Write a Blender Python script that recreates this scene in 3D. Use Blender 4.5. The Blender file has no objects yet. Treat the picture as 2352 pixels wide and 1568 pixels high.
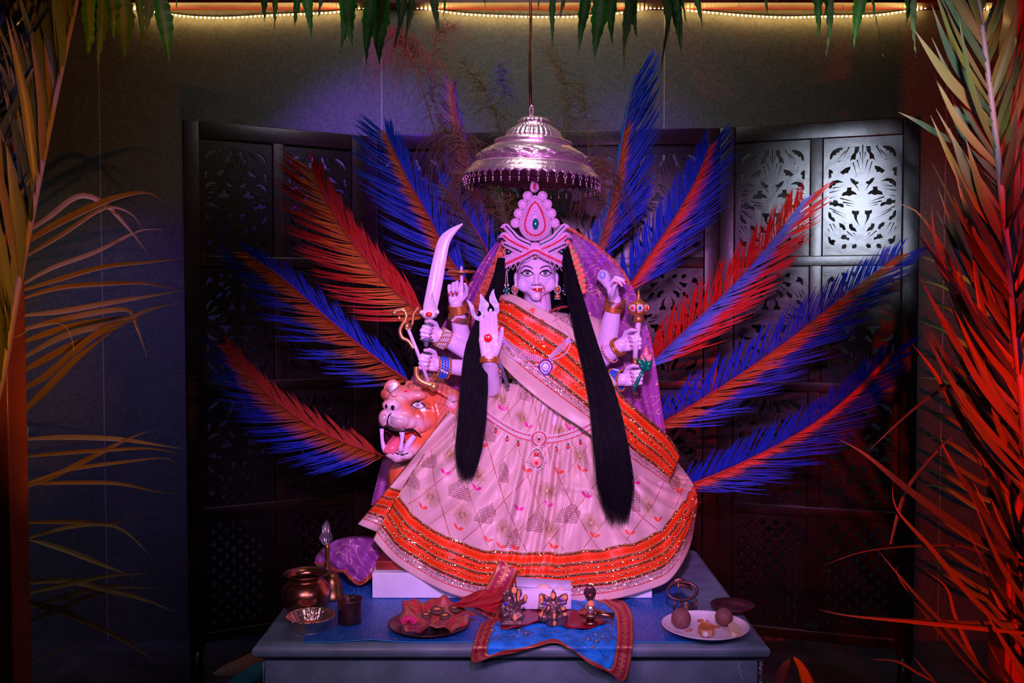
import bpy, bmesh, math, random
import numpy as np
from mathutils import Vector, Matrix
from mathutils.bvhtree import BVHTree
from mathutils.geometry import tessellate_polygon
C = bpy.context
S = C.scene
COL = S.collection
PI = math.pi
rnd = random.Random(11)
V = Vector

# ------------------------------------------------------------------ camera
F = 2160.0
CXP, CYP = 1176.0, 784.0
EYE = V((0, 0, 1.45))
PITCH = math.atan(79.0 / F)
cam_d = bpy.data.cameras.new('camera')
cam_d.sensor_width = 36
cam_d.lens = F / 2352 * 36
cam_d.clip_start = 0.05
cam = bpy.data.objects.new('camera', cam_d)
COL.objects.link(cam)
cam.location = EYE
cam.rotation_euler = (PI / 2 - PITCH, 0, 0)
S.camera = cam

# ------------------------------------------------------------------ exposure, world
S.view_settings.view_transform = 'Standard'
S.view_settings.look = 'None'
S.view_settings.gamma = 1
S.view_settings.use_curve_mapping = False
S.view_settings.exposure = 0.0
W = bpy.data.worlds.new('world')
S.world = W
W.use_nodes = True
W.node_tree.nodes['Background'].inputs[0].default_value = (0.35, 0.3, 0.55, 1)
W.node_tree.nodes['Background'].inputs[1].default_value = 0.010

# ------------------------------------------------------------------ lamps of the stage, and added fill lamps
def spot(name, loc, target, color, power, angle=60, blend=0.5, radius=0.05):
    d = bpy.data.lights.new(name, 'SPOT')
    d.energy = power; d.color = color; d.spot_size = math.radians(angle)
    d.spot_blend = blend; d.shadow_soft_size = radius
    o = bpy.data.objects.new(name, d); COL.objects.link(o)
    o.location = loc
    o.rotation_euler = (V(target) - V(loc)).to_track_quat('-Z', 'Y').to_euler()
    return o
VIO = (0.84, 0.31, 1.0)
spot('stage_or_fill_spot', (0.10, 0.35, 1.98), (0.12, 2.85, 1.22), VIO, 320, 43, 0.75, 0.07)
spot('stage_or_fill_spot', (-0.75, 0.5, 1.75), (-0.05, 2.7, 0.85), (0.80, 0.42, 1.0), 38, 48, 0.8, 0.12)
spot('stage_or_fill_spot', (0.95, 0.5, 1.75), (0.2, 2.7, 0.85), (0.80, 0.42, 1.0), 26, 46, 0.8, 0.12)
spot('stage_or_fill_spot', (0.28, -0.05, 2.20), (1.27, 3.5, 1.82), (0.70, 0.78, 1.0), 1150, 10.2, 1.0, 0.18)
for x_ in (-0.62, 0.05, 0.72): spot('top_fill_spot', (x_, 1.55, 1.45), (x_, 2.43, 2.32), (0.60, 0.62, 0.80), 13, 38, 0.7, 0.05)  # added fill lamps that brighten the hanging mango leaves
spot('warm_fill_spot', (-0.35, 0.3, 1.9), (0.0, 2.6, 0.80), (1.0, 0.62, 0.22), 26, 42, 0.9, 0.03)  # added warm lamp, put in to give the gold yellow glints
spot('warm_fill_spot', (-0.2, 1.0, 1.85), (-0.55, 2.55, 0.62), (1.0, 0.60, 0.30), 3.5, 26, 0.9, 0.03)  # second added warm lamp, lifts the metal vessels at the left
spot('wall_wash', (1.75, 3.1, 2.62), (1.82, 4.04, 0.9), (0.75, 0.85, 1.0), 16, 66, 1.0, 0.1)  # added neutral lamp, brightens the wall at the right
spot('wall_wash', (-2.0, 3.1, 2.62), (-2.0, 4.04, 0.9), (0.80, 0.85, 0.90), 12, 60, 1.0, 0.1)  # added neutral lamp, same for the wall at the left
spot('stage_or_fill_spot', (0.1, 0.9, 1.35), (0.0, 2.42, 0.50), (0.42, 0.42, 1.0), 9, 70, 0.8, 0.2)  # added bluish fill for the altar front, not a stage lamp
spot('wall_wash', (-0.75, 3.0, 2.72), (-0.55, 4.04, 1.85), (0.24, 0.07, 1.0), 120, 58, 0.9, 0.05)
spot('wall_wash', (0.45, 3.0, 2.72), (0.50, 4.04, 1.85), (0.24, 0.07, 1.0), 45, 50, 0.9, 0.05)
spot('wall_wash', (-1.38, 3.0, 2.62), (-1.62, 4.04, 1.05), (0.30, 0.17, 1.0), 44, 46, 0.9, 0.05)
spot('wall_wash', (0.0, 2.7, 2.85), (0.0, 4.04, 1.7), (0.85, 0.82, 0.80), 50, 130, 1.0, 0.25)  # added pale lamp, lifts the grey wall behind the screen
spot('red_spot', (1.25, 0.8, 0.85), (1.40, 2.35, 1.70), (1.0, 0.008, 0.002), 120, 36, 0.8, 0.03)
spot('red_spot', (1.15, 0.9, 1.0), (1.28, 2.35, 0.95), (1.0, 0.02, 0.002), 120, 54, 0.8, 0.03)
spot('blue_spot', (1.5, 0.6, 2.5), (1.25, 2.4, 1.6), (0.22, 0.20, 1.0), 16, 36, 0.8, 0.03)
spot('amber_spot', (0.55, 1.35, 1.05), (-1.80, 3.4, 1.12), (1.0, 0.32, 0.0), 70, 21, 0.75, 0.03)
spot('amber_spot', (-0.35, 1.1, 1.0), (-1.32, 2.35, 1.75), (1.0, 0.30, 0.01), 50, 50, 0.8, 0.03)
spot('blue_spot', (-0.7, 0.7, 2.4), (-1.42, 2.3, 1.75), (0.20, 0.20, 1.0), 22, 30, 0.8, 0.03)

# ------------------------------------------------------------------ helpers
def PX(px, py, Y):
    """point seen at this picture position when it stands Y metres away"""
    f = V((0, math.cos(PITCH), -math.sin(PITCH)))
    u = V((0, math.sin(PITCH), math.cos(PITCH)))
    d = f + V((1, 0, 0)) * ((px - CXP) / F) + u * ((CYP - py) / F)
    return EYE + d * (Y / d.y)

def wloc(o):
    p = V((0, 0, 0))
    while o is not None:
        p = p + V(o.location); o = o.parent
    return p

class MB:
    def __init__(self):
        self.v = []; self.f = []; self.mi = []; self.c = []; self.uv = {}
    def add(self, verts, faces, mi=0, col=None, uvs=None):
        b = len(self.v)
        self.v.extend([tuple(p) for p in verts])
        if uvs is not None:
            for i, w in enumerate(uvs): self.uv[b + i] = w
        for f in faces:
            self.f.append([b + i for i in f]); self.mi.append(mi)
        if col is None: self.c.extend([(1, 1, 1, 1)] * len(verts))
        elif isinstance(col, list): self.c.extend([(c[0], c[1], c[2], 1) for c in col])
        else: self.c.extend([(col[0], col[1], col[2], 1)] * len(verts))
        return b
    def build(self, name, mats, parent=None, smooth=True, sharp=None):
        me = bpy.data.meshes.new(name)
        off = wloc(parent) if parent is not None else V((0, 0, 0))
        origin = V((0, 0, 0))
        if parent is None and self.v:
            a = np.array(self.v); origin = V((float(a[:, 0].mean()), float(a[:, 1].mean()), float(a[:, 2].min())))
            off = origin
        me.from_pydata([(x - off.x, y - off.y, z - off.z) for x, y, z in self.v], [], self.f)
        if not isinstance(mats, (list, tuple)): mats = [mats]
        for m in mats: me.materials.append(m)
        me.polygons.foreach_set('material_index', self.mi)
        me.polygons.foreach_set('use_smooth', [smooth] * len(self.f))
        ca = me.color_attributes.new('Col', 'FLOAT_COLOR', 'POINT')
        ca.data.foreach_set('color', np.array(self.c, dtype=np.float32).ravel())
        if self.uv:
            ul = me.uv_layers.new(name='UVMap')
            li = np.zeros(len(me.loops), dtype=np.int32); me.loops.foreach_get('vertex_index', li)
            arr = np.zeros((len(self.v), 2), dtype=np.float32)
            for k, w in self.uv.items(): arr[k] = w
            ul.data.foreach_set('uv', arr[li].ravel())
        me.update()
        if sharp and smooth:
            try: me.set_sharp_from_angle(angle=math.radians(sharp))
            except Exception: pass
        o = bpy.data.objects.new(name, me); COL.objects.link(o)
        if parent is not None: o.parent = parent
        else: o.location = origin
        return o
    def bvh(self):
        return BVHTree.FromPolygons([V(p) for p in self.v], self.f)

def thing(name, label, cat, loc, group=None):
    o = bpy.data.objects.new(name, None); COL.objects.link(o)
    o.empty_display_size = 0.05
    o.location = loc; o['label'] = label; o['category'] = cat
    if group: o['group'] = group
    return o
def tag(o, label, cat, group=None):
    o['label'] = label; o['category'] = cat
    if group: o['group'] = group
    return o
def struct(o):
    o['kind'] = 'structure'; return o

def frame_of(d):
    d = V(d).normalized()
    a = V((0, 0, 1)) if abs(d.z) < 0.9 else V((1, 0, 0))
    x = d.cross(a).normalized(); y = d.cross(x).normalized()
    return x, y
def tube(mb, pts, rad, n=8, mi=0, col=None, flat=None, cap=True, closed=False):
    pts = [V(p) for p in pts]; m = len(pts)
    if not isinstance(rad, (list, tuple)): rad = [rad] * m
    verts = []; px = None
    for i, p in enumerate(pts):
        if closed: d = pts[(i + 1) % m] - pts[i - 1]
        else: d = pts[min(i + 1, m - 1)] - pts[max(i - 1, 0)]
        if d.length < 1e-9: d = V((0, 0, 1))
        d.normalize()
        if px is None: x, y = frame_of(d)
        else:
            x = px - d * px.dot(d)
            if x.length < 1e-6: x, _ = frame_of(d)
            x.normalize(); y = d.cross(x)
        px = x
        for k in range(n):
            a = 2 * PI * k / n
            verts.append(p + x * math.cos(a) * rad[i] + y * math.sin(a) * rad[i])
    faces = []
    seg = m if closed else m - 1
    for i in range(seg):
        j = (i + 1) % m
        for k in range(n):
            k2 = (k + 1) % n
            faces.append((i * n + k, i * n + k2, j * n + k2, j * n + k))
    if cap and not closed:
        faces.append(tuple(range(n))[::-1]); faces.append(tuple((m - 1) * n + k for k in range(n)))
    if callable(col):
        cl = []
        for i in range(m):
            cl += [col(i / (m - 1))] * n
        col = cl
    mb.add(verts, faces, mi, col)
def sphere(mb, c, r, nu=12, nv=8, mi=0, col=None, axes=None):
    c = V(c)
    if not isinstance(r, (list, tuple)): r = (r, r, r)
    if axes is None: axes = (V((1, 0, 0)), V((0, 1, 0)), V((0, 0, 1)))
    verts = []
    def at(a, b): return c + axes[0] * (r[0] * math.cos(a) * math.sin(b)) + axes[1] * (r[1] * math.sin(a) * math.sin(b)) + axes[2] * (r[2] * math.cos(b))
    verts.append(at(0, 0))
    for j in range(1, nv):
        for i in range(nu): verts.append(at(2 * PI * i / nu, PI * j / nv))
    verts.append(at(0, PI))
    faces = []
    for i in range(nu):
        faces.append((0, 1 + i, 1 + (i + 1) % nu))
    for j in range(nv - 2):
        for i in range(nu):
            a = 1 + j * nu
            faces.append((a + i, a + nu + i, a + nu + (i + 1) % nu, a + (i + 1) % nu))
    a = 1 + (nv - 2) * nu; last = len(verts) - 1
    for i in range(nu): faces.append((a + i, last, a + (i + 1) % nu))
    mb.add(verts, faces, mi, col)
def bead(mb, c, r, mi=0, col=None): sphere(mb, c, r, 6, 4, mi, col)
def lathe(mb, prof, c, n=32, mi=0, col=None, ax=(0, 0, 1), mod=None, start=0, cap=True):
    c = V(c); ax = V(ax).normalized(); x, y = frame_of(ax)
    verts = []
    m = len(prof)
    for (r, z) in prof:
        for k in range(n):
            a = 2 * PI * k / n + start
            rr = r * (mod(a, r, z) if mod else 1)
            verts.append(c + ax * z + x * rr * math.cos(a) + y * rr * math.sin(a))
    faces = []
    for i in range(m - 1):
        for k in range(n):
            k2 = (k + 1) % n
            faces.append((i * n + k, i * n + k2, (i + 1) * n + k2, (i + 1) * n + k))
    if cap and prof[0][0] > 1e-6: faces.append(tuple(range(n))[::-1])
    if cap and prof[-1][0] > 1e-6: faces.append(tuple((m - 1) * n + k for k in range(n)))
    mb.add(verts, faces, mi, col)
def box(mb, lo, hi, mi=0, col=None, bev=0.0, M=None):
    bm = bmesh.new()
    bmesh.ops.create_cube(bm, size=1)
    for v in bm.verts:
        v.co = V([(lo[i] + hi[i]) / 2 + v.co[i] * (hi[i] - lo[i]) for i in range(3)])
    if bev > 0: bmesh.ops.bevel(bm, geom=bm.edges[:], offset=bev, segments=3, affect='EDGES', profile=0.6)
    bm.verts.index_update()
    vs = [v.co.copy() for v in bm.verts]
    if M is not None: vs = [M @ v for v in vs]
    fs = [[v.index for v in f.verts] for f in bm.faces]
    bm.free(); mb.add(vs, fs, mi, col)
def grid(mb, fn, nu, nv, mi=0, col=None, uvf=None, wrap=False):
    verts = []; uvs = []; cols = []
    for j in range(nv + 1):
        for i in range(nu + (0 if wrap else 1)):
            u, v = i / nu, j / nv
            verts.append(fn(u, v)); 
            if uvf: uvs.append(uvf(u, v))
            if callable(col): cols.append(col(u, v))
    w = nu if wrap else nu + 1
    faces = []
    for j in range(nv):
        for i in range(nu):
            i2 = (i + 1) % w
            faces.append((j * w + i, j * w + i2, (j + 1) * w + i2, (j + 1) * w + i))
    mb.add(verts, faces, mi, cols if callable(col) else col, uvs if uvf else None)
def poly(mb, P, n=None, th=0.0, mi=0, col=None):
    """filled polygon from 3D points (thickness th pushed away along n)"""
    P = [V(p) for p in P]
    tris = tessellate_polygon([P])
    if th <= 0:
        mb.add(P, [t for t in tris], mi, col); return
    m = len(P); n = V(n).normalized()
    vs = P + [p + n * th for p in P]
    fs = [tuple(t) for t in tris] + [tuple(m + k for k in t)[::-1] for t in tris]
    for i in range(m):
        j = (i + 1) % m
        fs.append((i, j, m + j, m + i))
    mb.add(vs, fs, mi, col)
def crv(pts, n=8, closed=False):
    """Catmull-Rom through points of any dimension, n steps per span"""
    pts = [np.array(p, dtype=float) for p in pts]
    m = len(pts); out = []
    rng = range(m) if closed else range(m - 1)
    for i in rng:
        if closed: a, b, c, d = pts[i - 1], pts[i], pts[(i + 1) % m], pts[(i + 2) % m]
        else: a, b, c, d = pts[max(i - 1, 0)], pts[i], pts[i + 1], pts[min(i + 2, m - 1)]
        for k in range(n):
            t = k / n
            out.append(0.5 * ((2 * b) + (-a + c) * t + (2 * a - 5 * b + 4 * c - d) * t * t + (-a + 3 * b - 3 * c + d) * t ** 3))
    if not closed: out.append(pts[-1])
    return [tuple(float(x) for x in p) for p in out]
def along(pts, t):
    """point at fraction t of the length of a polyline (tuples)"""
    a = np.array(pts, dtype=float)
    seg = np.linalg.norm(a[1:] - a[:-1], axis=1); L = np.concatenate([[0], np.cumsum(seg)])
    s = max(0, min(1, t)) * L[-1]
    return tuple(float(np.interp(s, L, a[:, k])) for k in range(a.shape[1]))
def length(pts):
    a = np.array(pts, dtype=float); return float(np.linalg.norm(a[1:] - a[:-1], axis=1).sum())

# ------------------------------------------------------------------ materials
def mat(name, col=(0.5, 0.5, 0.5), rough=0.5, metal=0.0, emit=0.0, coat=0.0, vcol=False, bump=0.0, bscale=60, var=0.0, vscale=12,
        sheen=0.0, alpha=1.0, trans=0.0, spec=0.5, transl=0.0):
    m = bpy.data.materials.new(name); m.use_nodes = True
    nt = m.node_tree; N = nt.nodes; L = nt.links
    b = N['Principled BSDF']
    b.inputs['Roughness'].default_value = rough
    b.inputs['Metallic'].default_value = metal
    b.inputs['Specular IOR Level'].default_value = spec
    b.inputs['Coat Weight'].default_value = coat
    b.inputs['Coat Roughness'].default_value = 0.12
    b.inputs['Sheen Weight'].default_value = sheen
    b.inputs['Transmission Weight'].default_value = trans
    b.inputs['Alpha'].default_value = alpha
    tc = N.new('ShaderNodeTexCoord')
    rgb = N.new('ShaderNodeRGB'); rgb.outputs[0].default_value = (*col, 1)
    src = rgb.outputs[0]
    if vcol:
        at = N.new('ShaderNodeAttribute'); at.attribute_name = 'Col'
        mx = N.new('ShaderNodeMix'); mx.data_type = 'RGBA'; mx.blend_type = 'MULTIPLY'; mx.inputs[0].default_value = 1
        L.new(rgb.outputs[0], mx.inputs[6]); L.new(at.outputs['Color'], mx.inputs[7]); src = mx.outputs[2]
    if var > 0:
        nz = N.new('ShaderNodeTexNoise'); nz.inputs['Scale'].default_value = vscale; nz.inputs['Detail'].default_value = 5
        L.new(tc.outputs['Object'], nz.inputs['Vector'])
        mr = N.new('ShaderNodeMapRange'); mr.inputs[1].default_value = 0.3; mr.inputs[2].default_value = 0.7
        mr.inputs[3].default_value = 1 - var; mr.inputs[4].default_value = 1 + var
        L.new(nz.outputs[0], mr.inputs[0])
        mx = N.new('ShaderNodeMix'); mx.data_type = 'RGBA'; mx.blend_type = 'MULTIPLY'; mx.inputs[0].default_value = 1
        L.new(src, mx.inputs[6]); L.new(mr.outputs[0], mx.inputs[7]); src = mx.outputs[2]
    L.new(src, b.inputs['Base Color'])
    if emit > 0:
        b.inputs['Emission Strength'].default_value = emit
        L.new(src, b.inputs['Emission Color'])
    if bump > 0:
        nz = N.new('ShaderNodeTexNoise'); nz.inputs['Scale'].default_value = bscale; nz.inputs['Detail'].default_value = 4
        L.new(tc.outputs['Object'], nz.inputs['Vector'])
        bp = N.new('ShaderNodeBump'); bp.inputs['Strength'].default_value = bump; bp.inputs['Distance'].default_value = 0.004
        L.new(nz.outputs[0], bp.inputs['Height']); L.new(bp.outputs[0], b.inputs['Normal'])
    if transl > 0:
        tl = N.new('ShaderNodeBsdfTranslucent'); L.new(src, tl.inputs[0])
        ms = N.new('ShaderNodeMixShader'); ms.inputs[0].default_value = transl
        L.new(b.outputs[0], ms.inputs[1]); L.new(tl.outputs[0], ms.inputs[2])
        L.new(ms.outputs[0], N['Material Output'].inputs[0])
    return m
def nd(m, t, **kw):
    n = m.node_tree.nodes.new(t)
    for k, v in kw.items(): setattr(n, k, v)
    return n
def mth(m, op, a, b=None, c=None):
    n = nd(m, 'ShaderNodeMath', operation=op)
    for i, x in enumerate((a, b, c)):
        if x is None: continue
        if isinstance(x, (int, float)): n.inputs[i].default_value = x
        else: m.node_tree.links.new(x, n.inputs[i])
    return n.outputs[0]

M = {}
M['marble'] = mat('marble_paint', (0.80, 0.62, 0.92), 0.18, coat=0.6)
M['red_paint'] = mat('red_paint', (0.75, 0.02, 0.02), 0.25, coat=0.5)
M['black_paint'] = mat('black_paint', (0.01, 0.008, 0.012), 0.3)
M['white_paint'] = mat('white_paint', (0.9, 0.85, 0.9), 0.25)
M['iris'] = mat('iris_paint', (0.10, 0.12, 0.16), 0.2, coat=1)
M['gold'] = mat('gold_metal', (0.85, 0.42, 0.14), 0.33, 0.75)
M['goldpaint'] = mat('gold_paint', (0.62, 0.22, 0.05), 0.3, 0.55, coat=0.4)
M['silver'] = mat('silver_metal', (0.75, 0.7, 0.75), 0.25, 0.9)
M['steel'] = mat('steel_metal', (0.22, 0.22, 0.30), 0.42, 0.5, var=0.35, vscale=60)
M['pearl'] = mat('pearl_bead', (0.85, 0.62, 0.80), 0.2, coat=0.7)
M['redgem'] = mat('red_gem', (0.8, 0.01, 0.02), 0.08, coat=1, spec=0.8)
M['greengem'] = mat('green_gem', (0.0, 0.20, 0.12), 0.08, coat=1, spec=0.8)
M['darkgem'] = mat('dark_green_gem', (0.005, 0.03, 0.03), 0.08, coat=1)
M['bluegem'] = mat('blue_gem', (0.01, 0.12, 0.75), 0.1, coat=1)
M['violetgem'] = mat('violet_gem', (0.10, 0.04, 0.75), 0.1, coat=1)
M['clear'] = mat('clear_stone', (0.95, 0.9, 0.95), 0.08, 0.15, coat=1)
M['hair'] = mat('black_hair', (0.0025, 0.002, 0.005), 0.55, spec=0.12)
M['canopy'] = mat('canopy_silver', (0.90, 0.62, 0.72), 0.30, 0.85, bump=0.55, bscale=55)
M['copper'] = mat('copper_metal', (0.42, 0.16, 0.09), 0.25, 0.95, var=0.35, vscale=25)
M['darkcopper'] = mat('tarnished_copper', (0.13, 0.05, 0.05), 0.42, 0.8, var=0.4, vscale=30)
M['brass'] = mat('brass_metal', (0.40, 0.20, 0.07), 0.3, 0.9, var=0.3, vscale=20)
M['leafpaint'] = mat('frond_leaf', (1, 1, 1), 0.40, vcol=True, spec=0.14)
M['palm'] = mat('palm_leaflet', (1, 1, 1), 0.38, vcol=True, spec=0.3, transl=0.08)
M['mango'] = mat('mango_leaf_green', (1, 1, 1), 0.40, vcol=True, transl=0.08, var=0.3, vscale=18, spec=0.3)
M['plume'] = mat('plume_fibre', (1, 1, 1), 0.6, vcol=True)
# ================================================================== the setting
TZ = 0.58            # altar top
wm = mat('wall_cloth', (0.085, 0.085, 0.085), 0.75, bump=0.25, bscale=400, var=0.22, vscale=90, spec=0.25)
def wall_lines(m):
    # thin pale joints between the 1.2 m wall sheets, from object position
    nt = m.node_tree; L = nt.links; b = nt.nodes['Principled BSDF']
    src = b.inputs['Base Color'].links[0].from_socket
    geo = nd(m, 'ShaderNodeNewGeometry'); sp = nd(m, 'ShaderNodeSeparateXYZ'); L.new(geo.outputs['Position'], sp.inputs[0])
    def line(sock, off, step, w):
        d = mth(m, 'PINGPONG', mth(m, 'ADD', sock, off), step / 2)
        return mth(m, 'LESS_THAN', d, w)
    k = mth(m, 'ADD', line(sp.outputs[0], 0.585 + 12, 1.203, 0.0022), mth(m, 'MULTIPLY', line(sp.outputs[2], -0.36 + 12, 1.2, 0.0012), 0.35))
    mx = nd(m, 'ShaderNodeMix', data_type='RGBA'); L.new(mth(m, 'MULTIPLY', k, 0.55), mx.inputs[0]); L.new(src, mx.inputs[6])
    mx.inputs[7].default_value = (0.42, 0.36, 0.36, 1); L.new(mx.outputs[2], b.inputs['Base Color'])
wall_lines(wm)
WY = 4.04
mb = MB(); box(mb, (-3.2, WY, 0), (3.2, WY + 0.08, 3.1)); struct(mb.build('wall_back', wm, smooth=False))
mb = MB(); box(mb, (-3.2, -0.8, -0.06), (3.2, WY, 0)); struct(mb.build('floor', mat('floor_stone', (0.04, 0.035, 0.05), 0.5, var=0.3), smooth=False))
mb = MB(); box(mb, (-3.2, WY - 0.10, PX(1176, 6, WY - 0.1).z), (3.2, WY, 3.1))
struct(mb.build('trim_1', mat('dark_red_board', (0.11, 0.012, 0.01), 0.5, var=0.3), smooth=False))
pm = mat('varnished_post', (0.42, 0.09, 0.025), 0.4, coat=0.3, var=0.25, vscale=6)
# posts of the pavilion (structure)
def post(x0, x1, y, name):
    mb = MB(); box(mb, (x0, y, 0), (x1, y + 0.10, 2.9), bev=0.006)
    box(mb, (x0 + 0.012, y - 0.012, 0), (x1 - 0.035, y + 0.002, 2.9), bev=0.004)
    struct(mb.build(name, pm, sharp=40))
post(PX(-60, 900, 2.55).x, PX(62, 900, 2.65).x, 2.55, 'trim_2')
post(PX(2278, 900, 2.65).x, PX(2420, 900, 2.55).x, 2.55, 'trim_3')

mb = MB(); bz_ = PX(1176, -175, 2.42).z; box(mb, (-3.0, 2.34, bz_), (3.0, 2.46, bz_ + 0.10), bev=0.006); struct(mb.build('trim_4', pm, sharp=40))
# ================================================================== carved folding screen
wood = mat('dark_mahogany', (0.010, 0.003, 0.002), 0.30, spec=0.3, var=0.5, vscale=7, bump=0.12, bscale=35)
woodin = mat('dark_mahogany_carved', (0.006, 0.002, 0.002), 0.31, spec=0.32, bump=0.2, bscale=30)
# holes of the carved sheet: half of a mirrored design, in units of a 480 x 735 field
blobs = [
 [(-232, 298), (-228, 255), (-205, 225), (-170, 208), (-128, 206), (-138, 226), (-152, 226), (-158, 244), (-178, 244), (-184, 262), (-205, 264), (-214, 290)],
 [(-52, 202), (-18, 202), (-24, 240), (-44, 262), (-48, 305), (-70, 300), (-90, 316), (-78, 270), (-58, 248)],
 [(-160, 384), (-118, 350), (-78, 340), (-80, 366), (-92, 372), (-94, 392), (-120, 390), (-134, 404)],
 [(-234, 352), (-208, 362), (-198, 384), (-214, 388), (-212, 418), (-234, 428)],
 [(-92, 420), (-60, 430), (-46, 446), (-20, 452), (-26, 468), (-42, 472), (-10, 530), (-52, 476), (-74, 456)],
 [(-234, 500), (-232, 462), (-205, 436), (-165, 430), (-116, 452), (-150, 452), (-178, 456), (-190, 474), (-208, 474), (-214, 492)],
 [(-148, 552), (-140, 526), (-108, 512), (-104, 484), (-70, 484), (-72, 508), (-44, 522), (-26, 546), (-60, 540), (-84, 552), (-112, 546)],
 [(-232, 610), (-230, 582), (-204, 586), (-196, 568), (-170, 574), (-160, 596), (-128, 600), (-114, 620), (-126, 632), (-160, 616), (-190, 622), (-208, 608)],
 [(-72, 644), (-46, 650), (-16, 648), (-18, 676), (-30, 682), (-32, 716), (-12, 770), (-50, 712), (-58, 678), (-72, 668)],
 [(-234, 648), (-214, 660), (-206, 690), (-186, 700), (-176, 728), (-196, 726), (-222, 706), (-234, 690)],
 [(-160, 730), (-136, 736), (-116, 752), (-104, 782), (-124, 790), (-134, 772), (-152, 764)],
 [(-90, 740), (-66, 738), (-60, 762), (-40, 776), (-28, 804), (-50, 796), (-74, 790), (-90, 766)],
 [(-234, 820), (-216, 832), (-212, 850), (-190, 848), (-172, 862), (-186, 872), (-184, 892), (-206, 890), (-228, 872)],
 [(-150, 840), (-132, 812), (-106, 818), (-100, 836), (-78, 840), (-84, 862), (-108, 850), (-128, 852)],
 [(-140, 916), (-132, 884), (-104, 880), (-98, 898), (-112, 918)],
 [(-68, 912), (-64, 888), (-36, 878), (-28, 900), (-46, 918)],
]
slits = [(0, 198, 0, 412, 6), (-36, 300, -6, 414, 5), (-24, 210, -6, 340, 5), (-66, 310, -30, 440, 5), (-92, 208, -152, 320, 6), (-118, 236, -200, 324, 5), (-150, 300, -228, 340, 4),
         (-230, 492, -120, 480, 5), (-226, 520, -110, 500, 5), (-224, 560, -120, 530, 4), (-150, 562, -20, 600, 6), (-132, 590, -20, 612, 6), (-120, 606, -30, 630, 4),
         (-224, 628, -90, 690, 5), (-200, 650, -80, 720, 5), (-220, 740, -176, 830, 5), (-196, 738, -160, 800, 5), (-232, 770, -196, 860, 4), (-106, 790, -10, 870, 5), (-60, 800, -12, 860, 4)]
def sheet_mesh(name, w, h, holes, th):
    cu = bpy.data.curves.new(name, 'CURVE'); cu.dimensions = '2D'; cu.fill_mode = 'BOTH'; cu.extrude = th / 2
    cu.bevel_depth = 0.0009; cu.bevel_resolution = 0
    def spl(pts):
        s = cu.splines.new('POLY'); s.points.add(len(pts) - 1)
        for p, q in zip(s.points, pts): p.co = (q[0], q[1], 0, 1)
        s.use_cyclic_u = True
    spl([(-w / 2, -h / 2), (w / 2, -h / 2), (w / 2, h / 2), (-w / 2, h / 2)])
    for hpoly in holes: spl(hpoly)
    o = bpy.data.objects.new(name, cu); COL.objects.link(o)
    dg = C.evaluated_depsgraph_get(); me = bpy.data.meshes.new_from_object(o.evaluated_get(dg))
    bpy.data.objects.remove(o); bpy.data.curves.remove(cu)
    me.transform(Matrix.Rotation(PI / 2, 4, 'X'))
    me.name = name; me.materials.clear(); me.materials.append(woodin)
    return me
PW, PHH = 0.705, 1.99      # one leaf of the screen
CW, CH = 0.268, 0.435
def near_blob(x, y, pad=9):
    for b in blobs:
        for sg in (1, -1):
            q = [(sg * a, c) for a, c in b]; ins = False
            for i in range(len(q)):
                (xa, ya), (xb, yb) = q[i - 1], q[i]
                if (ya > y) != (yb > y) and x < (xb - xa) * (y - ya) / (yb - ya) + xa: ins = not ins
                ex, ey = xb - xa, yb - ya; t = max(0, min(1, ((x - xa) * ex + (y - ya) * ey) / (ex * ex + ey * ey + 1e-9)))
                if math.hypot(x - xa - ex * t, y - ya - ey * t) < pad: return True
            if ins: return True
    return False
_sl = []
for (x0, y0, x1, y1, ww) in slits:      # keep every slit clear of the larger openings and of other slits
    ok = []
    for k in range(25):
        t = k / 24; x, y = x0 + (x1 - x0) * t, y0 + (y1 - y0) * t
        clash = near_blob(x, y) or any(math.hypot(x - (a + (c - a) * s / 12), y - (b + (d - b) * s / 12)) < 9 for a, b, c, d, _ in _sl for s in range(13)) or (x0 != 0 and abs(x) < 7)
        ok.append(not clash)
    best = (0, 0); st_k = None
    for k in range(26):
        if k < 25 and ok[k]:
            if st_k is None: st_k = k
        elif st_k is not None:
            if k - st_k > best[1] - best[0]: best = (st_k, k)
            st_k = None
    if best[1] - best[0] >= 6:
        a, b = best[0] / 24, (best[1] - 1) / 24
        _sl.append((x0 + (x1 - x0) * a, y0 + (y1 - y0) * a, x0 + (x1 - x0) * b, y0 + (y1 - y0) * b, ww * 1.3))
slits = _sl
def fan_holes(w, h, flip):
    sx, sy = w * 0.90 / 480, h * 0.90 / 735
    out = []
    for sgn in (-1, 1):
        for b in blobs:
            bx_ = sum(q[0] for q in b) / len(b); by_ = sum(q[1] for q in b) / len(b)
            out.append([(-sgn * (bx_ + (x - bx_) * 0.88) * sx, (552 - by_ - (y - by_) * 0.88) * sy * flip) for x, y in b])
        for (x0, y0, x1, y1, ww) in slits:
            if x0 == 0 and x1 == 0 and sgn > 0: continue
            d = V((x1 - x0, y1 - y0)).normalized(); nx, ny = -d.y * ww * 0.62, d.x * ww * 0.62
            out.append([(-sgn * x * sx, (552 - y) * sy * flip) for x, y in ((x0 - nx, y0 - ny), (x0 + nx, y0 + ny), (x1, y1))])
    return out
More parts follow.
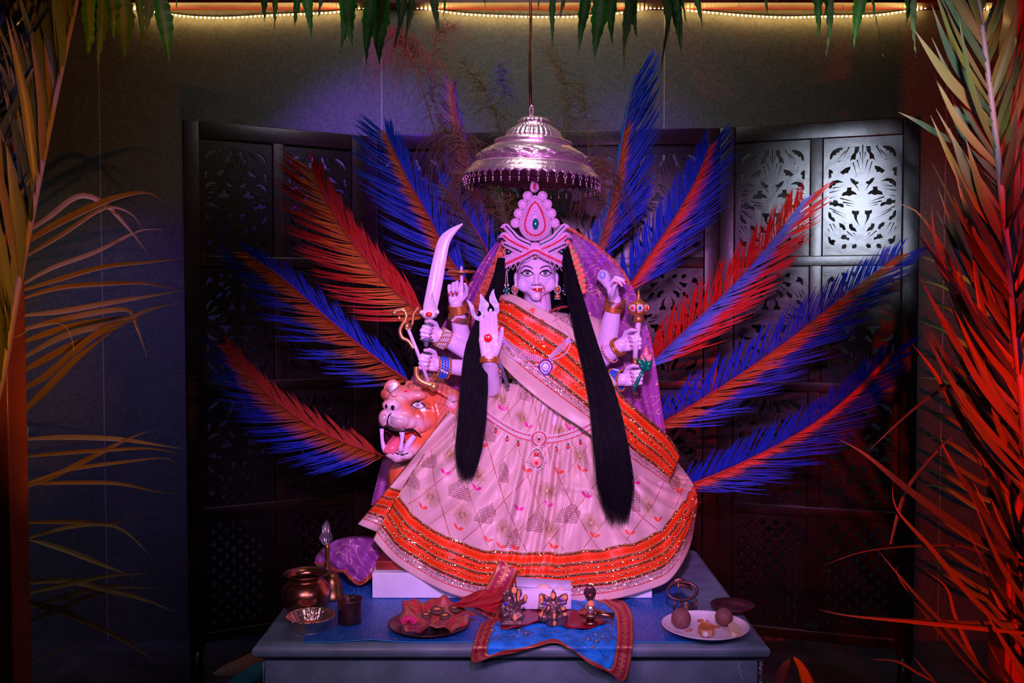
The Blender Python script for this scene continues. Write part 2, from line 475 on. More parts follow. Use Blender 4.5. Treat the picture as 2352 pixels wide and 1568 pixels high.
def lattice_holes(w, h):
    out = []; nx = 5; st = w * 0.92 / nx; r = st * 0.26
    ny = int(h * 0.92 / (st))
    for j in range(ny * 2):
        for i in range(nx + 1):
            x = (i - (nx - 1) / 2) * st + (st / 2 if j % 2 else 0); y = (j - ny + 0.5) * st / 2
            if abs(x) > w * 0.45 or abs(y) > h * 0.45: continue
            rr = st * 0.30
            out.append([(x + math.cos(a) * rr * (0.78 + 0.30 * math.cos(4 * a)), y + math.sin(a) * rr * (0.78 + 0.30 * math.cos(4 * a))) for a in [2 * PI * k / 20 for k in range(20)]])
    return out
fanA = sheet_mesh('carved_panel', CW, CH, fan_holes(CW, CH, 1), 0.010)
fanB = sheet_mesh('carved_panel', CW, CH, fan_holes(CW, CH, -1), 0.010)
latt = sheet_mesh('carved_panel', CW, CH, lattice_holes(CW, CH), 0.010)
mb = MB()
st, ct, T = 0.058, 0.045, 0.026
box(mb, (0, -T / 2, 0), (st, T / 2, PHH), bev=0.004); box(mb, (PW - st, -T / 2, 0), (PW, T / 2, PHH), bev=0.004)
box(mb, (PW / 2 - ct / 2, -T / 2 + 0.002, 0.10), (PW / 2 + ct / 2, T / 2 - 0.002, PHH - 0.02), bev=0.004)
RH = 0.040
zt = PHH - 0.062
box(mb, (st, -T / 2 + 0.001, zt), (PW - st, T / 2 - 0.001, PHH), bev=0.004)
cells = []
z = zt
for r in range(4):
    cells.append(z - CH / 2 + 0.0)
    z -= CH
    box(mb, (st, -T / 2 + 0.001, z - RH), (PW - st, T / 2 - 0.001, z), bev=0.004)
    z -= RH
frame_me = None
scr = thing('folding_screen', 'dark carved four leaf wooden folding screen behind the goddess statue', 'screen', (0, 3.72, 0))
fold = [(-1.217, 3.50), (-0.596, 3.83), (0.103, 3.72), (0.803, 3.66), (1.484, 3.44)]
for i in range(4):
    a, b = V((*fold[i], 0)), V((*fold[i + 1], 0))
    ang = math.atan2(b.y - a.y, b.x - a.x)
    if frame_me is None:
        o = mb.build('screen_leaf', wood, None, sharp=40); frame_me = o.data
        frame_me.transform(Matrix.Translation(o.location)); 
    else:
        o = bpy.data.objects.new('screen_leaf', frame_me); COL.objects.link(o)
    o.parent = scr
    sc = (b - a).length / PW
    o.location = a - V(scr.location) + V((0, 0, 0.15)); o.rotation_euler = (0, 0, ang); o.scale = (sc, 1, 1)
    for r in range(4):
        for cx in (st + (PW / 2 - ct / 2 - st) / 2, PW / 2 + ct / 2 + (PW / 2 - ct / 2 - st) / 2):
            me = latt if r == 3 else (fanA, fanB)[r % 2]
            c = bpy.data.objects.new('carved_panel', me); COL.objects.link(c); c.parent = o
            c.location = (cx, 0.004, cells[r])
    # short feet
    for fx in (0.004, PW - 0.05):
        f = MB(); box(f, (fx, -0.011, -0.15), (fx + 0.046, 0.011, 0.002)); fo = f.build('screen_foot', wood, None); fo.data.transform(Matrix.Translation(fo.location)); fo.location = (0, 0, 0); fo.parent = o

# ================================================================== altar
stone = mat('altar_stone', (0.13, 0.20, 0.26), 0.5, var=0.25, vscale=14, bump=0.1, bscale=80, coat=0.08)
al = thing('altar_table', 'grey painted stone altar with rounded top edge under the statue', 'table', (0.02, 2.85, 0))
xl, xr = PX(578, 1490, 2.4).x, PX(1770, 1490, 2.4).x
mb = MB()
prof = [(0, 0), (-0.010, -0.004), (-0.018, -0.014), (-0.020, -0.022), (-0.016, -0.034), (-0.004, -0.042), (0.012, -0.042)]
def slab(u, v):
    k = v * (len(prof) - 1); i = int(min(k, len(prof) - 2)); t = k - i
    o_, z_ = prof[i][0] * (1 - t) + prof[i + 1][0] * t, prof[i][1] * (1 - t) + prof[i + 1][1] * t
    x0, x1, y0, y1 = xl + 0.02 + o_, xr - 0.02 - o_, 2.42 + o_, 3.34 - o_
    cs = [(x0, y0), (x1, y0), (x1, y1), (x0, y1)]
    s = (u * 4) % 4; a = int(s); w = s - a
    p, q = cs[a], cs[(a + 1) % 4]
    return V((p[0] + (q[0] - p[0]) * w, p[1] + (q[1] - p[1]) * w, TZ + z_))
grid(mb, slab, 64, 12, wrap=True)
n0 = [slab(k / 4, 0) for k in range(4)]; mb.add(n0, [(0, 1, 2, 3)])
n0 = [slab(k / 4, 1) for k in range(4)]; mb.add(n0, [(0, 3, 2, 1)])
mb.build('altar_top', stone, al, sharp=35)
mb = MB(); box(mb, (xl + 0.021, 2.445, 0), (xr - 0.021, 3.32, TZ - 0.041), bev=0.004); mb.build('altar_body', stone, al, sharp=35)
# scuffs of pale paint on the front
mb = MB()
r2 = random.Random(3)
bx0, bx1 = PX(600, 1540, 2.444).x, PX(1752, 1540, 2.444).x
def scuff(px, py, w, h):
    c = PX(px, py, 2.4436)
    n = 7; pts = [V((c.x + math.cos(2 * PI * k / n) * w * r2.uniform(0.3, 1), 2.4440, c.z + math.sin(2 * PI * k / n) * h * r2.uniform(0.3, 1))) for k in range(n)]
    poly(mb, pts)
for k in range(46):
    if k < 14: scuff(r2.uniform(612, 650), 1515 + r2.choice((0, 28)) + r2.uniform(-4, 4), 0.002, 0.0015)
    elif k < 30: scuff(1690 + (k - 14) * 1.0 + r2.uniform(-3, 3), 1500 + (k - 14) * 4, 0.0022, 0.004)
    else: scuff(r2.uniform(620, 1740), r2.uniform(1506, 1565), 0.0014, 0.0014)
for k in range(30): scuff(605 + r2.uniform(-1, 1), 1500 + k * 2.4, 0.0022, 0.005)
for k in range(30): scuff(1747 + r2.uniform(-2, 3), 1512 + k * 2.0, 0.004, 0.004)
mb.build('worn_paint', mat('pale_scuff', (0.38, 0.40, 0.50), 0.6), al, smooth=False)

# blue glitter sheet
gm = mat('blue_glitter_foam', (0.005, 0.10, 0.42), 0.5, coat=0.1)
def glitter(m, scale, thr):
    L = m.node_tree.links; b = m.node_tree.nodes['Principled BSDF']
    tc = nd(m, 'ShaderNodeTexCoord'); vo = nd(m, 'ShaderNodeTexVoronoi'); vo.inputs['Scale'].default_value = scale
    L.new(tc.outputs['Object'], vo.inputs['Vector'])
    sp = nd(m, 'ShaderNodeSeparateColor'); L.new(vo.outputs['Color'], sp.inputs[0])
    k = mth(m, 'MULTIPLY', mth(m, 'LESS_THAN', sp.outputs[0], thr), mth(m, 'LESS_THAN', vo.outputs['Distance'], 0.32))
    src = b.inputs['Base Color'].links[0].from_socket
    mx = nd(m, 'ShaderNodeMix', data_type='RGBA'); L.new(k, mx.inputs[0]); L.new(src, mx.inputs[6]); mx.inputs[7].default_value = (0.55, 0.75, 1.0, 1)
    L.new(mx.outputs[2], b.inputs['Base Color']); L.new(mth(m, 'MULTIPLY', k, 0.2), b.inputs['Metallic'])
glitter(gm, 260, 0.16)
mb = MB()
sl = PX(700, 1484, 2.43).x; sr = PX(1650, 1487, 2.43).x; sbl = -0.66; sbr = 0.50
def gs(u, v):
    x = sl + (sr - sl) * u
    xb = sbl + (sbr - sbl) * u
    w = 0.006 * math.exp(-((u - 0.16) / 0.05) ** 2) * (1 - v) ** 6
    return V((x + (xb - x) * v * 0.9, 2.412 + 0.84 * v, TZ + 0.003 + w))
grid(mb, gs, 80, 20)
grid(mb, lambda u, v: gs(u, 0) + V((0, -0.0005, -0.003 * v)), 80, 1, mi=1)
tag(mb.build('glitter_sheet', [gm, mat('sheet_edge', (0.02, 0.30, 0.7), 0.5)]), 'blue glitter foam sheet laid flat on the grey altar top', 'sheet')

# white plinth and the red slab on it
px0, px1 = PX(855, 1385, 2.77).x, PX(1498, 1383, 2.77).x
mb = MB(); box(mb, (px0, 2.77, TZ + 0.0045), (px1, 3.22, TZ + 0.080), bev=0.003)
tag(mb.build('statue_plinth', mat('plinth_paint', (0.72, 0.76, 0.86), 0.5, var=0.12, vscale=9, bump=0.2, bscale=20), sharp=40), 'white painted block plinth under the goddess statue', 'plinth')
mb = MB(); box(mb, (px0 + 0.008, 2.80, TZ + 0.0805), (px1 - 0.01, 3.20, TZ + 0.108), bev=0.004)
tag(mb.build('base_board', mat('red_lacquer', (0.25, 0.02, 0.01), 0.35, coat=0.2, var=0.3), sharp=40), 'dark red board on top of the white plinth beneath the lion', 'board')
# ================================================================== goddess statue: body
GX = PX(1236, 1300, 2.97)
god = thing('goddess_statue', 'seated many armed goddess statue in pink and orange sari with jewelled crown', 'statue', (GX.x, 2.97, TZ + 0.11))

def capsule(mb, a, b, ra, rb, n=14, k=5):
    a, b = V(a), V(b); d = b - a
    L = max(d.length, 1e-6); dn = d / L if d.length > 1e-6 else V((0, 0, 1))
    x, y = frame_of(dn); rings = []
    for i in range(1, k): t = PI / 2 * i / k; rings.append((a - dn * ra * math.cos(t), ra * math.sin(t)))
    rings.append((a, ra)); rings.append((b, rb))
    for i in range(k - 1, 0, -1): t = PI / 2 * i / k; rings.append((b + dn * rb * math.cos(t), rb * math.sin(t)))
    vs = [a - dn * ra]
    for (c, r) in rings:
        for q in range(n): w = 2 * PI * q / n; vs.append(c + x * r * math.cos(w) + y * r * math.sin(w))
    vs.append(b + dn * rb); m = len(rings); fs = []
    for q in range(n): fs.append((0, 1 + (q + 1) % n, 1 + q))
    for i in range(m - 1):
        for q in range(n):
            q2 = (q + 1) % n; o = 1 + i * n
            fs.append((o + q, o + q2, o + n + q2, o + n + q))
    last = len(vs) - 1; o = 1 + (m - 1) * n
    for q in range(n): fs.append((o + q, o + (q + 1) % n, last))
    mb.add(vs, fs)
def chain(mb, pts, rs):
    for i in range(len(pts) - 1): capsule(mb, pts[i], pts[i + 1], rs[i], rs[i + 1])

def voxel_mesh(mb, size, smooth=4, fac=0.5, name='body'):
    me = bpy.data.meshes.new(name); me.from_pydata(mb.v, [], mb.f); me.update()
    bm = bmesh.new(); bm.from_mesh(me); bmesh.ops.recalc_face_normals(bm, faces=bm.faces); bm.to_mesh(me); bm.free()
    o = bpy.data.objects.new(name, me); COL.objects.link(o)
    r = o.modifiers.new('r', 'REMESH'); r.mode = 'VOXEL'; r.voxel_size = size; r.use_smooth_shade = True
    s = o.modifiers.new('s', 'SMOOTH'); s.factor = fac; s.iterations = smooth
    dg = C.evaluated_depsgraph_get(); dg.update()
    out = bpy.data.meshes.new_from_object(o.evaluated_get(dg)); out.name = name
    bpy.data.objects.remove(o); bpy.data.meshes.remove(me)
    return out
def place_mesh(me, name, mats, parent):
    me.transform(Matrix.Translation(-wloc(parent)))
    me.materials.clear()
    for m in (mats if isinstance(mats, (list, tuple)) else [mats]): me.materials.append(m)
    me.polygons.foreach_set('use_smooth', [True] * len(me.polygons))
    o = bpy.data.objects.new(name, me); COL.objects.link(o); o.parent = parent
    return o
def bvh_of(me): return BVHTree.FromPolygons([v.co.copy() for v in me.vertices], [tuple(p.vertices) for p in me.polygons])
def cast(px, py, trees, off=0.0, Y=2.9):
    """point on the first surface seen at a picture position, lifted towards the viewer"""
    d = (PX(px, py, 2.0) - EYE).normalized(); best = None
    for t in trees:
        h = t.ray_cast(EYE + d * 0.5, d)
        if h[0] is not None and (best is None or h[3] < best[1]): best = (h[0], h[3])
    p = best[0] if best else PX(px, py, Y)
    return p - d * off
nails = []
def hand(mb, o, fd, td, curl, spread=0.0, s=1.0, thumb=(0.6, 0.5), lens=(1, 1.08, 1.0, 0.82), thumb_curl=0.5, nail=True, r0=0.0076):
    """o wrist, fd along the palm, td towards the thumb side; curl = three bends per finger in degrees"""
    fd = V(fd).normalized(); td = V(td); td = (td - fd * td.dot(fd)).normalized(); nd_ = fd.cross(td)
    if nd_.dot(hand.face) < 0: nd_ = -nd_
    o = V(o)
    rs = (0.0165, 0.0135)
    capsule(mb, o - fd * 0.012 * s, o + fd * 0.012 * s, 0.0175 * s, 0.018 * s)
    for i in range(4):
        kx = (0.0235 - 0.0157 * i)
        capsule(mb, o + fd * 0.008 * s + td * kx * 0.55 * s, o + fd * (0.070 - 0.004 * abs(i - 1)) * s + td * kx * s, 0.0150 * s, 0.0105 * s)
    capsule(mb, o + fd * 0.02 * s + td * 0.018 * s + nd_ * 0.006 * s, o + fd * 0.045 * s + td * 0.02 * s + nd_ * 0.006 * s, 0.014 * s, 0.012 * s)
    tips = []
    for i in range(4):
        c3 = curl[i] if isinstance(curl[0], (list, tuple)) else curl
        kx = (0.0235 - 0.0157 * i)
        p = o + fd * (0.070 - 0.004 * abs(i - 1)) * s + td * kx * s
        d = (fd + td * spread * (1.5 - i)).normalized()
        ax = d.cross(nd_)
        for j, sl_ in enumerate((0.036, 0.025, 0.019)):
            R = Matrix.Rotation(math.radians(c3[j]), 3, ax); d = R @ d
            q = p + d * sl_ * lens[i] * s
            rr = (r0 + 0.0004, r0 - 0.0002, r0 - 0.0010, r0 - 0.0020)
            capsule(mb, p, q, rr[j] * s, rr[j + 1] * s, 10, 4); p = q
        up = d.cross(ax)            # dorsal side
        if nail: nails.append((p - d * 0.003 * s + up * -1 * 0 + up * 0.0048 * s * 1.0, d, up, ax, s))
        tips.append(p)
    # thumb
    p = o + fd * 0.016 * s + td * 0.021 * s + nd_ * 0.004 * s
    d = (fd * thumb[0] + td * 0.8 + nd_ * thumb[1]).normalized()
    axt = td.cross(nd_)
    for j, sl_ in enumerate((0.034, 0.030, 0.024)):
        if j:
            tgt = (fd * 0.55 - td * thumb_curl + nd_ * 0.35).normalized(); d = (d * 0.55 + tgt * 0.45 * (thumb_curl + 0.4)).normalized()
        q = p + d * sl_ * s
        capsule(mb, p, q, (0.0115, 0.0095, 0.0088)[j] * s, (0.0095, 0.0088, 0.0066)[j] * s, 10, 4); p = q
    if nail: nails.append((p + (-nd_) * 0.0 + td * 0.0055 * s, d, td, d.cross(td), s))
    return tips
hand.face = V((0, -1, 0))

B = MB()
def at(px, py, Y): return PX(px, py, Y)
# torso
sphere(B, at(1243, 778, 3.00), (0.150, 0.082, 0.085), 24, 16)
sphere(B, at(1243, 750, 3.01), (0.165, 0.060, 0.050), 24, 16)
sphere(B, at(1205, 805, 2.955), (0.060, 0.055, 0.058), 16, 12)
sphere(B, at(1285, 805, 2.955), (0.060, 0.055, 0.058), 16, 12)
chain(B, [at(1243, 800, 3.0), at(1243, 870, 3.0), at(1240, 960, 3.0)], [0.10, 0.092, 0.13])
sphere(B, at(1238, 1010, 3.0), (0.19, 0.13, 0.13), 24, 16)
# folded legs under the skirt
chain(B, [at(1180, 1060, 2.98), at(985, 1140, 2.93), at(1130, 1200, 2.90)], [0.09, 0.068, 0.048])
chain(B, [at(1300, 1060, 2.98), at(1490, 1140, 2.93), at(1340, 1200, 2.90)], [0.09, 0.068, 0.048])
# neck
chain(B, [at(1238, 750, 3.0), at(1236, 715, 2.985), at(1233, 668, 2.96)], [0.058, 0.044, 0.042])
# head
HC = at(1231.5, 632, 2.96)
sphere(B, HC + V((0, 0.018, 0.018)), (0.064, 0.082, 0.074), 32, 24)           # skull
def face(u, v):
    a = 2 * PI * u; b = PI * v
    x, y, z = math.cos(a) * math.sin(b), math.sin(a) * math.sin(b), math.cos(b)
    w = 1.0 if z > 0 else 1 - 0.34 * (-z) ** 1.7
    if z < 0: w += 0.05 * math.sin(-z * PI)
    return HC + V((x * 0.0605 * w, (y * 0.070 - 0.002) * (1 if z > 0 else 1 - 0.12 * z * z), z * 0.083 - 0.004))
grid(B, face, 40, 28, wrap=True)
hp = lambda px, py, dy: at(px, py, HC.y - dy)
# brow, cheeks, chin, nose, lips, ears
sphere(B, hp(1210, 623, 0.050), (0.020, 0.014, 0.008)); sphere(B, hp(1253, 623, 0.050), (0.020, 0.014, 0.008))
sphere(B, hp(1207, 652, 0.036), (0.027, 0.021, 0.027)); sphere(B, hp(1257, 652, 0.036), (0.027, 0.021, 0.027)); sphere(B, hp(1232, 668, 0.040), (0.030, 0.022, 0.022))
sphere(B, hp(1232, 681, 0.044), (0.019, 0.018, 0.015))
capsule(B, hp(1232, 621, 0.063), hp(1232, 647, 0.080), 0.0062, 0.0078)
sphere(B, hp(1232, 649, 0.079), (0.0085, 0.0095, 0.0072)); sphere(B, hp(1224.5, 651.5, 0.073), (0.0055, 0.008, 0.0052)); sphere(B, hp(1239.5, 651.5, 0.073), (0.0055, 0.008, 0.0052))
for sx in (-1, 1):
    capsule(B, hp(1234 + sx * 2.5, 662.5, 0.0645), hp(1234 + sx * 14, 662, 0.057), 0.0036, 0.0018)
    capsule(B, hp(1234 + sx * 1, 667.5, 0.0640), hp(1234 + sx * 12, 664.5, 0.057), 0.0042, 0.0018)
    sphere(B, hp(1211.5 if sx < 0 else 1252, 628, 0.049), (0.015, 0.012, 0.0085))
    sphere(B, at(1231.5 + sx * 47, 640, 2.965), (0.007, 0.014, 0.020))
    sphere(B, at(1231.5 + sx * 47, 657, 2.962), (0.006, 0.008, 0.010))
# arms, picture left
UP = V((0, 0, 1))
def arm(sh, el, wr, rs=(0.042, 0.033, 0.021)):
    chain(B, [sh, el, (V(el) * 0.45 + V(wr) * 0.55), wr], [rs[0], rs[1], rs[1] * 0.86, rs[2]])
w1 = at(1047, 698, 2.93); arm(at(1128, 765, 3.02), at(1066, 800, 2.98), w1, (0.040, 0.031, 0.020))
w2 = at(1012, 772, 2.93); arm(at(1128, 775, 3.01), at(1092, 815, 2.97), w2, (0.038, 0.032, 0.021))
w3 = at(1008, 838, 2.92); arm(at(1132, 790, 3.00), at(1102, 850, 2.96), w3, (0.038, 0.030, 0.021))
w4 = at(1124, 822, 2.80); arm(at(1138, 780, 2.99), at(1127, 888, 2.90), w4, (0.038, 0.033, 0.022))
# arms, picture right
w5 = at(1412, 690, 2.93); arm(at(1345, 765, 3.02), at(1392, 800, 2.98), w5, (0.040, 0.035, 0.021))
w6 = at(1426, 792, 2.92); arm(at(1345, 775, 3.01), at(1375, 828, 2.97), w6, (0.038, 0.032, 0.021))
w7 = at(1430, 872, 2.91); arm(at(1342, 790, 3.00), at(1372, 868, 2.96), w7, (0.038, 0.030, 0.020))
fist = (78, 96, 62)
# ring hand: index up through the ring, others curled
t1 = hand(B, w1, (0.0, -0.12, 1), (1, 0, 0), [(6, 5, 4), (60, 88, 45), (62, 86, 45), (66, 86, 50)], s=0.80, thumb=(0.9, 0.6))
t2 = hand(B, w2, (-1, -0.15, 0.22), (0.2, 0, 1), fist, s=0.82, thumb=(0.5, 0.7))
t3 = hand(B, w3, (-1, -0.15, 0.25), (0.2, 0, 1), fist, s=0.82, thumb=(0.5, 0.7))
t4 = hand(B, w4, (-0.02, -0.05, 1), (1, 0, 0), (3, 5, 4), s=0.92, thumb=(1.9, 0.35), thumb_curl=0.1, r0=0.0082)
t5 = hand(B, w5, (-0.25, -0.25, 1), (-0.6, -0.8, 0.1), (50, 60, 40), s=0.80, thumb=(0.9, 0.6))
t6 = hand(B, w6, (1, -0.15, 0.22), (-0.2, 0, 1), fist, s=0.82, thumb=(0.5, 0.7))
t7 = hand(B, w7, (1, -0.15, 0.22), (-0.2, 0, 1), fist, s=0.80, thumb=(0.5, 0.7))
body_me = voxel_mesh(B, 0.0024, 4, 0.5, 'body')
BT = bvh_of(body_me)
place_mesh(body_me, 'body', M['marble'], god)
for (p, d, up, ax, s) in nails:
    h = BT.find_nearest(p)
    if h[0] is None: continue
    n_ = h[1]; q = h[0]
    mbn = MB(); sphere(mbn, q + n_ * 0.0001, (0.0046 * s, 0.0062 * s, 0.0013 * s), 10, 6, axes=((n_.cross(d)).normalized(), (d - n_ * d.dot(n_)).normalized(), n_))
    mbn.build('fingernail', M['red_paint'], god)

# painted face, each stroke lying on the sculpted surface
def stroke(name, pts, widths, m, off=0.0006, trees=None, parent=None, mb=None, n=6):
    trees = trees or [BT]
    own = mb is None
    if own: mb = MB()
    P = crv(pts, n); Wd = [along([(w,) for w in widths], i / (len(P) - 1))[0] if len(set(widths)) > 1 else widths[0] for i in range(len(P))]
    k = len(widths) - 1
    Wd = [widths[min(int(i / (len(P) - 1) * k), k - 1)] * (1 - (i / (len(P) - 1) * k - min(int(i / (len(P) - 1) * k), k - 1))) + widths[min(int(i / (len(P) - 1) * k), k - 1) + 1] * (i / (len(P) - 1) * k - min(int(i / (len(P) - 1) * k), k - 1)) for i in range(len(P))]
    vs = []
    for i, p in enumerate(P):
        a = np.array(P[max(i - 1, 0)]); b = np.array(P[min(i + 1, len(P) - 1)]); t = b - a; t = t / (np.linalg.norm(t) + 1e-9)
        nx, ny = -t[1], t[0]
        for sgn in (-1, 0, 1):
            vs.append(cast(p[0] + nx * sgn * Wd[i] / 2, p[1] + ny * sgn * Wd[i] / 2, trees, off))
    fs = []
    for i in range(len(P) - 1):
        for k2 in (0, 1): fs.append((i * 3 + k2, i * 3 + k2 + 1, i * 3 + k2 + 4, i * 3 + k2 + 3))
    mb.add(vs, fs)
    if own: return mb.build(name, m, parent if parent is not None else god)
def patch(mb, fn, off=0.0006, trees=None, rings=4, n=24, mi=0):
    """filled blob: fn(a)->(px,py) outline as a star around its centre"""
    trees = trees or [BT]
    o_ = [fn(2 * PI * k / n) for k in range(n)]
    cx = sum(p[0] for p in o_) / n; cy = sum(p[1] for p in o_) / n
    vs = [cast(cx, cy, trees, off)]
    for r in range(1, rings + 1):
        for p in o_: vs.append(cast(cx + (p[0] - cx) * r / rings, cy + (p[1] - cy) * r / rings, trees, off))
    fs = [(0, 1 + k, 1 + (k + 1) % n) for k in range(n)]
    for r in range(rings - 1):
        for k in range(n):
            a = 1 + r * n
            fs.append((a + k, a + n + k, a + n + (k + 1) % n, a + (k + 1) % n))
    mb.add(vs, fs, mi)
def almond(cx, cy, w, h, tilt=0.0, sx=1):
    def f(a):
        x = math.cos(a) * w; y = math.sin(a) * h * (1 - 0.55 * abs(math.cos(a)) ** 1.6)
        if y < 0: y *= 1.25
        return (cx + x, cy + y + x * tilt)
    return f
skinshade = mat('rose_paint', (0.55, 0.22, 0.45), 0.3)
for sx, cx in ((-1, 1211.5), (1, 1252.5)):
    m_ = MB(); patch(m_, almond(cx + sx * 0.5, 627.6, 14.5, 7.6, -0.03 * sx), 0.0006); eye = m_.build('eye', M['black_paint'], god)
    m_ = MB(); patch(m_, almond(cx + sx * 0.2, 627.8, 11.6, 5.4, -0.03 * sx), 0.0010); m_.build('eye_white', M['white_paint'], eye)
    m_ = MB(); patch(m_, lambda a: (cx + math.cos(a) * 4.6, 627.2 + math.sin(a) * 4.5), 0.0014); m_.build('iris', M['black_paint'], eye)
    m_ = MB(); patch(m_, lambda a: (cx + math.cos(a) * 3.6, 627.2 + math.sin(a) * 3.6), 0.0017); m_.build('iris', mat('grey_iris', (0.25, 0.28, 0.35), 0.2), eye)
    m_ = MB(); patch(m_, lambda a: (cx + math.cos(a) * 2.0, 627.2 + math.sin(a) * 2.0), 0.0020); m_.build('pupil', M['black_paint'], eye)
    stroke('eyeliner', [(cx - sx * 14.5, 630.8), (cx - sx * 7, 623.8), (cx + sx * 3, 622.4), (cx + sx * 11, 625.4), (cx + sx * 18.5, 628.2)], (0.8, 2.2, 2.6, 2.2, 0.6), M['black_paint'], 0.0022)
    stroke('eyelid_line', [(cx - sx * 12, 625), (cx - sx * 5, 619.8), (cx + sx * 5, 618.8), (cx + sx * 14, 622.0)], (0.4, 1.0, 0.9, 0.3), skinshade, 0.0008)
    stroke('eyebrow', [(cx + sx * -12.5, 617.5), (cx - sx * 5, 612.5), (cx + sx * 6, 611.0), (cx + sx * 19, 617.5)], (1.8, 2.8, 2.4, 0.6), M['black_paint'], 0.0012)
lips = MB()
patch(lips, lambda a: (1233.8 + math.cos(a) * 12.5 * abs(math.cos(a)) ** 0.15, 664.6 + (math.sin(a) * 4.6 if math.sin(a) > 0 else math.sin(a) * (3.4 + 1.1 * abs(math.sin(2 * a)))) * (1 - 0.35 * abs(math.cos(a)))), 0.0007, n=36, rings=5)
lp = lips.build('lips', M['red_paint'], god)
stroke('lip_line', [(1216, 660.5), (1222, 663.4), (1230, 664.2), (1234, 664.8), (1240, 664.0), (1247, 662.2), (1252, 660)], (0.6, 1.2, 1.0, 1.0, 0.6), mat('dark_red_line', (0.10, 0.0, 0.02), 0.4), 0.0011, parent=lp)
for sx in (-1, 1): stroke('nostril', [(1232 + sx * 4, 655.2), (1232 + sx * 7.5, 654.4)], (1.6, 1.2), mat('nostril_paint', (0.25, 0.02, 0.10), 0.4), 0.0006)
m_ = MB()
for k in range(8): bead(m_, cast(1232.5 + 4.6 * math.cos(k * PI / 4), 612.5 + 4.6 * math.sin(k * PI / 4), [BT], 0.001), 0.0016)
sphere(m_, cast(1232.5, 612.5, [BT], 0.001), 0.0034); bead(m_, cast(1232.5, 620, [BT], 0.001), 0.0014); bead(m_, cast(1232.5, 605, [BT], 0.001), 0.0014)
m_.build('forehead_jewel', M['clear'], god)
# nose ring, blood red bead tassel, chain
m_ = MB(); tube(m_, [cast(*p, [BT], 0.004) for p in crv([(1238, 651), (1246, 656), (1250, 664), (1246, 672), (1240, 668)], 5)], 0.0008, 5); m_.build('nose_ring', M['gold'], god)
m_ = MB()
for k in range(9): bead(m_, cast(1238 + (k % 3) * 3.2, 662 + (k // 3) * 3.2, [BT], 0.005), 0.0022, mi=k % 2)
for k in range(13): bead(m_, cast(1241 + (k % 2) * 1.6, 672 + k * 1.9, [BT], 0.004), 0.0015, mi=0)
m_.build('bead_tassel', [M['redgem'], M['gold']], god)
m_ = MB()
for k, p in enumerate(crv([(1248, 655), (1252, 668), (1253, 682), (1256, 697), (1255, 716)], 6)): bead(m_, cast(*p, [BT], 0.003), 0.0016, mi=(k % 3 == 0))
m_.build('bead_chain', [M['gold'], M['redgem']], god)
# ear ornaments
for sx in (-1, 1):
    c = at(1231.5 + sx * 49, 665, 2.93)
    m_ = MB()
    for k in range(14):
        a = 2 * PI * k / 14; bead(m_, c + V((math.cos(a) * 0.0095, -0.002, math.sin(a) * 0.0125)), 0.0021, mi=1)
    sphere(m_, c, (0.007, 0.004, 0.010), 10, 8, mi=0); sphere(m_, c + V((0, -0.003, 0)), (0.003, 0.002, 0.005), 8, 6, mi=2)
    sphere(m_, c + V((0, 0, -0.021)), (0.010, 0.008, 0.007), 10, 8, mi=0)
    for k in range(5): bead(m_, c + V((0.004 * (k - 2), -0.002, -0.029)), 0.0017, mi=1)
    m_.build('earring', [M['gold'], M['clear'], M['redgem']], god)
    m_ = MB(); c2 = at(1231.5 + sx * 68, 668, 2.93)
    for k in range(10): a = 2 * PI * k / 10; bead(m_, c2 + V((math.cos(a) * 0.009, 0, math.sin(a) * 0.012)), 0.0026, mi=k % 2)
    sphere(m_, c2, (0.006, 0.004, 0.009), 8, 6, mi=0); m_.build('ear_pendant', [M['greengem'], M['clear']], god)
    m_ = MB()
    for q in (-1, 1):
        for k in range(9): bead(m_, at(1231.5 + sx * 68 + q * (1 + k * 0.2), 622 + k * 3.6, 2.925), 0.0019)
        sphere(m_, at(1231.5 + sx * 68 + q * 3.4, 655, 2.925), 0.0036, 8, 6)
    m_.build('pearl_strand', M['pearl'], god)
# red jewel on the blessing palm
m_ = MB(); c = cast(1121, 777, [BT], 0.001)
for k in range(22): a = 2 * PI * k / 22; bead(m_, c + V((math.cos(a) * 0.0150, -0.0015, math.sin(a) * 0.0150)), 0.0020, mi=1)
sphere(m_, c, (0.0125, 0.003, 0.0125), 20, 8, mi=0); m_.build('palm_jewel', [M['redgem'], M['clear']], god)

# bangles and beaded cuffs
def ringpts(c, ax, r, n=28, ph=0.0, wob=0):
    x, y = frame_of(ax); return [V(c) + x * r * math.cos(2 * PI * k / n + ph) + y * r * math.sin(2 * PI * k / n + ph) for k in range(n)]
def bangle(c, ax, r, t=0.0032, m='goldpaint', k=1, step=0.0062, name='bangle'):
    ax = V(ax).normalized()
    for i in range(k):
        m_ = MB(); tube(m_, ringpts(V(c) + ax * step * (i - (k - 1) / 2), ax, r), t, 8, closed=True); m_.build(name, M[m], god)
def cuff(c, ax, r, rows, mats, br=0.0024, name='beaded_cuff', pat=None):
    ax = V(ax).normalized(); m_ = MB()
    for i in range(rows):
        n = int(2 * PI * r / (br * 2.05))
        for k, p in enumerate(ringpts(V(c) + ax * br * 2.1 * (i - (rows - 1) / 2), ax, r, n, i * 0.1)):
            bead(m_, p, br, mi=(pat(i, k) if pat else 0))
    return m_.build(name, [M[x] for x in mats], god)
ax1 = (w1 - at(1062, 790, 2.97)).normalized()
bangle(at(1053, 708, 2.935), ax1, 0.0275, 0.0040, k=4, step=0.0066)
cuff(at(1056, 728, 2.945), ax1 + V((0.35, 0, 0)), 0.0350, 4, ['brass', 'redgem', 'clear'], pat=lambda i, k: 2 if (k % 17 < 2) else (1 if k % 17 < 4 else 0))
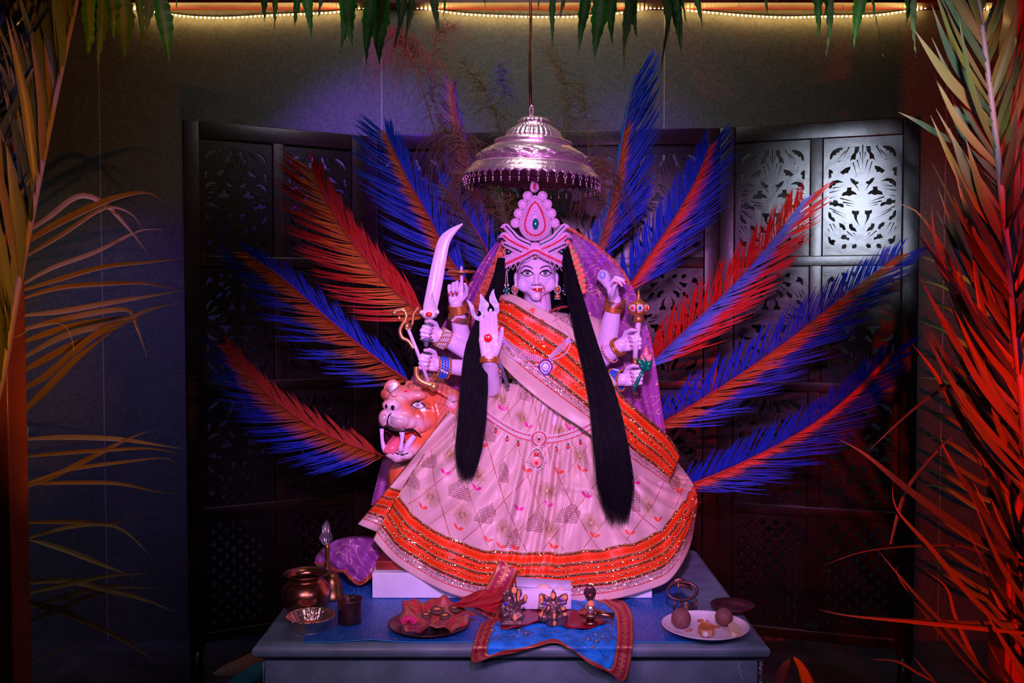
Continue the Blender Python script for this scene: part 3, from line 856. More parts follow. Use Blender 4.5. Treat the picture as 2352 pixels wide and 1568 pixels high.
ax2 = (w2 - at(1092, 815, 2.97)).normalized()
cuff(at(1017, 777, 2.93), ax2, 0.030, 6, ['clear', 'gold'], br=0.0028, pat=lambda i, k: 1 if i in (0, 5) or (i + k) % 3 == 0 else 0)
ax3 = (w3 - at(1102, 850, 2.96)).normalized()
cuff(at(1017, 844, 2.925), ax3, 0.031, 5, ['bluegem', 'goldpaint', 'clear'], br=0.0042, pat=lambda i, k: 1 if i in (0, 4) else (2 if k % 9 == 0 else 0))
bangle(at(1124, 828, 2.808), (0.02, 0.25, 1), 0.027, 0.0038, k=3)
cuff(at(1126, 856, 2.85), (0.0, 0.45, 1), 0.034, 2, ['gold', 'redgem', 'clear'], pat=lambda i, k: k % 3)
ax5 = (w5 - at(1392, 800, 2.98)).normalized()
bangle(at(1409, 706, 2.94), ax5, 0.028, 0.0040, k=3)
cuff(at(1413, 694, 2.932), ax5, 0.031, 4, ['brass', 'redgem', 'clear'], pat=lambda i, k: 2 if (k % 17 < 2) else (1 if k % 17 < 4 else 0))
ax6 = (w6 - at(1375, 828, 2.97)).normalized()
bangle(at(1419, 797, 2.925), ax6, 0.0275, 0.0042, k=2, step=0.008)
cuff(at(1400, 810, 2.94), ax6, 0.034, 2, ['gold', 'redgem', 'clear'], br=0.0018, pat=lambda i, k: k % 3)
ax7 = (w7 - at(1372, 868, 2.96)).normalized()
cuff(at(1416, 873, 2.92), ax7, 0.033, 5, ['bluegem', 'goldpaint', 'clear'], br=0.0042, pat=lambda i, k: 1 if i in (0, 4) else (2 if k % 9 == 0 else 0))

# ================================================================== crown
cr = MB()
CRC = at(1229, 560, 2.96)
def cp(px, py, off=0.0):
    """crown surface: wraps round the head low down, stands as a plate above"""
    p = at(px, py, 2.86)
    t = max(0, min(1, (py - 520) / 60))
    dx = p.x - CRC.x
    k = 1.2 + 5.0 * t
    lean = max(0, 570 - py) / 150 * 0.03
    y = 2.872 + k * dx * dx * 0.9 + lean - off
    return at(px, py, y)
def cplate(pts, off, th, mi, n=None):
    poly(cr, [cp(x, y, off) for x, y in pts], V((0, 1, 0)), th, mi)
def crow(pts, sp, fn, off=0.004):
    P = crv(pts, 6); L = length(P); n = max(2, int(L / sp))
    for i in range(n + 1):
        q = along(P, i / n); q2 = along(P, min(1, i / n + 0.02)); q1 = along(P, max(0, i / n - 0.02))
        ang = math.atan2(-(q2[1] - q1[1]), q2[0] - q1[0]); fn(cp(q[0], q[1], off), ang, i)
def pearl(r=0.0020, mi=1): return lambda p, a, i: bead(cr, p, r, mi)
def gem(w, h, mi):
    def f(p, a, i):
        ax = V((math.cos(a), 0, math.sin(a))); up = V((-math.sin(a), 0, math.cos(a)))
        sphere(cr, p, (w, 0.002, h), 8, 5, mi, axes=(ax, V((0, 1, 0)), up))
    return f
def strip(pts, w, off=0.001, mi=0):
    P = crv(pts, 6); vs = []
    for i, p in enumerate(P):
        a = np.array(P[max(i - 1, 0)]); b = np.array(P[min(i + 1, len(P) - 1)]); t = (b - a) / (np.linalg.norm(b - a) + 1e-9)
        f = i / (len(P) - 1)
        ww = w(f) if callable(w) else w * (1 if f < 0.75 else max(0.12, (1 - f) / 0.25))
        for s in (-1, 1): vs.append((p[0] - t[1] * s * ww / 2, p[1] + t[0] * s * ww / 2))
    m = len(P)
    A = [cp(x, y, off) for x, y in vs]; Bk = [p + V((0, 0.004, 0)) for p in A]
    b = A + Bk; fs = []
    for i in range(m - 1):
        fs.append((2 * i, 2 * i + 1, 2 * i + 3, 2 * i + 2)); o = 2 * m
        fs.append((o + 2 * i, o + 2 * i + 2, o + 2 * i + 3, o + 2 * i + 1))
        fs.append((2 * i, 2 * i + 2, o + 2 * i + 2, o + 2 * i)); fs.append((2 * i + 1, o + 2 * i + 1, o + 2 * i + 3, 2 * i + 3))
    cr.add(b, fs, mi)
CX0 = 1229
def drop(cx, cyb, w, ytop, n=30):   # teardrop outline, belly centre cyb
    out = []
    for k in range(n + 1):
        a = -PI / 2 + 2 * PI * k / n
        x = math.cos(a); y = math.sin(a)
        if y <= 0: pass
        out.append((x, y))
    pts = []
    for k in range(n):
        a = 2 * PI * k / n
        y = -math.cos(a); x = math.sin(a)
        if y > 0:   # upper half tapers to a point
            pass
        up = max(0, math.cos(a))
        px = cx + x * w * (1 - 0.42 * up ** 1.2)
        py = cyb - (math.cos(a) * (cyb - ytop) if math.cos(a) > 0 else math.cos(a) * w * 1.05)
        pts.append((px, py))
    return pts
# central drop
cplate(drop(CX0, 514, 37.5, 448), 0.000, 0.006, 0)
for d_, sp, fn in ((34.5, 4.2, pearl(0.0022)), (30, 4.6, pearl(0.0030, 1))):
    crow(drop(CX0, 514, d_, 448 + (37.5 - d_) * 1.9) + [drop(CX0, 514, d_, 448 + (37.5 - d_) * 1.9)[0]], sp, fn)
o_ = drop(CX0, 516, 23.5, 464); crow(o_ + [o_[0]], 6.0, gem(0.0038, 0.0034, 2), 0.004)
o_ = drop(CX0, 517, 18.5, 476); crow(o_ + [o_[0]], 3.2, pearl(0.0018), 0.003)
o_ = drop(CX0, 517, 14.5, 484); crow(o_ + [o_[0]], 3.2, pearl(0.0018), 0.003)
o_ = drop(CX0, 517, 11, 490); crow(o_ + [o_[0]], 3.0, pearl(0.0016), 0.003)
sphere(cr, cp(CX0 + 1, 514, 0.004), (0.0105, 0.005, 0.018), 8, 6, 3)
# finial
cplate(drop(1227.5, 431, 10.5, 408), 0.0, 0.006, 0)
o_ = drop(1227.5, 431, 9.3, 411); crow(o_ + [o_[0]], 3.0, pearl(0.0017)); o_ = drop(1227.5, 431, 6.6, 416); crow(o_ + [o_[0]], 2.8, pearl(0.0016))
sphere(cr, cp(1227.5, 428, 0.003), (0.0048, 0.004, 0.0098), 8, 6, 2)
# scalloped rounds up both sides
for (x, y, r) in ((-17, 450, 11.5), (-28, 469, 11.5), (-37, 490, 12), (-45, 512, 11.5)):
    for sx in (-1, 1):
        cx = CX0 + sx * abs(x)
        cplate([(cx + math.cos(2 * PI * k / 20) * r, y + math.sin(2 * PI * k / 20) * r) for k in range(20)], 0.0, 0.006, 0)
        for rr in (0.90, 0.66):
            crow([(cx + math.cos(2 * PI * k / 14) * r * rr, y + math.sin(2 * PI * k / 14) * r * rr) for k in range(15)], 2.9, pearl(0.0016), 0.003)
        sphere(cr, cp(cx, y, 0.003), 0.0048, 10, 6, 5)
# sweeping wings
for sx in (-1, 1):
    def X(l): return [(CX0 + sx * (x - CX0), y) for x, y in l]
    W1 = X([(1216, 562), (1188, 549), (1172, 532), (1161, 520), (1149, 522)]); strip(W1, 15)
    crow(X([(1217, 561), (1190, 548), (1175, 532), (1163, 520)]), 4.6, gem(0.0034, 0.0028, 4 if sx > 0 else 3), 0.004)
    for d_ in (-6, 6): crow(X([(1217 + d_ * 0.3, 561 - d_), (1190 + d_ * 0.5, 548 - d_), (1174 + d_ * 0.6, 532 - d_ * 0.8), (1160, 520 - d_ * 0.5)]), 2.9, pearl(0.0016), 0.003)
    W2 = X([(1214, 572), (1190, 563), (1168, 549), (1157, 540), (1143, 546)]); strip(W2, 15)
    crow(X([(1212, 571), (1190, 562), (1170, 550), (1158, 541)]), 4.4, gem(0.0034, 0.0032, 2), 0.004)
    for d_ in (-6, 6): crow(X([(1214 + d_ * 0.3, 572 - d_), (1190 + d_ * 0.4, 563 - d_), (1169 + d_ * 0.5, 549 - d_ * 0.9), (1156, 541 - d_ * 0.5)]), 2.9, pearl(0.0016), 0.003)
    W3 = X([(1200, 582), (1180, 572), (1163, 562), (1151, 560)]); strip(W3, 14)
    crow(X([(1196, 578), (1178, 569), (1160, 561)]), 4.6, gem(0.0036, 0.0028, 4), 0.004)
    for d_ in (-5.5, 5.5): crow(X([(1199 + d_ * 0.3, 580 - d_), (1179 + d_ * 0.4, 570 - d_), (1157, 561 - d_ * 0.8)]), 2.9, pearl(0.0016), 0.003)
    sphere(cr, cp(CX0 + sx * -61, 578, 0.003), (0.0085, 0.003, 0.0085), 10, 6, 4)
    o_ = [(CX0 + sx * -61 + math.cos(2 * PI * k / 12) * 11, 578 + math.sin(2 * PI * k / 12) * 10.5) for k in range(13)]; crow(o_, 2.9, pearl(0.0017), 0.003)
# brow band
band = [(1157, 603), (1180, 592), (1206, 580), (1229, 569), (1252, 580), (1278, 592), (1301, 603)]
strip([(x, y) for x, y in band], lambda f: 26, 0.0005, 0)
for o2, r_, sp in ((-11, 0.0016, 2.9), (-6, 0.0030, 5.2), (-1, 0.0016, 2.9), (11, 0.0016, 2.9), (14, 0.0019, 3.4)): crow([(x, y + o2) for x, y in band], sp, pearl(r_), 0.003)
crow([(x, y + 5) for x, y in band], 5.0, gem(0.0036, 0.0042, 2), 0.003)
# back of the band, round the head
def bandback(u, v):
    a = PI * (0.05 + 0.9 * u); return V((CRC.x - math.cos(a) * 0.090, 2.925 + math.sin(a) * 0.110, at(1229, 612 - 40 * v, 2.95).z))
grid(cr, bandback, 24, 3, mi=6)
# bead loops under the band
for sx in (-1, 1):
    for k in range(3):
        a = CX0 + sx * (66 - k * 11); crow([(a, 612 - k * 3), (a - sx * 4, 622 - k * 3), (a - sx * 11, 608 - k * 4)], 2.8, pearl(0.0016), 0.002)
crow([(1198, 601), (1212, 596), (1222, 590), (1231, 587), (1240, 590), (1252, 596), (1266, 601)], 2.8, pearl(0.0016), 0.0)
sphere(cr, cp(1230, 589, 0.004), (0.006, 0.003, 0.004), 8, 6, 6)
cr.build('crown', [mat('crown_plate', (0.80, 0.50, 0.78), 0.4, coat=0.3), M['pearl'], M['redgem'], M['greengem'], M['darkgem'], M['clear'], M['gold']], god)

# ================================================================== garments
def interp(curve, u):
    return along(curve, u)
# border cloth shader: distance from the hem (metres) in uv.y
def border_mat(name, pink, sc=1.0):
    m = mat(name, pink, 0.38, bump=0.0, spec=0.28)
    nt = m.node_tree; L = nt.links; b = nt.nodes['Principled BSDF']
    uv = nd(m, 'ShaderNodeUVMap'); sp = nd(m, 'ShaderNodeSeparateXYZ'); L.new(uv.outputs[0], sp.inputs[0])
    x, y = sp.outputs[0], sp.outputs[1]
    nz = nd(m, 'ShaderNodeTexNoise'); nz.inputs['Scale'].default_value = 30; L.new(uv.outputs[0], nz.inputs['Vector'])
    yw = mth(m, 'ADD', y, mth(m, 'MULTIPLY', mth(m, 'SUBTRACT', nz.outputs[0], 0.5), 0.003))
    f = mth(m, 'DIVIDE', yw, 0.20)
    rp = nd(m, 'ShaderNodeValToRGB'); cr_ = rp.color_ramp; cr_.interpolation = 'CONSTANT'
    OR = (0.82, 0.045, 0.004); GD = (0.42, 0.16, 0.05); BK = (0.05, 0.03, 0.01); SV = (0.60, 0.40, 0.38); RD = (0.62, 0.02, 0.01)
    st_ = [(0, pink), (0.022, RD), (0.0245, SV), (0.036, (0.3, 0.16, 0.12)), (0.039, SV), (0.044, RD), (0.0465, BK), (0.052, GD), (0.0545, OR), (0.080, BK), (0.084, GD), (0.0875, OR), (0.113, BK), (0.117, GD), (0.1205, OR), (0.146, BK), (0.150, GD), (0.1535, pink)]
    while len(cr_.elements) < len(st_): cr_.elements.new(0.5)
    for e, (p, c) in zip(cr_.elements, st_): pass
    for i, (p, c) in enumerate(st_): cr_.elements[i].position = p / 0.20 * sc; cr_.elements[i].color = (*c, 1)
    L.new(f, rp.inputs[0])
    # sequin mask: round dots, strong in the metal rows and thin between
    r2_ = nd(m, 'ShaderNodeValToRGB'); c2 = r2_.color_ramp; c2.interpolation = 'CONSTANT'
    s2 = [(0, 0), (0.0245, 0.85), (0.044, 0), (0.0465, 0.9), (0.0545, 0.03), (0.064, 0.45), (0.070, 0.03), (0.078, 0.8), (0.0875, 0.03), (0.097, 0.45), (0.103, 0.03), (0.111, 0.8), (0.1205, 0.03), (0.146, 0.8), (0.1535, 0.0)]
    while len(c2.elements) < len(s2): c2.elements.new(0.5)
    for i, (p, c) in enumerate(s2): c2.elements[i].position = p / 0.20 * sc; c2.elements[i].color = (c, c, c, 1)
    L.new(f, r2_.inputs[0])
    vo = nd(m, 'ShaderNodeTexVoronoi'); vo.inputs['Scale'].default_value = 230 / sc; L.new(uv.outputs[0], vo.inputs['Vector'])
    sc_ = nd(m, 'ShaderNodeSeparateColor'); L.new(vo.outputs['Color'], sc_.inputs[0])
    dot = mth(m, 'MULTIPLY', mth(m, 'LESS_THAN', vo.outputs['Distance'], 0.42), mth(m, 'LESS_THAN', sc_.outputs[0], r2_.outputs[0]))
    # wavy stitched gold lines inside the orange bands
    wv = mth(m, 'MULTIPLY', mth(m, 'SINE', mth(m, 'MULTIPLY', x, 420 / sc)), 0.0013 * sc)
    dd = mth(m, 'PINGPONG', mth(m, 'ADD', mth(m, 'ADD', y, wv), -0.0045 * sc), 0.0085 * sc)
    ln = mth(m, 'MULTIPLY', mth(m, 'LESS_THAN', dd, 0.0009 * sc), mth(m, 'LESS_THAN', y, 0.153 * sc)); ln = mth(m, 'MULTIPLY', ln, mth(m, 'GREATER_THAN', y, 0.05 * sc))
    mx = nd(m, 'ShaderNodeMix', data_type='RGBA'); L.new(mth(m, 'MULTIPLY', ln, 0.7), mx.inputs[0]); L.new(rp.outputs[0], mx.inputs[6]); mx.inputs[7].default_value = (0.70, 0.34, 0.16, 1)
    mg = nd(m, 'ShaderNodeMix', data_type='RGBA'); L.new(dot, mg.inputs[0]); L.new(mx.outputs[2], mg.inputs[6]); mg.inputs[7].default_value = (0.95, 0.68, 0.30, 1)
    L.new(mg.outputs[2], b.inputs['Base Color']); L.new(mth(m, 'MULTIPLY', dot, 0.85), b.inputs['Metallic'])
    # per-sequin tilt
    sb = nd(m, 'ShaderNodeVectorMath', operation='SUBTRACT'); L.new(vo.outputs['Color'], sb.inputs[0]); sb.inputs[1].default_value = (0.5, 0.5, 0.5)
    ml = nd(m, 'ShaderNodeVectorMath', operation='SCALE'); L.new(sb.outputs[0], ml.inputs[0]); L.new(mth(m, 'MULTIPLY', dot, 1.1), ml.inputs['Scale'])
    ge = nd(m, 'ShaderNodeNewGeometry'); ad = nd(m, 'ShaderNodeVectorMath', operation='ADD'); L.new(ge.outputs['Normal'], ad.inputs[0]); L.new(ml.outputs[0], ad.inputs[1])
    no = nd(m, 'ShaderNodeVectorMath', operation='NORMALIZE'); L.new(ad.outputs[0], no.inputs[0])
    bp = nd(m, 'ShaderNodeBump'); bp.inputs['Strength'].default_value = 0.55; bp.inputs['Distance'].default_value = 0.003
    n2 = nd(m, 'ShaderNodeTexNoise'); n2.inputs['Scale'].default_value = 38; n2.inputs['Detail'].default_value = 3; L.new(uv.outputs[0], n2.inputs['Vector'])
    L.new(n2.outputs[0], bp.inputs['Height']); L.new(no.outputs[0], bp.inputs['Normal']); L.new(bp.outputs[0], b.inputs['Normal'])
    L.new(mth(m, 'SUBTRACT', 0.36, mth(m, 'MULTIPLY', dot, 0.14)), b.inputs['Roughness'])
    return m
PINK = (0.66, 0.47, 0.41)
sari = border_mat('sari_cloth', PINK)
M['sari'] = sari
M['pinksatin'] = mat('pink_satin', PINK, 0.35, bump=0.2, bscale=30, spec=0.4)

def cloth(fn, nu, nv, name, parent, m=None, uoff=0.0, th=0.0016, ybase=0.0, ymap=None):
    """draped sheet from fn(u,v); uv.x runs along, uv.y is the distance up from the v=1 edge"""
    P = [[V(fn(i / nu, j / nv)) for i in range(nu + 1)] for j in range(nv + 1)]
    ux = [0.0]
    for i in range(nu): ux.append(ux[-1] + (P[nv][i + 1] - P[nv][i]).length)
    UV = [[0] * (nu + 1) for _ in range(nv + 1)]
    for i in range(nu + 1):
        s = ybase
        for j in range(nv, -1, -1):
            if j < nv: s += (P[j + 1][i] - P[j][i]).length
            UV[j][i] = (ux[i] + uoff, ymap(j / nv) if ymap else s)
    mb = MB(); vs = []; uvs = []
    for j in range(nv + 1):
        for i in range(nu + 1): vs.append(P[j][i]); uvs.append(UV[j][i])
    w = nu + 1
    fs = [(j * w + i, (j + 1) * w + i, (j + 1) * w + i + 1, j * w + i + 1) for j in range(nv) for i in range(nu)]
    mb.add(vs, fs, 0, None, uvs)
    o = mb.build(name, m or M['sari'], parent)
    if th > 0:
        md = o.modifiers.new('thickness', 'SOLIDIFY'); md.thickness = th; md.offset = 0
    tree = BVHTree.FromPolygons(vs, fs)
    return o, tree, P, UV
# skirt
topc = [(1047, 938), (1075, 905), (1105, 884), (1170, 880), (1240, 895), (1330, 925), (1400, 975), (1480, 1030), (1556, 1062)]
hemc = crv([(857, 1238), (905, 1290), (980, 1338), (1060, 1371), (1180, 1388), (1300, 1386), (1400, 1377), (1480, 1357), (1540, 1330), (1582, 1262), (1597, 1192)], 6)
topc = crv(topc, 6)
def skirt(u, v):
    a = along(topc, u); b = along(hemc, u)
    px = a[0] + (b[0] - a[0]) * v; py = a[1] + (b[1] - a[1]) * v
    # sag outwards on the right flank
    bulge = math.sin(PI * v)
    if u > 0.72: px += (u - 0.72) / 0.28 * 22 * bulge; 
    if u < 0.25: px -= (0.25 - u) / 0.25 * 6 * bulge
    Y = 2.905 - 0.16 * math.sin(min(1, v * 1.5) * PI / 2) - 0.025 * v
    Y += 0.11 * max(0, (0.3 - u) / 0.3) ** 1.6 + 0.26 * max(0, (u - 0.68) / 0.32) ** 1.8
    # lap dip between the knees, gathered folds in the middle
    c = math.exp(-((u - 0.44) / 0.10) ** 2)
    Y += 0.034 * c * math.sin(PI * min(1, v * 1.2))
    fold = c * (0.014 * math.sin(u * 120 + v * 2.0 + 2.4 * math.sin(v * 4)) + 0.007 * math.sin(u * 230 + 3 * v + math.sin(v * 9))) * (0.35 + 0.65 * math.sin(PI * min(1, v + 0.15)))
    c2 = math.exp(-((v) / 0.14) ** 2)
    fold += c2 * 0.005 * math.sin(u * 210 + 3 * math.sin(u * 17))
    c3 = math.sin(PI * min(1, v * 1.05)) ** 0.7
    fold += c3 * (0.006 * math.sin((u - 0.44) * 62 / (0.35 + v) + 1.3) + 0.0035 * math.sin(u * 48 - v * 26 + 2 * math.sin(u * 11)) + 0.0025 * math.sin(u * 95 + v * 33 + 3 * math.sin(v * 6 + u * 8)))
    fold += 0.006 * math.sin(u * 30 + v * 7) * v + 0.004 * math.sin(u * 55 - v * 11)
    fold += 0.012 * math.sin(u * 16 + 1) * v * v
    # a pocket of cloth folding over at the right of the middle
    fold += 0.012 * math.exp(-((v - 0.42 + 0.10 * (u - 0.55)) / 0.02) ** 2) * (1 if 0.50 < u < 0.78 else 0)
    return PX(px, py, Y - fold)
skirt_o, skT, skP, skUV = cloth(skirt, 300, 110, 'skirt', god)
# side flap, picture left, behind the front of the skirt
def flap(u, v):
    a = along([(868, 1130), (905, 1065), (975, 985)], u); b = along([(820, 1203), (868, 1224), (930, 1245)], u)
    a = along([(1030, 945), (1060, 960)], u); b = along([(821, 1203), (905, 1238)], u)
    px = a[0] + (b[0] - a[0]) * v; py = a[1] + (b[1] - a[1]) * v + 6 * math.sin(PI * v) * (1 - u)
    return PX(px, py, 2.868 + 0.03 * u + 0.004 * math.sin(u * 9 + v * 14))
flap_o, flT, _, _ = cloth(flap, 40, 90, 'skirt_flap', god)
mbp = MB(); tube(mbp, [flap(0, k / 40) + V((0, -0.002, 0)) for k in range(41)], 0.0016, 6, 0); tube(mbp, [skirt(0, k / 60) + V((0, -0.002, 0)) for k in range(61)], 0.0018, 6, 0)
mbp.build('gold_piping', M['brass'], god)
# stuffing of the skirt: a closed back so it stands as a volume
def sback(u, v):
    a = skirt(0, v) + V((0.002, 0.004, 0)); b = skirt(1, v) + V((-0.002, 0.004, 0)); p = a + (b - a) * u; p.y += 0.22 * math.sin(PI * u) * (0.5 + 0.5 * v) + 0.02; p.z = max(p.z, TZ + 0.118) if p.y > 2.78 else p.z; return p
cloth(sback, 40, 20, 'skirt_back', god, M['pinksatin'])

# blouse over the torso
def blouse(u, v):
    a = 2 * PI * u
    py = 716 + 150 * v
    w = [0.060, 0.145, 0.165, 0.150, 0.125, 0.108, 0.104][0:7]
    rx = along([(x,) for x in [0.055, 0.150, 0.172, 0.165, 0.140, 0.118, 0.110]], v)[0]
    k = v * 6; i = min(int(k), 5); t = k - i; L_ = [0.056, 0.142, 0.176, 0.172, 0.150, 0.122, 0.112]; R_ = [0.055, 0.078, 0.092, 0.112, 0.118, 0.106, 0.102]
    rx = L_[i] * (1 - t) + L_[i + 1] * t; ry = R_[i] * (1 - t) + R_[i + 1] * t
    c = PX(1243, py, 2.995)
    return c + V((math.sin(a) * rx, -math.cos(a) * ry + 0.002 * math.sin(a * 9 + v * 10), 0))
mb = MB(); grid(mb, blouse, 72, 24, wrap=True); bl = mb.build('blouse', M['pinksatin'], god); blT = mb.bvh()
for sx, sh in ((-1, 1128), (1, 1352)):
    mb = MB(); tube(mb, [at(1243 + sx * 66, 745, 3.0), at(sh, 758, 3.01), at(sh - 0, 792, 2.99)], [0.052, 0.052, 0.047], 20); mb.build('sleeve', M['pinksatin'] if sx > 0 else M['sari'], god)

# sari end across the chest
dt = crv([(1128, 694), (1168, 692), (1235, 732), (1310, 778), (1370, 838), (1425, 905), (1480, 955), (1535, 1003), (1562, 1048)], 8)
db = crv([(1108, 790), (1142, 826), (1195, 880), (1262, 934), (1338, 984), (1395, 1030), (1440, 1078), (1495, 1112), (1528, 1128)], 8)
def drape(u, v):
    a = along(dt, u); b = along(db, u); px = a[0] + (b[0] - a[0]) * v; py = a[1] + (b[1] - a[1]) * v
    Y = 2.878 - 0.02 * math.sin(PI * min(1, u * 1.4)) + (0.08 * max(0, (0.16 - u) / 0.16) ** 1.5) 
    if u > 0.35: Y -= 0.085 * min(1, (u - 0.35) / 0.30)
    if u > 0.72: Y += 0.14 * ((u - 0.72) / 0.28) ** 1.5
    Y += 0.0045 * math.sin(v * 13 + u * 6) + 0.003 * math.sin(u * 40 + v * 5)
    return PX(px, py, Y)
dr_o, drT, _, _ = cloth(drape, 140, 60, 'sari_drape', god, M['sari'], ymap=lambda v: (1 - v) * 0.1 if v > 0.78 else 0.022 + (0.78 - v) / 0.78 * 0.131)
# folded pink edge above the band (collar) and the gold piping down it
def collar(u, v):
    a = along(dt, u * 0.62); px, py = a[0] + 6 * v, a[1] - (10 + 16 * math.sin(PI * min(1, u * 1.1))) * v
    base = drape(u * 0.62, 0.0); q = PX(px, py, base.y + 0.005 + 0.012 * v); return q
co_, coT, _, _ = cloth(collar, 60, 8, 'sari_pleat', god, M['pinksatin'])
mb = MB()
for k in range(150):
    p = drape(k / 150 * 0.98 + 0.005, 0.0); bead(mb, p + V((0, -0.003, 0)), 0.0026)
mb.build('sari_edging', M['brass'], god)
mb = MB(); tube(mb, [PX(*p) for p in crv([(1262, 716, 2.93), (1280, 708, 2.935), (1300, 704, 2.94), (1325, 706, 2.95)], 6)], 0.004, 8); mb.build('neck_piping', mat('red_gold_braid', (0.35, 0.05, 0.03), 0.4, 0.3, bump=0.8, bscale=500), god)

cth = MB()
for pts in ([(1208, 706), (1216, 716), (1214, 728)], [(1232, 728), (1240, 740), (1238, 752)], [(1262, 716), (1290, 735), (1330, 760)], [(1285, 708), (1275, 730), (1290, 755)], [(1320, 715), (1300, 745), (1312, 775)], [(1345, 745), (1330, 775), (1345, 800)], [(1268, 738), (1300, 728), (1340, 730)], [(1352, 800), (1362, 820), (1372, 836)], [(1175, 695), (1182, 706), (1186, 716)]):
    tube(cth, [cast(x, y, [coT, blT, drT], 0.002) for x, y in crv(pts, 6)], 0.0009, 4, 0, cap=False)
for (x, y, a) in ((1157, 697, 1.9), (1166, 703, 0.1), (1225, 722, 1.8), (1236, 734, -0.2), (1324, 796, 0.4), (1352, 812, 0.1), (1215, 712, 0.2)):
    vs = []
    for k in range(7):
        t = k / 6; w_p = 3.2 * math.sin(PI * t) ** 0.8
        for s in (-1, 1): vs.append(cast(x + math.cos(a) * 16 * t - math.sin(a) * w_p * s, y - math.sin(a) * 16 * t - math.cos(a) * w_p * s, [coT, blT, drT], 0.0025))
    cth.add(vs, [(2 * k, 2 * k + 1, 2 * k + 3, 2 * k + 2) for k in range(6)], 1)
cth.build('embroidery', [mat('copper_stitch', (0.50, 0.18, 0.12), 0.4, 0.2), mat('coral_stitch', (0.85, 0.10, 0.05), 0.5)], god)
# ---------------- embroidery on the pink field
NU, NV = 300, 110
def SP(u, v, off=0.0022):
    """point and normal on the skirt"""
    u = min(max(u, 0), 1); v = min(max(v, 0), 1)
    x = u * NU; y = v * NV; i = min(int(x), NU - 1); j = min(int(y), NV - 1); s, t = x - i, y - j
    p00, p10, p01, p11 = skP[j][i], skP[j][i + 1], skP[j + 1][i], skP[j + 1][i + 1]
    p = p00 * (1 - s) * (1 - t) + p10 * s * (1 - t) + p01 * (1 - s) * t + p11 * s * t
    n = (p10 - p00).cross(p01 - p00); 
    if n.length < 1e-12: n = V((0, -1, 0))
    n.normalize()
    if n.y > 0: n = -n
    return p + n * off
def hemdist(u, v):
    i = min(int(u * NU), NU); j = min(int(v * NV), NV); return skUV[j][i][1]
def at_px(px, py):
    """(u,v) of the skirt point seen at a picture position"""
    best = None
    for j in range(0, NV + 1, 2):
        for i in range(0, NU + 1, 3):
            q = (GR[j][i][0] - px) ** 2 + (GR[j][i][1] - py) ** 2
            if best is None or q < best[0]: best = (q, i / NU, j / NV)
    return best[1], best[2]
def topix(p):
    f = V((0, math.cos(PITCH), -math.sin(PITCH))); u = V((0, math.sin(PITCH), math.cos(PITCH))); d = p - EYE
    w = d.dot(f); return (CXP + F * d.x / w, CYP - F * d.dot(u) / w)
GR = [[topix(skP[j][i]) for i in range(NU + 1)] for j in range(NV + 1)]
emb = MB()   # 0 gold thread, 1 magenta, 2 orange, 3 dark sequins, 4 pale gold
def loc(u0, v0, a, b):
    """offset a metres along, b metres up, from a skirt point"""
    i = min(int(u0 * NU), NU - 1); j = min(int(v0 * NV), NV - 1)
    du = (skP[j][i + 1] - skP[j][i]); dv = (skP[min(j + 1, NV)][i] - skP[j][i]) if j < NV else (skP[j][i] - skP[j - 1][i])
    lu = max(math.hypot(du.x, du.z) * NU, 0.25); lv = max(math.hypot(dv.x, dv.z) * NV, 0.2)
    sh = (dv.x / (abs(dv.z) + 1e-6))
    return u0 + (a + b * sh) / lu, v0 - b / lv
def line3(pts, r, mi, n=10):
    P = []
    for k in range(len(pts) - 1):
        for q in range(n): t = q / n; P.append(SP(pts[k][0] * (1 - t) + pts[k + 1][0] * t, pts[k][1] * (1 - t) + pts[k + 1][1] * t, 0.0010))
    P.append(SP(*pts[-1], 0.0010)); tube(emb, P, r, 4, mi, cap=False)
def petal(u0, v0, ang, L_, w, mi):
    vs = [];
    for k in range(9):
        t = k / 8; ww = w * math.sin(PI * t) ** 0.8
        cx, cy = math.cos(ang) * L_ * t, math.sin(ang) * L_ * t
        for s in (-1, 1): vs.append(SP(*loc(u0, v0, cx - math.sin(ang) * ww * s, cy + math.cos(ang) * ww * s), 0.0016))
    emb.add(vs, [(2 * k, 2 * k + 1, 2 * k + 3, 2 * k + 2) for k in range(8)], mi)
def sunflower(u0, v0, R_):
    for k in range(38):
        a = 2 * PI * k / 38; r1 = R_ * (0.75 + 0.3 * rnd.random())
        pts = [loc(u0, v0, math.cos(a + q * 0.25) * r1 * (0.12 + 0.88 * q), math.sin(a + q * 0.25) * r1 * (0.12 + 0.88 * q)) for q in (0, 0.5, 1)]
        line3(pts, 0.0007, 4, 3)
def trapez(u0, v0, w, h, lean, mi):
    nx, ny = int(w / 0.0042), int(h / 0.0052)
    for j in range(ny):
        for i in range(nx):
            a = (i - (nx - 1) / 2) * 0.0042; b = (j - (ny - 1) / 2) * 0.0052
            if b > h * (0.5 - 0.45 * abs(a / w * 2) ** 1.0) - 0.002: continue
            x = a + lean * b
            p = SP(*loc(u0, v0, x, b), 0.0014); sphere(emb, p, (0.0019, 0.0008, 0.0020), 5, 3, mi if (i + j) % 5 else 0)
inb = lambda u, v: hemdist(u, v) > 0.158
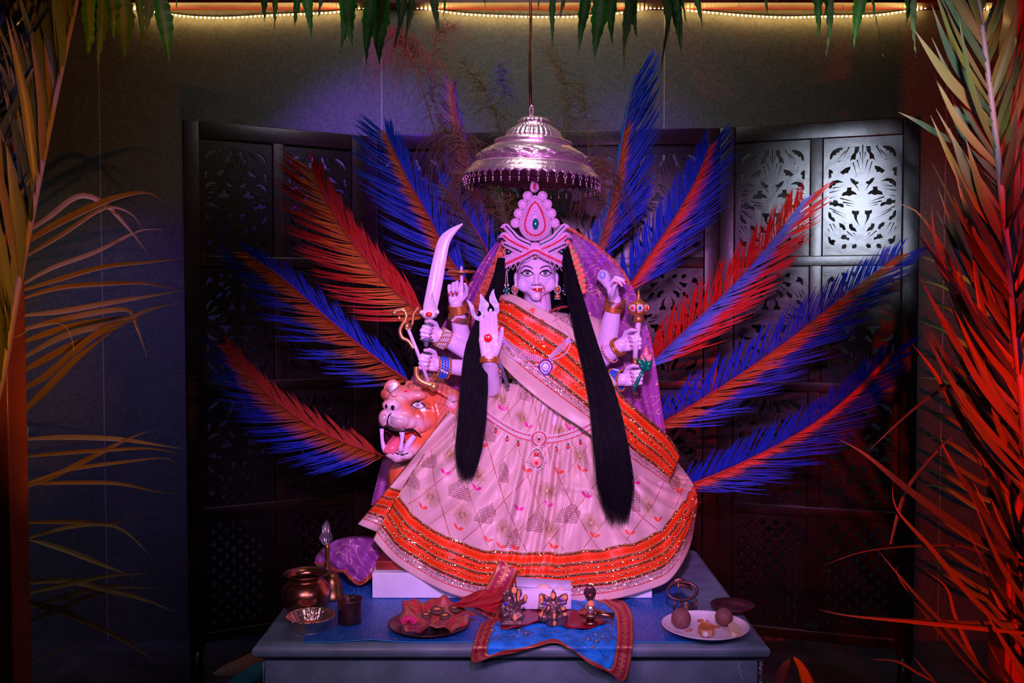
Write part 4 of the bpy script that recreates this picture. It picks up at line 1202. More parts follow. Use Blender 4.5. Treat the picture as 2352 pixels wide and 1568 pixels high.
# diamond net
K = 9
for s_ in (-1, 1):
    for k in range(-8, 20):
        seg = []; 
        for q in range(0, 61):
            v = q / 60; u = (k / K) + s_ * v * 0.42
            if 0.01 < u < 0.99 and inb(u, v): seg.append((u, v))
            else:
                if len(seg) > 3: line3(seg, 0.0013, 0 if k % 2 else 4, 1)
                seg = []
        if len(seg) > 3: line3(seg, 0.0013, 0 if k % 2 else 4, 1)
trap = [(935, 1090, 0.058, 0.040, 0), (1055, 1125, 0.055, 0.042, 0), (1115, 1180, 0.045, 0.05, 0.5), (1012, 985, 0.04, 0.06, 0.2), (1155, 1085, 0.03, 0.05, 0), (1232, 1195, 0.045, 0.05, 0.3), (1312, 1180, 0.05, 0.05, 0.4),
        (990, 1060, 0.045, 0.035, 0.5), (1350, 975, 0.03, 0.04, 0), (1455, 1140, 0.03, 0.06, 0), (1120, 985, 0.04, 0.06, 0), (1205, 905, 0.03, 0.03, 0), (1545, 1100, 0.04, 0.04, 0), (1180, 1230, 0.03, 0.05, 0.3), (1090, 1065, 0.025, 0.05, 0)]
for (x, y, w, h, l) in trap: trapez(*at_px(x, y), w * 1.25, h * 1.3, l, 3)
for (x, y, r) in [(990, 1140, 0.030), (1065, 1180, 0.030), (1035, 1045, 0.026), (1100, 1090, 0.026), (1255, 1130, 0.024), (1358, 1200, 0.030), (1262, 1215, 0.028), (1160, 1215, 0.026), (1330, 1050, 0.024), (1490, 1165, 0.028), (1150, 915, 0.024), (1200, 960, 0.022), (1555, 1110, 0.02), (1395, 1160, 0.02), (1285, 990, 0.02)]: sunflower(*at_px(x, y), r * 1.1)
for (x, y, mi) in [(1023, 1086, 1), (1095, 1127, 1), (1258, 1160, 1), (1345, 1145, 1), (1150, 940, 1), (1215, 985, 1), (1308, 985, 1), (1455, 1112, 1), (1110, 1030, 2), (1205, 1080, 2), (1285, 1085, 2), (1340, 1080, 2), (970, 1168, 2), (1050, 1212, 2), (1118, 1246, 2), (1180, 1262, 2), (1268, 1258, 2), (1362, 1236, 2), (1445, 1225, 2), (1510, 1198, 2), (1560, 1135, 2), (1190, 1176, 1), (1120, 905, 1), (1405, 1185, 2), (1150, 1258, 2)]:
    u0, v0 = at_px(x, y); petal(u0, v0, 2.2, 0.020, 0.0042, mi); petal(u0, v0, 0.5, 0.020, 0.0042, mi)
emb.build('embroidery', [mat('copper_thread', (0.50, 0.16, 0.12), 0.4, 0.2), mat('magenta_thread', (0.80, 0.01, 0.30), 0.5), mat('orange_thread', (0.85, 0.08, 0.04), 0.5), mat('bronze_sequin', (0.16, 0.06, 0.05), 0.25, 0.7), mat('gold_thread', (0.50, 0.34, 0.16), 0.4, 0.3)], god)
# large sequins sewn on the borders
sq = MB()
for k in range(520):
    u = rnd.random(); row = rnd.choice((0.049, 0.066, 0.082, 0.100, 0.115, 0.148))
    j = min(range(NV + 1), key=lambda j: abs(skUV[j][int(u * NU)][1] - row)); p = SP(u, j / NV, 0.0018)
    a = V((rnd.uniform(-.5, .5), -1, rnd.uniform(-.5, .5))).normalized(); x, y = frame_of(a)
    sphere(sq, p, (0.0030, 0.0030, 0.0006), 7, 4, 0 if rnd.random() < 0.75 else 1, axes=(x, y, a))
for k in range(330):
    u = rnd.random(); v = rnd.choice((0.03, 0.20, 0.215, 0.40, 0.415, 0.30, 0.50, 0.60, 0.62)) + rnd.uniform(-.012, .012); p = drape(u, v) + V((0, -0.002, 0))
    a = V((rnd.uniform(-.5, .5), -1, rnd.uniform(-.5, .5))).normalized(); x, y = frame_of(a)
    sphere(sq, p, (0.0030, 0.0030, 0.0006), 7, 4, 0, axes=(x, y, a))
sq.build('sequins', [mat('gold_sequin', (0.95, 0.62, 0.20), 0.18, 1.0), mat('pale_sequin', (0.9, 0.7, 0.8), 0.15, 1.0)], god)

# belt with drops
ON = [skT, drT, blT]
def pline(mb, pts, sp, r, off, mi=0, trees=None, fn=None):
    P = crv(pts, 8); n = int(length(P) / sp)
    for k in range(n + 1):
        q = along(P, k / n); c = cast(q[0], q[1], trees or ON, off)
        if fn: fn(mb, c, k)
        else: bead(mb, c, r, mi)
mb = MB()
bc = [(1098, 935), (1140, 966), (1180, 990), (1218, 1002), (1260, 1007), (1300, 1000), (1340, 985), (1372, 968)]
for o2, mi in ((-8, 0), (-5, 0), (-2, 1), (1, 0), (4, 0), (7, 0), (9.5, 1)): pline(mb, [(x, y + o2) for x, y in bc], 3.8, 0.0022, 0.004, mi)
for k in range(8):
    pass
mb.build('jewelled_belt', [M['clear'], M['redgem']], god)
mb = MB(); c = cast(1238, 1007, ON, 0.008)
def rosette(mb, c, r, n, br, mi, y=0):
    for k in range(n): a = 2 * PI * k / n; bead(mb, c + V((math.cos(a) * r, y, math.sin(a) * r)), br, mi)
sphere(mb, c, (0.022, 0.003, 0.022), 20, 8, 4)
rosette(mb, c, 0.0245, 30, 0.0022, 0, -0.003); rosette(mb, c, 0.0205, 26, 0.0022, 1, -0.004); rosette(mb, c, 0.0165, 20, 0.0024, 0, -0.005); rosette(mb, c, 0.012, 16, 0.0020, 0, -0.006)
sphere(mb, c + V((0, -0.004, 0)), (0.0095, 0.003, 0.0095), 14, 8, 4); sphere(mb, c + V((0, -0.008, 0)), 0.0042, 8, 6, 2)
mb.build('belt_medallion', [M['clear'], M['redgem'], M['darkgem'], M['gold'], mat('peach_enamel', (0.75, 0.35, 0.30), 0.3, coat=0.4)], god)
mb = MB(); c = cast(1232, 1056, ON, 0.007)
for k in range(34):
    a = 2 * PI * k / 34; w = 0.024 * (1 - 0.25 * max(0, math.sin(a)))
    bead(mb, c + V((math.cos(a) * w, -0.002, math.sin(a) * 0.034 + 0.004)), 0.0024, 0)
    if k % 3 == 0 and math.sin(a) < 0.1: bead(mb, c + V((math.cos(a) * w * 1.2, -0.002, math.sin(a) * 0.040 + 0.004)), 0.0026, 0)
sphere(mb, c + V((0, 0, -0.006)), (0.017, 0.003, 0.017), 14, 8, 4); sphere(mb, c + V((0, -0.004, -0.008)), (0.005, 0.003, 0.006), 8, 6, 1)
sphere(mb, c + V((0, -0.002, 0.018)), (0.008, 0.004, 0.006), 8, 6, 1)
mb.build('belt_pendant', [M['clear'], M['redgem'], M['darkgem'], M['gold'], bpy.data.materials['peach_enamel']], god)
for (x, y) in ((1139, 991), (1165, 1010), (1190, 1021), (1278, 1034), (1305, 1027), (1333, 1018)):
    mb = MB(); c = cast(x, y, ON, 0.006); rosette(mb, c, 0.0092, 12, 0.0019, 0); sphere(mb, c, (0.005, 0.003, 0.006), 8, 6, 1)
    bead(mb, c + V((0, -0.002, 0.010)), 0.003, 2)
    for k in range(3): bead(mb, c + V((0, -0.001, 0.013 + 0.004 * k)), 0.0017, 0)
    mb.build('belt_drop', [M['clear'], M['redgem'], M['darkgem']], god)
# necklace
mb = MB()
for o2 in (-9, -4, 1, 6):
    pline(mb, [(1147 + o2 * 0.3, 770 + o2), (1172, 796 + o2), (1200, 815 + o2), (1244, 826 + o2 * 0.6)], 4.3, 0.0027, 0.006)
    pline(mb, [(1262, 822 + o2 * 0.5), (1285, 803 + o2), (1303, 786 + o2), (1312 + o2 * .9, 755), (1318 + o2, 725), (1322 + o2, 712)], 4.3, 0.0027, 0.006)
pline(mb, [(1160, 806), (1180, 824), (1210, 838), (1240, 838)], 4.3, 0.0030, 0.006); pline(mb, [(1264, 828), (1290, 818), (1306, 802), (1310, 786)], 4.3, 0.0030, 0.006)
mb.build('pearl_necklace', M['pearl'], god)
mb = MB()
for (x, y, a) in ((1160, 790, -0.9), (1173, 803, -0.8), (1304, 783, 0.15), (1310, 770, 0.2)):
    c = cast(x, y, ON, 0.008)
    for k in range(-4, 5):
        d = V((math.sin(a), 0, math.cos(a))) if abs(a) > 0.5 else V((math.cos(a), 0, -math.sin(a)))
        sphere(mb, c + d * 0.0034 * k, (0.0024, 0.002, 0.0028), 6, 4, 0 if k % 2 else 1)
mb.build('necklace_spacer', [M['violetgem'], M['clear']], god)
mb = MB(); c = cast(1253, 843, ON, 0.009)
for rr, n_, br, mi in ((0.0205, 26, 0.0024, 0), (0.0155, 22, 0.0020, 1), (0.0115, 16, 0.0024, 0)):
    for k in range(n_):
        a = 2 * PI * k / n_; w = rr * (1 - 0.35 * max(0, -math.sin(a))); bead(mb, c + V((math.cos(a) * w, -0.001 - (0.02 - rr) * 0.2, math.sin(a) * rr * 1.15)), br, mi)
sphere(mb, c, (0.017, 0.003, 0.019), 14, 8, 1); sphere(mb, c + V((0, -0.004, 0)), (0.004, 0.003, 0.006), 8, 6, 1)
mb.build('necklace_pendant', [M['violetgem'], M['clear']], god)

# ================================================================== hair
def lock(name, path, widths, n, seed, Yd=0.016):
    r = random.Random(seed); mb = MB(); P = crv(path, 10); m = len(P)
    def pos(t, a, d):
        q = along(P, t); k = t * (len(widths) - 1); i = min(int(k), len(widths) - 2); w = widths[i] * (1 - (k - i)) + widths[i + 1] * (k - i)
        return PX(q[0] + a * w / 2, q[1], q[2] - d * Yd * math.sqrt(max(0, 1 - a * a)))
    # inner core
    vs = []
    for i in range(41):
        t = i / 40 * 0.93
        for k in range(14):
            an = 2 * PI * k / 14; vs.append(pos(t, math.cos(an) * 0.93, math.sin(an) * 0.9 if True else 0) + V((0, 0, 0)))
    mb.add(vs, [(i * 14 + k, i * 14 + (k + 1) % 14, (i + 1) * 14 + (k + 1) % 14, (i + 1) * 14 + k) for i in range(40) for k in range(14)])
    for s in range(n * 2):
        a = r.uniform(-1.02, 1.02); d = r.uniform(0.6, 1.05) * r.choice((1, 1, -1)); t0 = r.choice((0, 0, 0, r.uniform(0, .6))); t1 = r.uniform(0.90, 1.0); da = r.gauss(0, 0.12) if r.random() < 0.85 else r.gauss(0, 0.4)
        ph = r.uniform(0, 6)
        pts = [pos(t0 + (t1 - t0) * q / 14, max(-1.5, min(1.5, a + da * (q / 14) ** 3)) if abs(a + da * (q / 14) ** 3) < 1 else 0.99 * (1 if a > 0 else -1), d) + V((0.0012 * math.sin(ph + q), 0, 0)) + (V((da * 0.02 * (q / 14) ** 4, 0, 0)) if abs(a) > 0.8 else V((0, 0, 0))) for q in range(15)]
        tube(mb, pts, [0.0007 * (1 - 0.75 * (q / 14) ** 4) for q in range(15)], 3, cap=False)
    return mb.build(name, M['hair'], god)
lock('hair_lock', [(1152, 592, 2.93), (1142, 650, 2.90), (1112, 735, 2.865), (1094, 800, 2.84), (1090, 880, 2.81), (1082, 980, 2.77), (1076, 1040, 2.745), (1070, 1105, 2.73)], [16, 30, 40, 52, 60, 62, 56, 26], 520, 5)
lock('hair_lock', [(1297, 560, 2.93), (1310, 640, 2.89), (1328, 710, 2.86), (1352, 800, 2.81), (1382, 900, 2.76), (1400, 1000, 2.715), (1412, 1100, 2.70), (1420, 1205, 2.69)], [14, 34, 42, 52, 64, 76, 80, 40], 620, 6)
# hair behind the head
mb = MB(); sphere(mb, at(1231, 640, 3.03), (0.095, 0.055, 0.12), 24, 16); sphere(mb, at(1231, 690, 3.05), (0.115, 0.04, 0.11), 24, 16)
mb.build('hair', M['hair'], god)
# ================================================================== veil
vm = mat('purple_organza', (0.60, 0.13, 0.62), 0.4, spec=0.3)
def organza(m, a0=0.55, gold=True):
    nt = m.node_tree; L = nt.links; b = nt.nodes['Principled BSDF']
    uv = nd(m, 'ShaderNodeTexCoord'); src = b.inputs['Base Color'].links[0].from_socket
    n1 = nd(m, 'ShaderNodeTexNoise'); n1.inputs['Scale'].default_value = 9; n1.inputs['Detail'].default_value = 1.5; n1.inputs['Distortion'].default_value = 1.2
    L.new(uv.outputs['Object'], n1.inputs['Vector'])
    d1 = mth(m, 'ABSOLUTE', mth(m, 'SUBTRACT', mth(m, 'FRACT', mth(m, 'MULTIPLY', n1.outputs[0], 7)), 0.5))
    ln = mth(m, 'LESS_THAN', d1, 0.028)
    vo = nd(m, 'ShaderNodeTexVoronoi'); vo.inputs['Scale'].default_value = 70; L.new(uv.outputs['Object'], vo.inputs['Vector'])
    sp = nd(m, 'ShaderNodeSeparateColor'); L.new(vo.outputs['Color'], sp.inputs[0])
    sq_ = mth(m, 'MULTIPLY', mth(m, 'LESS_THAN', vo.outputs['Distance'], 0.16), mth(m, 'LESS_THAN', sp.outputs[0], 0.45))
    k = mth(m, 'MAXIMUM', ln, sq_)
    mx = nd(m, 'ShaderNodeMix', data_type='RGBA'); L.new(ln, mx.inputs[0]); L.new(src, mx.inputs[6]); mx.inputs[7].default_value = (0.95, 0.55, 0.40, 1)
    m2 = nd(m, 'ShaderNodeMix', data_type='RGBA'); L.new(sq_, m2.inputs[0]); L.new(mx.outputs[2], m2.inputs[6]); m2.inputs[7].default_value = (0.20, 0.02, 0.08, 1)
    L.new(m2.outputs[2], b.inputs['Base Color'])
    al_ = mth(m, 'MAXIMUM', k, a0); L.new(al_, b.inputs['Alpha'])
organza(vm)
def veil_side(sgn, outer, inner, name):
    O, I = crv(outer, 8), crv(inner, 8)
    def f(u, v):
        a, b = along(I, v), along(O, v)
        px = a[0] + (b[0] - a[0]) * u; py = a[1] + (b[1] - a[1]) * u; Y = a[2] + (b[2] - a[2]) * u
        return PX(px, py, Y + 0.018 * math.sin(u * 9 + v * 5) * math.sin(PI * u) + 0.008 * math.sin(u * 24 + v * 9))
    mb = MB(); grid(mb, f, 36, 70)
    return mb.build(name, vm, god), f
v1, vf1 = veil_side(-1, [(1163, 530, 2.97), (1112, 592, 3.02), (1070, 660, 3.06), (1030, 725, 3.10), (985, 800, 3.16), (930, 900, 3.22), (880, 1050, 3.24), (852, 1160, 3.22)],
            [(1172, 552, 2.95), (1160, 620, 2.965), (1135, 690, 3.0), (1110, 780, 3.06), (1085, 880, 3.09), (1060, 960, 3.12), (1000, 1060, 3.16), (930, 1150, 3.17)], 'veil')
v2, vf2 = veil_side(1, [(1298, 518, 2.97), (1365, 558, 3.0), (1425, 612, 3.03), (1462, 680, 3.05), (1490, 760, 3.07), (1508, 850, 3.08), (1522, 950, 3.08), (1532, 1010, 3.08)],
            [(1290, 545, 2.95), (1305, 620, 2.965), (1325, 700, 3.0), (1345, 780, 3.06), (1365, 860, 3.08), (1390, 930, 3.08), (1440, 980, 3.08), (1470, 1030, 3.06)], 'veil')
# embroidered borders of the veil
bm_ = mat('gold_orange_embroidery', (0.60, 0.13, 0.06), 0.4, 0.25, bump=0.9, bscale=300, var=0.6, vscale=110)
def edge(f, u, v0, v1, w, off, name, m):
    mb = MB()
    def g(a, b): 
        p = f(u, v0 + (v1 - v0) * b); q = f(u, v0 + (v1 - v0) * min(1, b + 0.01)); t = (q - p); n = V((t.z, 0, -t.x)); n = n.normalized() if n.length > 1e-9 else V((1, 0, 0))
        return p + n * (a - 0.5) * w + V((0, -off, 0))
    grid(mb, g, 3, 90); return mb.build(name, m, god)
edge(vf1, 0.42, 0.02, 0.40, 0.030, 0.006, 'veil_border', bm_)
edge(vf2, 0.97, 0.0, 0.36, 0.010, 0.003, 'veil_border', bm_)
edge(vf2, 0.66, 0.30, 0.46, 0.012, 0.004, 'veil_border', bm_)
mb = MB()
# petal cord and twisted white cord beside the right temple
for k in range(22):
    q = along(crv([(1296, 552), (1318, 590), (1334, 630), (1337, 668)], 8), k / 21); p = PX(q[0], q[1], 2.935)
    s = 1 if k % 2 else -1
    sphere(mb, p + V((0.005 * s, 0, 0)), (0.0095, 0.002, 0.0095), 10, 6, k % 3 == 2, axes=(V((0.8, 0, -0.6 * s)), V((0, 1, 0)), V((0.6 * s, 0, 0.8))))
mb.build('veil_trim', [mat('orange_petal_cloth', (0.80, 0.16, 0.06), 0.5), mat('olive_petal_cloth', (0.42, 0.28, 0.06), 0.5)], god)
mb = MB()
for k in range(34):
    q = along(crv([(1300, 592), (1312, 625), (1322, 660)], 8), k / 33); p = PX(q[0], q[1], 2.925); sphere(mb, p, (0.0036, 0.0030, 0.0018), 8, 5, 0, axes=(V((0.8, 0, -0.6)), V((0, 1, 0)), V((0.6, 0, 0.8))))
mb.build('twisted_cord', M['pearl'], god)

# ================================================================== things held in the hands
def held(name, label, cat, px, py, Y): return thing(name, label, cat, PX(px, py, Y))
# curved sword
sw = held('curved_sword', 'pale curved marble sword with painted hilt held in raised left-side hand', 'sword', 979, 792, 2.9)
SY = 2.905
L_ = crv([(1062, 512), (1030, 527), (1008, 548), (996, 586), (984, 640), (971, 706)], 8); R_ = crv([(1063, 516), (1046, 536), (1033, 560), (1024, 605), (1016, 655), (1004, 712)], 8)
mb = MB()
def blade_(u, v):
    a = 2 * PI * u; p, q = along(L_, v), along(R_, v); c = ((p[0] + q[0]) / 2, (p[1] + q[1]) / 2); h = ((q[0] - p[0]) / 2, (q[1] - p[1]) / 2)
    s = math.cos(a); return PX(c[0] + h[0] * s, c[1] + h[1] * s, SY - 0.0075 * math.sin(a) * (0.35 + 0.65 * v))
grid(mb, blade_, 20, 50, wrap=True); mb.build('sword_blade', mat('blade_paint', (0.80, 0.66, 0.86), 0.2, coat=0.5), sw)
mb = MB()
poly(mb, [PX(x, y, SY - 0.009) for x, y in [(993, 668), (998, 690), (1006, 712), (1002, 728), (985, 733), (969, 722), (972, 708), (985, 694)]], V((0, 1, 0)), 0.02, 0)
for x in (968, 1004): sphere(mb, PX(x, 717, SY - 0.008), 0.007, 10, 8, 0)
tube(mb, [PX(x, y, SY - 0.010) for x, y in crv([(966, 712), (972, 726), (986, 731), (1000, 727), (1005, 714)], 6)], 0.0035, 8, 2)
sphere(mb, PX(985, 722, SY - 0.010), (0.011, 0.006, 0.0085), 14, 8, 1)
mb.build('sword_guard', [M['white_paint'], M['red_paint'], M['steel']], sw)
mb = MB(); tube(mb, [PX(985, 728, SY), PX(980, 782, SY)], [0.013, 0.013], 16, 0); mb.build('sword_grip', mat('grip_scales', (0.30, 0.28, 0.38), 0.35, 0.5, bump=1.0, bscale=160), sw)
mb = MB(); lathe(mb, [(0, 0.006), (0.022, 0.003), (0.0225, -0.001), (0.010, -0.005), (0.008, -0.010), (0.008, -0.016), (0.004, -0.022), (0, -0.024)], PX(979, 780, SY), 20); mb.build('pommel', M['steel'], sw)
# discus ring
ck = held('discus_ring', 'copper gold discus ring around the upright finger of the left raised hand', 'ring', 1052, 623, 2.93)
tip = t1[0]; mb = MB(); rc = V((tip.x, tip.y + 0.004, PX(1052, 623, 2.93).z))
lathe(mb, [(0.034, 0.002), (0.041, 0.003), (0.0445, 0.0), (0.041, -0.003), (0.034, -0.002), (0.034, 0.002)], rc, 36, ax=(0.04, -0.10, 1)); mb.build('ring_band', M['goldpaint'], ck)
mb = MB(); 
for k in range(4): a = k * PI / 2 + 0.6; tube(mb, [rc + V((math.cos(a) * 0.008, math.sin(a) * 0.008, 0)), rc + V((math.cos(a) * 0.036, math.sin(a) * 0.036, 0))], 0.0028, 8)
mb.build('ring_spoke', M['goldpaint'], ck)
# serpent bow
bw = held('serpent_bow', 'gold painted serpent shaped bow held in the lowest left-side fist', 'bow', 975, 880, 2.89)
BY = 2.885
mb = MB(); tube(mb, [PX(x, y, BY) for x, y in crv([(904, 717), (912, 713), (926, 712), (933, 722), (931, 734), (923, 748), (919, 760), (924, 775), (938, 783), (950, 800)], 8)], [0.007] * 20 + [0.0062] * 53, 12)
sphere(mb, PX(906, 718, BY), (0.009, 0.009, 0.010)); sphere(mb, PX(917, 731, BY), (0.006, 0.006, 0.008))
tube(mb, [PX(x, y, BY + 0.01) for x, y in crv([(961, 706), (950, 722), (947, 742), (940, 760)], 8)], [0.006 - 0.0001 * k for k in range(25)], 10)
mb.build('serpent_head', M['gold'], bw)
mb = MB(); tube(mb, [PX(936, 752, BY - 0.006), PX(958, 806, BY - 0.006), PX(984, 876, BY)], 0.0055, 10, 0)
poly(mb, [PX(x, y, BY - 0.012) for x, y in ((934, 733), (947, 748), (940, 752), (937, 758), (929, 754))], V((0, 1, 0)), 0.008, 1); mb.build('arrow', [M['marble'], M['gold']], bw)
mb = MB(); tube(mb, [PX(x, y, BY) for x, y in crv([(956, 842), (957, 862), (966, 874), (982, 882), (996, 886), (1000, 892)], 8)], [0.0085] * 41, 12); sphere(mb, PX(996, 888, BY), (0.014, 0.012, 0.014))
mb.build('serpent_tail', M['gold'], bw)
# conch held in the right raised hand
cn = held('conch_shell', 'small white and blue conch shell held in the right raised hand', 'shell', 1392, 650, 2.92)
mb = MB(); c0 = PX(1386, 634, 2.905); d0 = V((0.35, 0.1, -1)).normalized()
pr = [(0, 0.022), (0.008, 0.019), (0.016, 0.012), (0.0215, 0.0), (0.018, -0.012), (0.011, -0.026), (0.006, -0.038), (0, -0.042)]
lathe(mb, pr, c0, 20, 0, None, -d0, mod=lambda a, r, z: 1 + 0.05 * math.sin(a + z * 300)); mb.build('conch_whorl', M['marble'], cn)
mb = MB(); sphere(mb, c0 + V((-0.004, -0.019, 0.002)), (0.010, 0.004, 0.012), 12, 8); mb.build('conch_mouth', mat('blue_paint', (0.30, 0.36, 0.75), 0.3), cn)
# mace
mc = held('jewelled_mace', 'gold domed mace with green jewel and white shaft in the right-side fist', 'mace', 1460, 850, 2.88)
MY = 2.885; mb = MB(); top = PX(1467, 664, MY); q = lambda py: PX(1467, py, MY).z
prof_ = [(0, 664), (0.003, 668), (0.0045, 676), (0.0065, 682), (0.005, 685), (0.010, 689), (0.021, 694), (0.026, 697), (0.026, 699)]
lathe(mb, [(r, q(y) - top.z) for r, y in prof_], top, 28, 0); lathe(mb, [(r, q(y) - top.z) for r, y in [(0.0255, 715), (0.027, 717), (0.0235, 721), (0.014, 726), (0.0125, 728), (0.014, 731), (0.0125, 738), (0.010, 741)]], top, 28, 0); mb.build('mace_head', M['goldpaint'], mc)
mb = MB(); lathe(mb, [(r, q(y) - top.z) for r, y in [(0.024, 698), (0.0295, 702), (0.031, 707), (0.0295, 712), (0.024, 716)]], top, 28, 0)
for k in range(8):
    a = k * PI / 4 + 0.39; 
    tube(mb, [top + V((math.sin(a) * r, -math.cos(a) * r, q(y) - top.z)) for r, y in ((0.026, 698), (0.0315, 704), (0.0320, 710), (0.026, 717))], 0.0035, 8, 1)
    a = k * PI / 4; sphere(mb, top + V((math.sin(a) * 0.030, -math.cos(a) * 0.030, q(707) - top.z)), (0.0055, 0.0055, 0.006), 10, 8, 2 if k % 2 == 0 else 3)
mb.build('jewelled_drum', [M['marble'], M['goldpaint'], M['greengem'], M['redgem']], mc)
mb = MB(); tube(mb, [PX(1467, 738, MY), PX(1462, 780, MY), PX(1459, 822, MY)], 0.0085, 14); mb.build('mace_shaft', M['marble'], mc)
mb = MB(); tube(mb, [PX(1459, 822, MY), PX(1459, 843, MY)], 0.0075, 14); mb.build('mace_ferrule', M['goldpaint'], mc)
# lotus
lo = held('lotus_bud', 'pink lotus bud with green leaves held in the lower right-side fist', 'flower', 1457, 895, 2.86)
LY = 2.87; mb = MB(); tube(mb, [PX(1482, 845, LY), PX(1470, 862, LY), PX(1460, 884, LY), PX(1453, 900, LY)], [0.006, 0.006, 0.0065, 0.002], 10); sphere(mb, PX(1458, 886, LY), (0.008, 0.006, 0.007)); mb.build('lotus_stem', mat('green_paint', (0.0, 0.20, 0.10), 0.25, coat=0.5), lo)
gl = bpy.data.materials['green_paint']
def petal3(mb, base, tip_, w, bulge=V((0, -0.006, 0)), mi=0):
    base, tip_ = V(base), V(tip_); d = tip_ - base; x = d.cross(V((0, 1, 0))).normalized(); vs = []
    for k in range(9):
        t = k / 8; ww = w * math.sin(PI * min(0.97, t * 0.9 + 0.06)) ** 0.7
        c = base + d * t + bulge * math.sin(PI * t)
        for s in (-1, 0, 1): vs.append(c + x * ww * s + bulge * (0.5 if s == 0 else 0))
    mb.add(vs, [(3 * k + s, 3 * k + s + 1, 3 * k + s + 4, 3 * k + s + 3) for k in range(8) for s in (0, 1)], mi)
mb = MB()
for (tx, ty, w) in ((1464, 824, .008), (1478, 818, .009), (1496, 826, .009), (1493, 842, .007), (1470, 836, .007)): petal3(mb, PX(1482, 850, LY), PX(tx, ty, LY - 0.006), w)
o_ = mb.build('lotus_leaf', gl, lo); o_.modifiers.new('t', 'SOLIDIFY').thickness = 0.002
mb = MB()
for (tx, ty, w) in ((1473, 816, .008), (1484, 796, .010), (1496, 812, .009), (1490, 808, .007)): petal3(mb, PX(1483, 838, LY + 0.004), PX(tx, ty, LY), w, V((0, -0.009, 0)))
o_ = mb.build('lotus_petal', mat('coral_paint', (0.85, 0.22, 0.30), 0.3, coat=0.4), lo); o_.modifiers.new('t', 'SOLIDIFY').thickness = 0.002
# trident
tr = held('trident', 'grey metal trident standing behind the blessing palm', 'trident', 1165, 885, 2.83)
TY = 2.835; mb = MB()
out = [(1070, 687), (1080, 692), (1088, 702), (1090, 716), (1094, 724), (1100, 727), (1106, 722), (1104, 716), (1099, 712), (1102, 694), (1103, 676), (1104, 673), (1112, 685), (1123, 697), (1123, 703), (1119, 710), (1122, 718), (1130, 718), (1136, 712), (1133, 704), (1124, 693), (1124, 680), (1130, 668), (1135, 663), (1135, 672), (1139, 684), (1146, 698), (1147, 714), (1141, 726), (1128, 734), (1118, 738), (1103, 738), (1092, 734), (1083, 724), (1080, 708), (1075, 695)]
poly(mb, [PX(x, y, TY) for x, y in out], V((0, 1, 0)), 0.004); mb.build('trident_head', M['steel'], tr, smooth=False)
mb = MB(); tube(mb, [PX(1112, 735, TY + 0.002), PX(1146, 830, TY + 0.006), PX(1168, 890, TY + 0.008)], 0.0058, 12); mb.build('trident_shaft', M['steel'], tr)

# ================================================================== lion
li = thing('lion_statue', 'painted lion statue with roaring open mouth crouching beside the goddess', 'lion', (PX(960, 1200, 3.05).x, 3.05, TZ + 0.109))
Bn = MB(); LX = lambda px, py, Y=2.98: PX(px, py, Y)
sphere(Bn, LX(968, 945, 3.02), (0.108, 0.10, 0.088), 28, 20)            # skull
sphere(Bn, LX(920, 925, 2.96), (0.052, 0.06, 0.040), 20, 14)             # bridge mass
chain(Bn, [LX(950, 905, 2.965), LX(925, 920, 2.925), LX(898, 930, 2.89)], [0.034, 0.028, 0.020])
sphere(Bn, LX(900, 930, 2.880), (0.031, 0.020, 0.020), 18, 14)           # nose
sphere(Bn, LX(884, 960, 2.890), (0.020, 0.028, 0.028), 18, 14); sphere(Bn, LX(917, 966, 2.888), (0.036, 0.034, 0.027), 18, 14); sphere(Bn, LX(938, 972, 2.905), (0.028, 0.030, 0.022), 18, 14)
sphere(Bn, LX(905, 962, 2.91), (0.042, 0.04, 0.026), 18, 14)
sphere(Bn, LX(960, 968, 2.955), (0.050, 0.046, 0.044), 20, 14)           # cheek
chain(Bn, [LX(895, 907, 2.93), LX(888, 905, 2.95)], [0.018, 0.020])
sphere(Bn, LX(957, 908, 2.935), (0.034, 0.022, 0.017), 16, 12)           # brow
sphere(Bn, LX(905, 905, 2.945), (0.020, 0.02, 0.014), 16, 12)
chain(Bn, [LX(930, 943, 2.905), LX(948, 962, 2.905), LX(958, 990, 2.91)], [0.013, 0.014, 0.012])
chain(Bn, [LX(940, 938, 2.915), LX(962, 958, 2.912), LX(970, 985, 2.92)], [0.012, 0.013, 0.011])
# lower jaw
chain(Bn, [LX(980, 1000, 2.97), LX(945, 1032, 2.93), LX(912, 1046, 2.895)], [0.042, 0.030, 0.022])
sphere(Bn, LX(905, 1042, 2.895), (0.028, 0.026, 0.018), 16, 12)
sphere(Bn, LX(930, 1044, 2.895), (0.028, 0.022, 0.016), 16, 12)
# ears
for (x, y, t) in ((902, 893, -1), (1037, 925, 1)):
    Y_ = 3.03 if t < 0 else 2.985
    for k in range(13):
        a = PI * k / 12; capsule(Bn, LX(x + t * 2, y + 8, Y_), LX(x + math.cos(a) * 17, y + 2 - math.sin(a) * (20 if t < 0 else 22), Y_ + 0.004), 0.009, 0.0065)
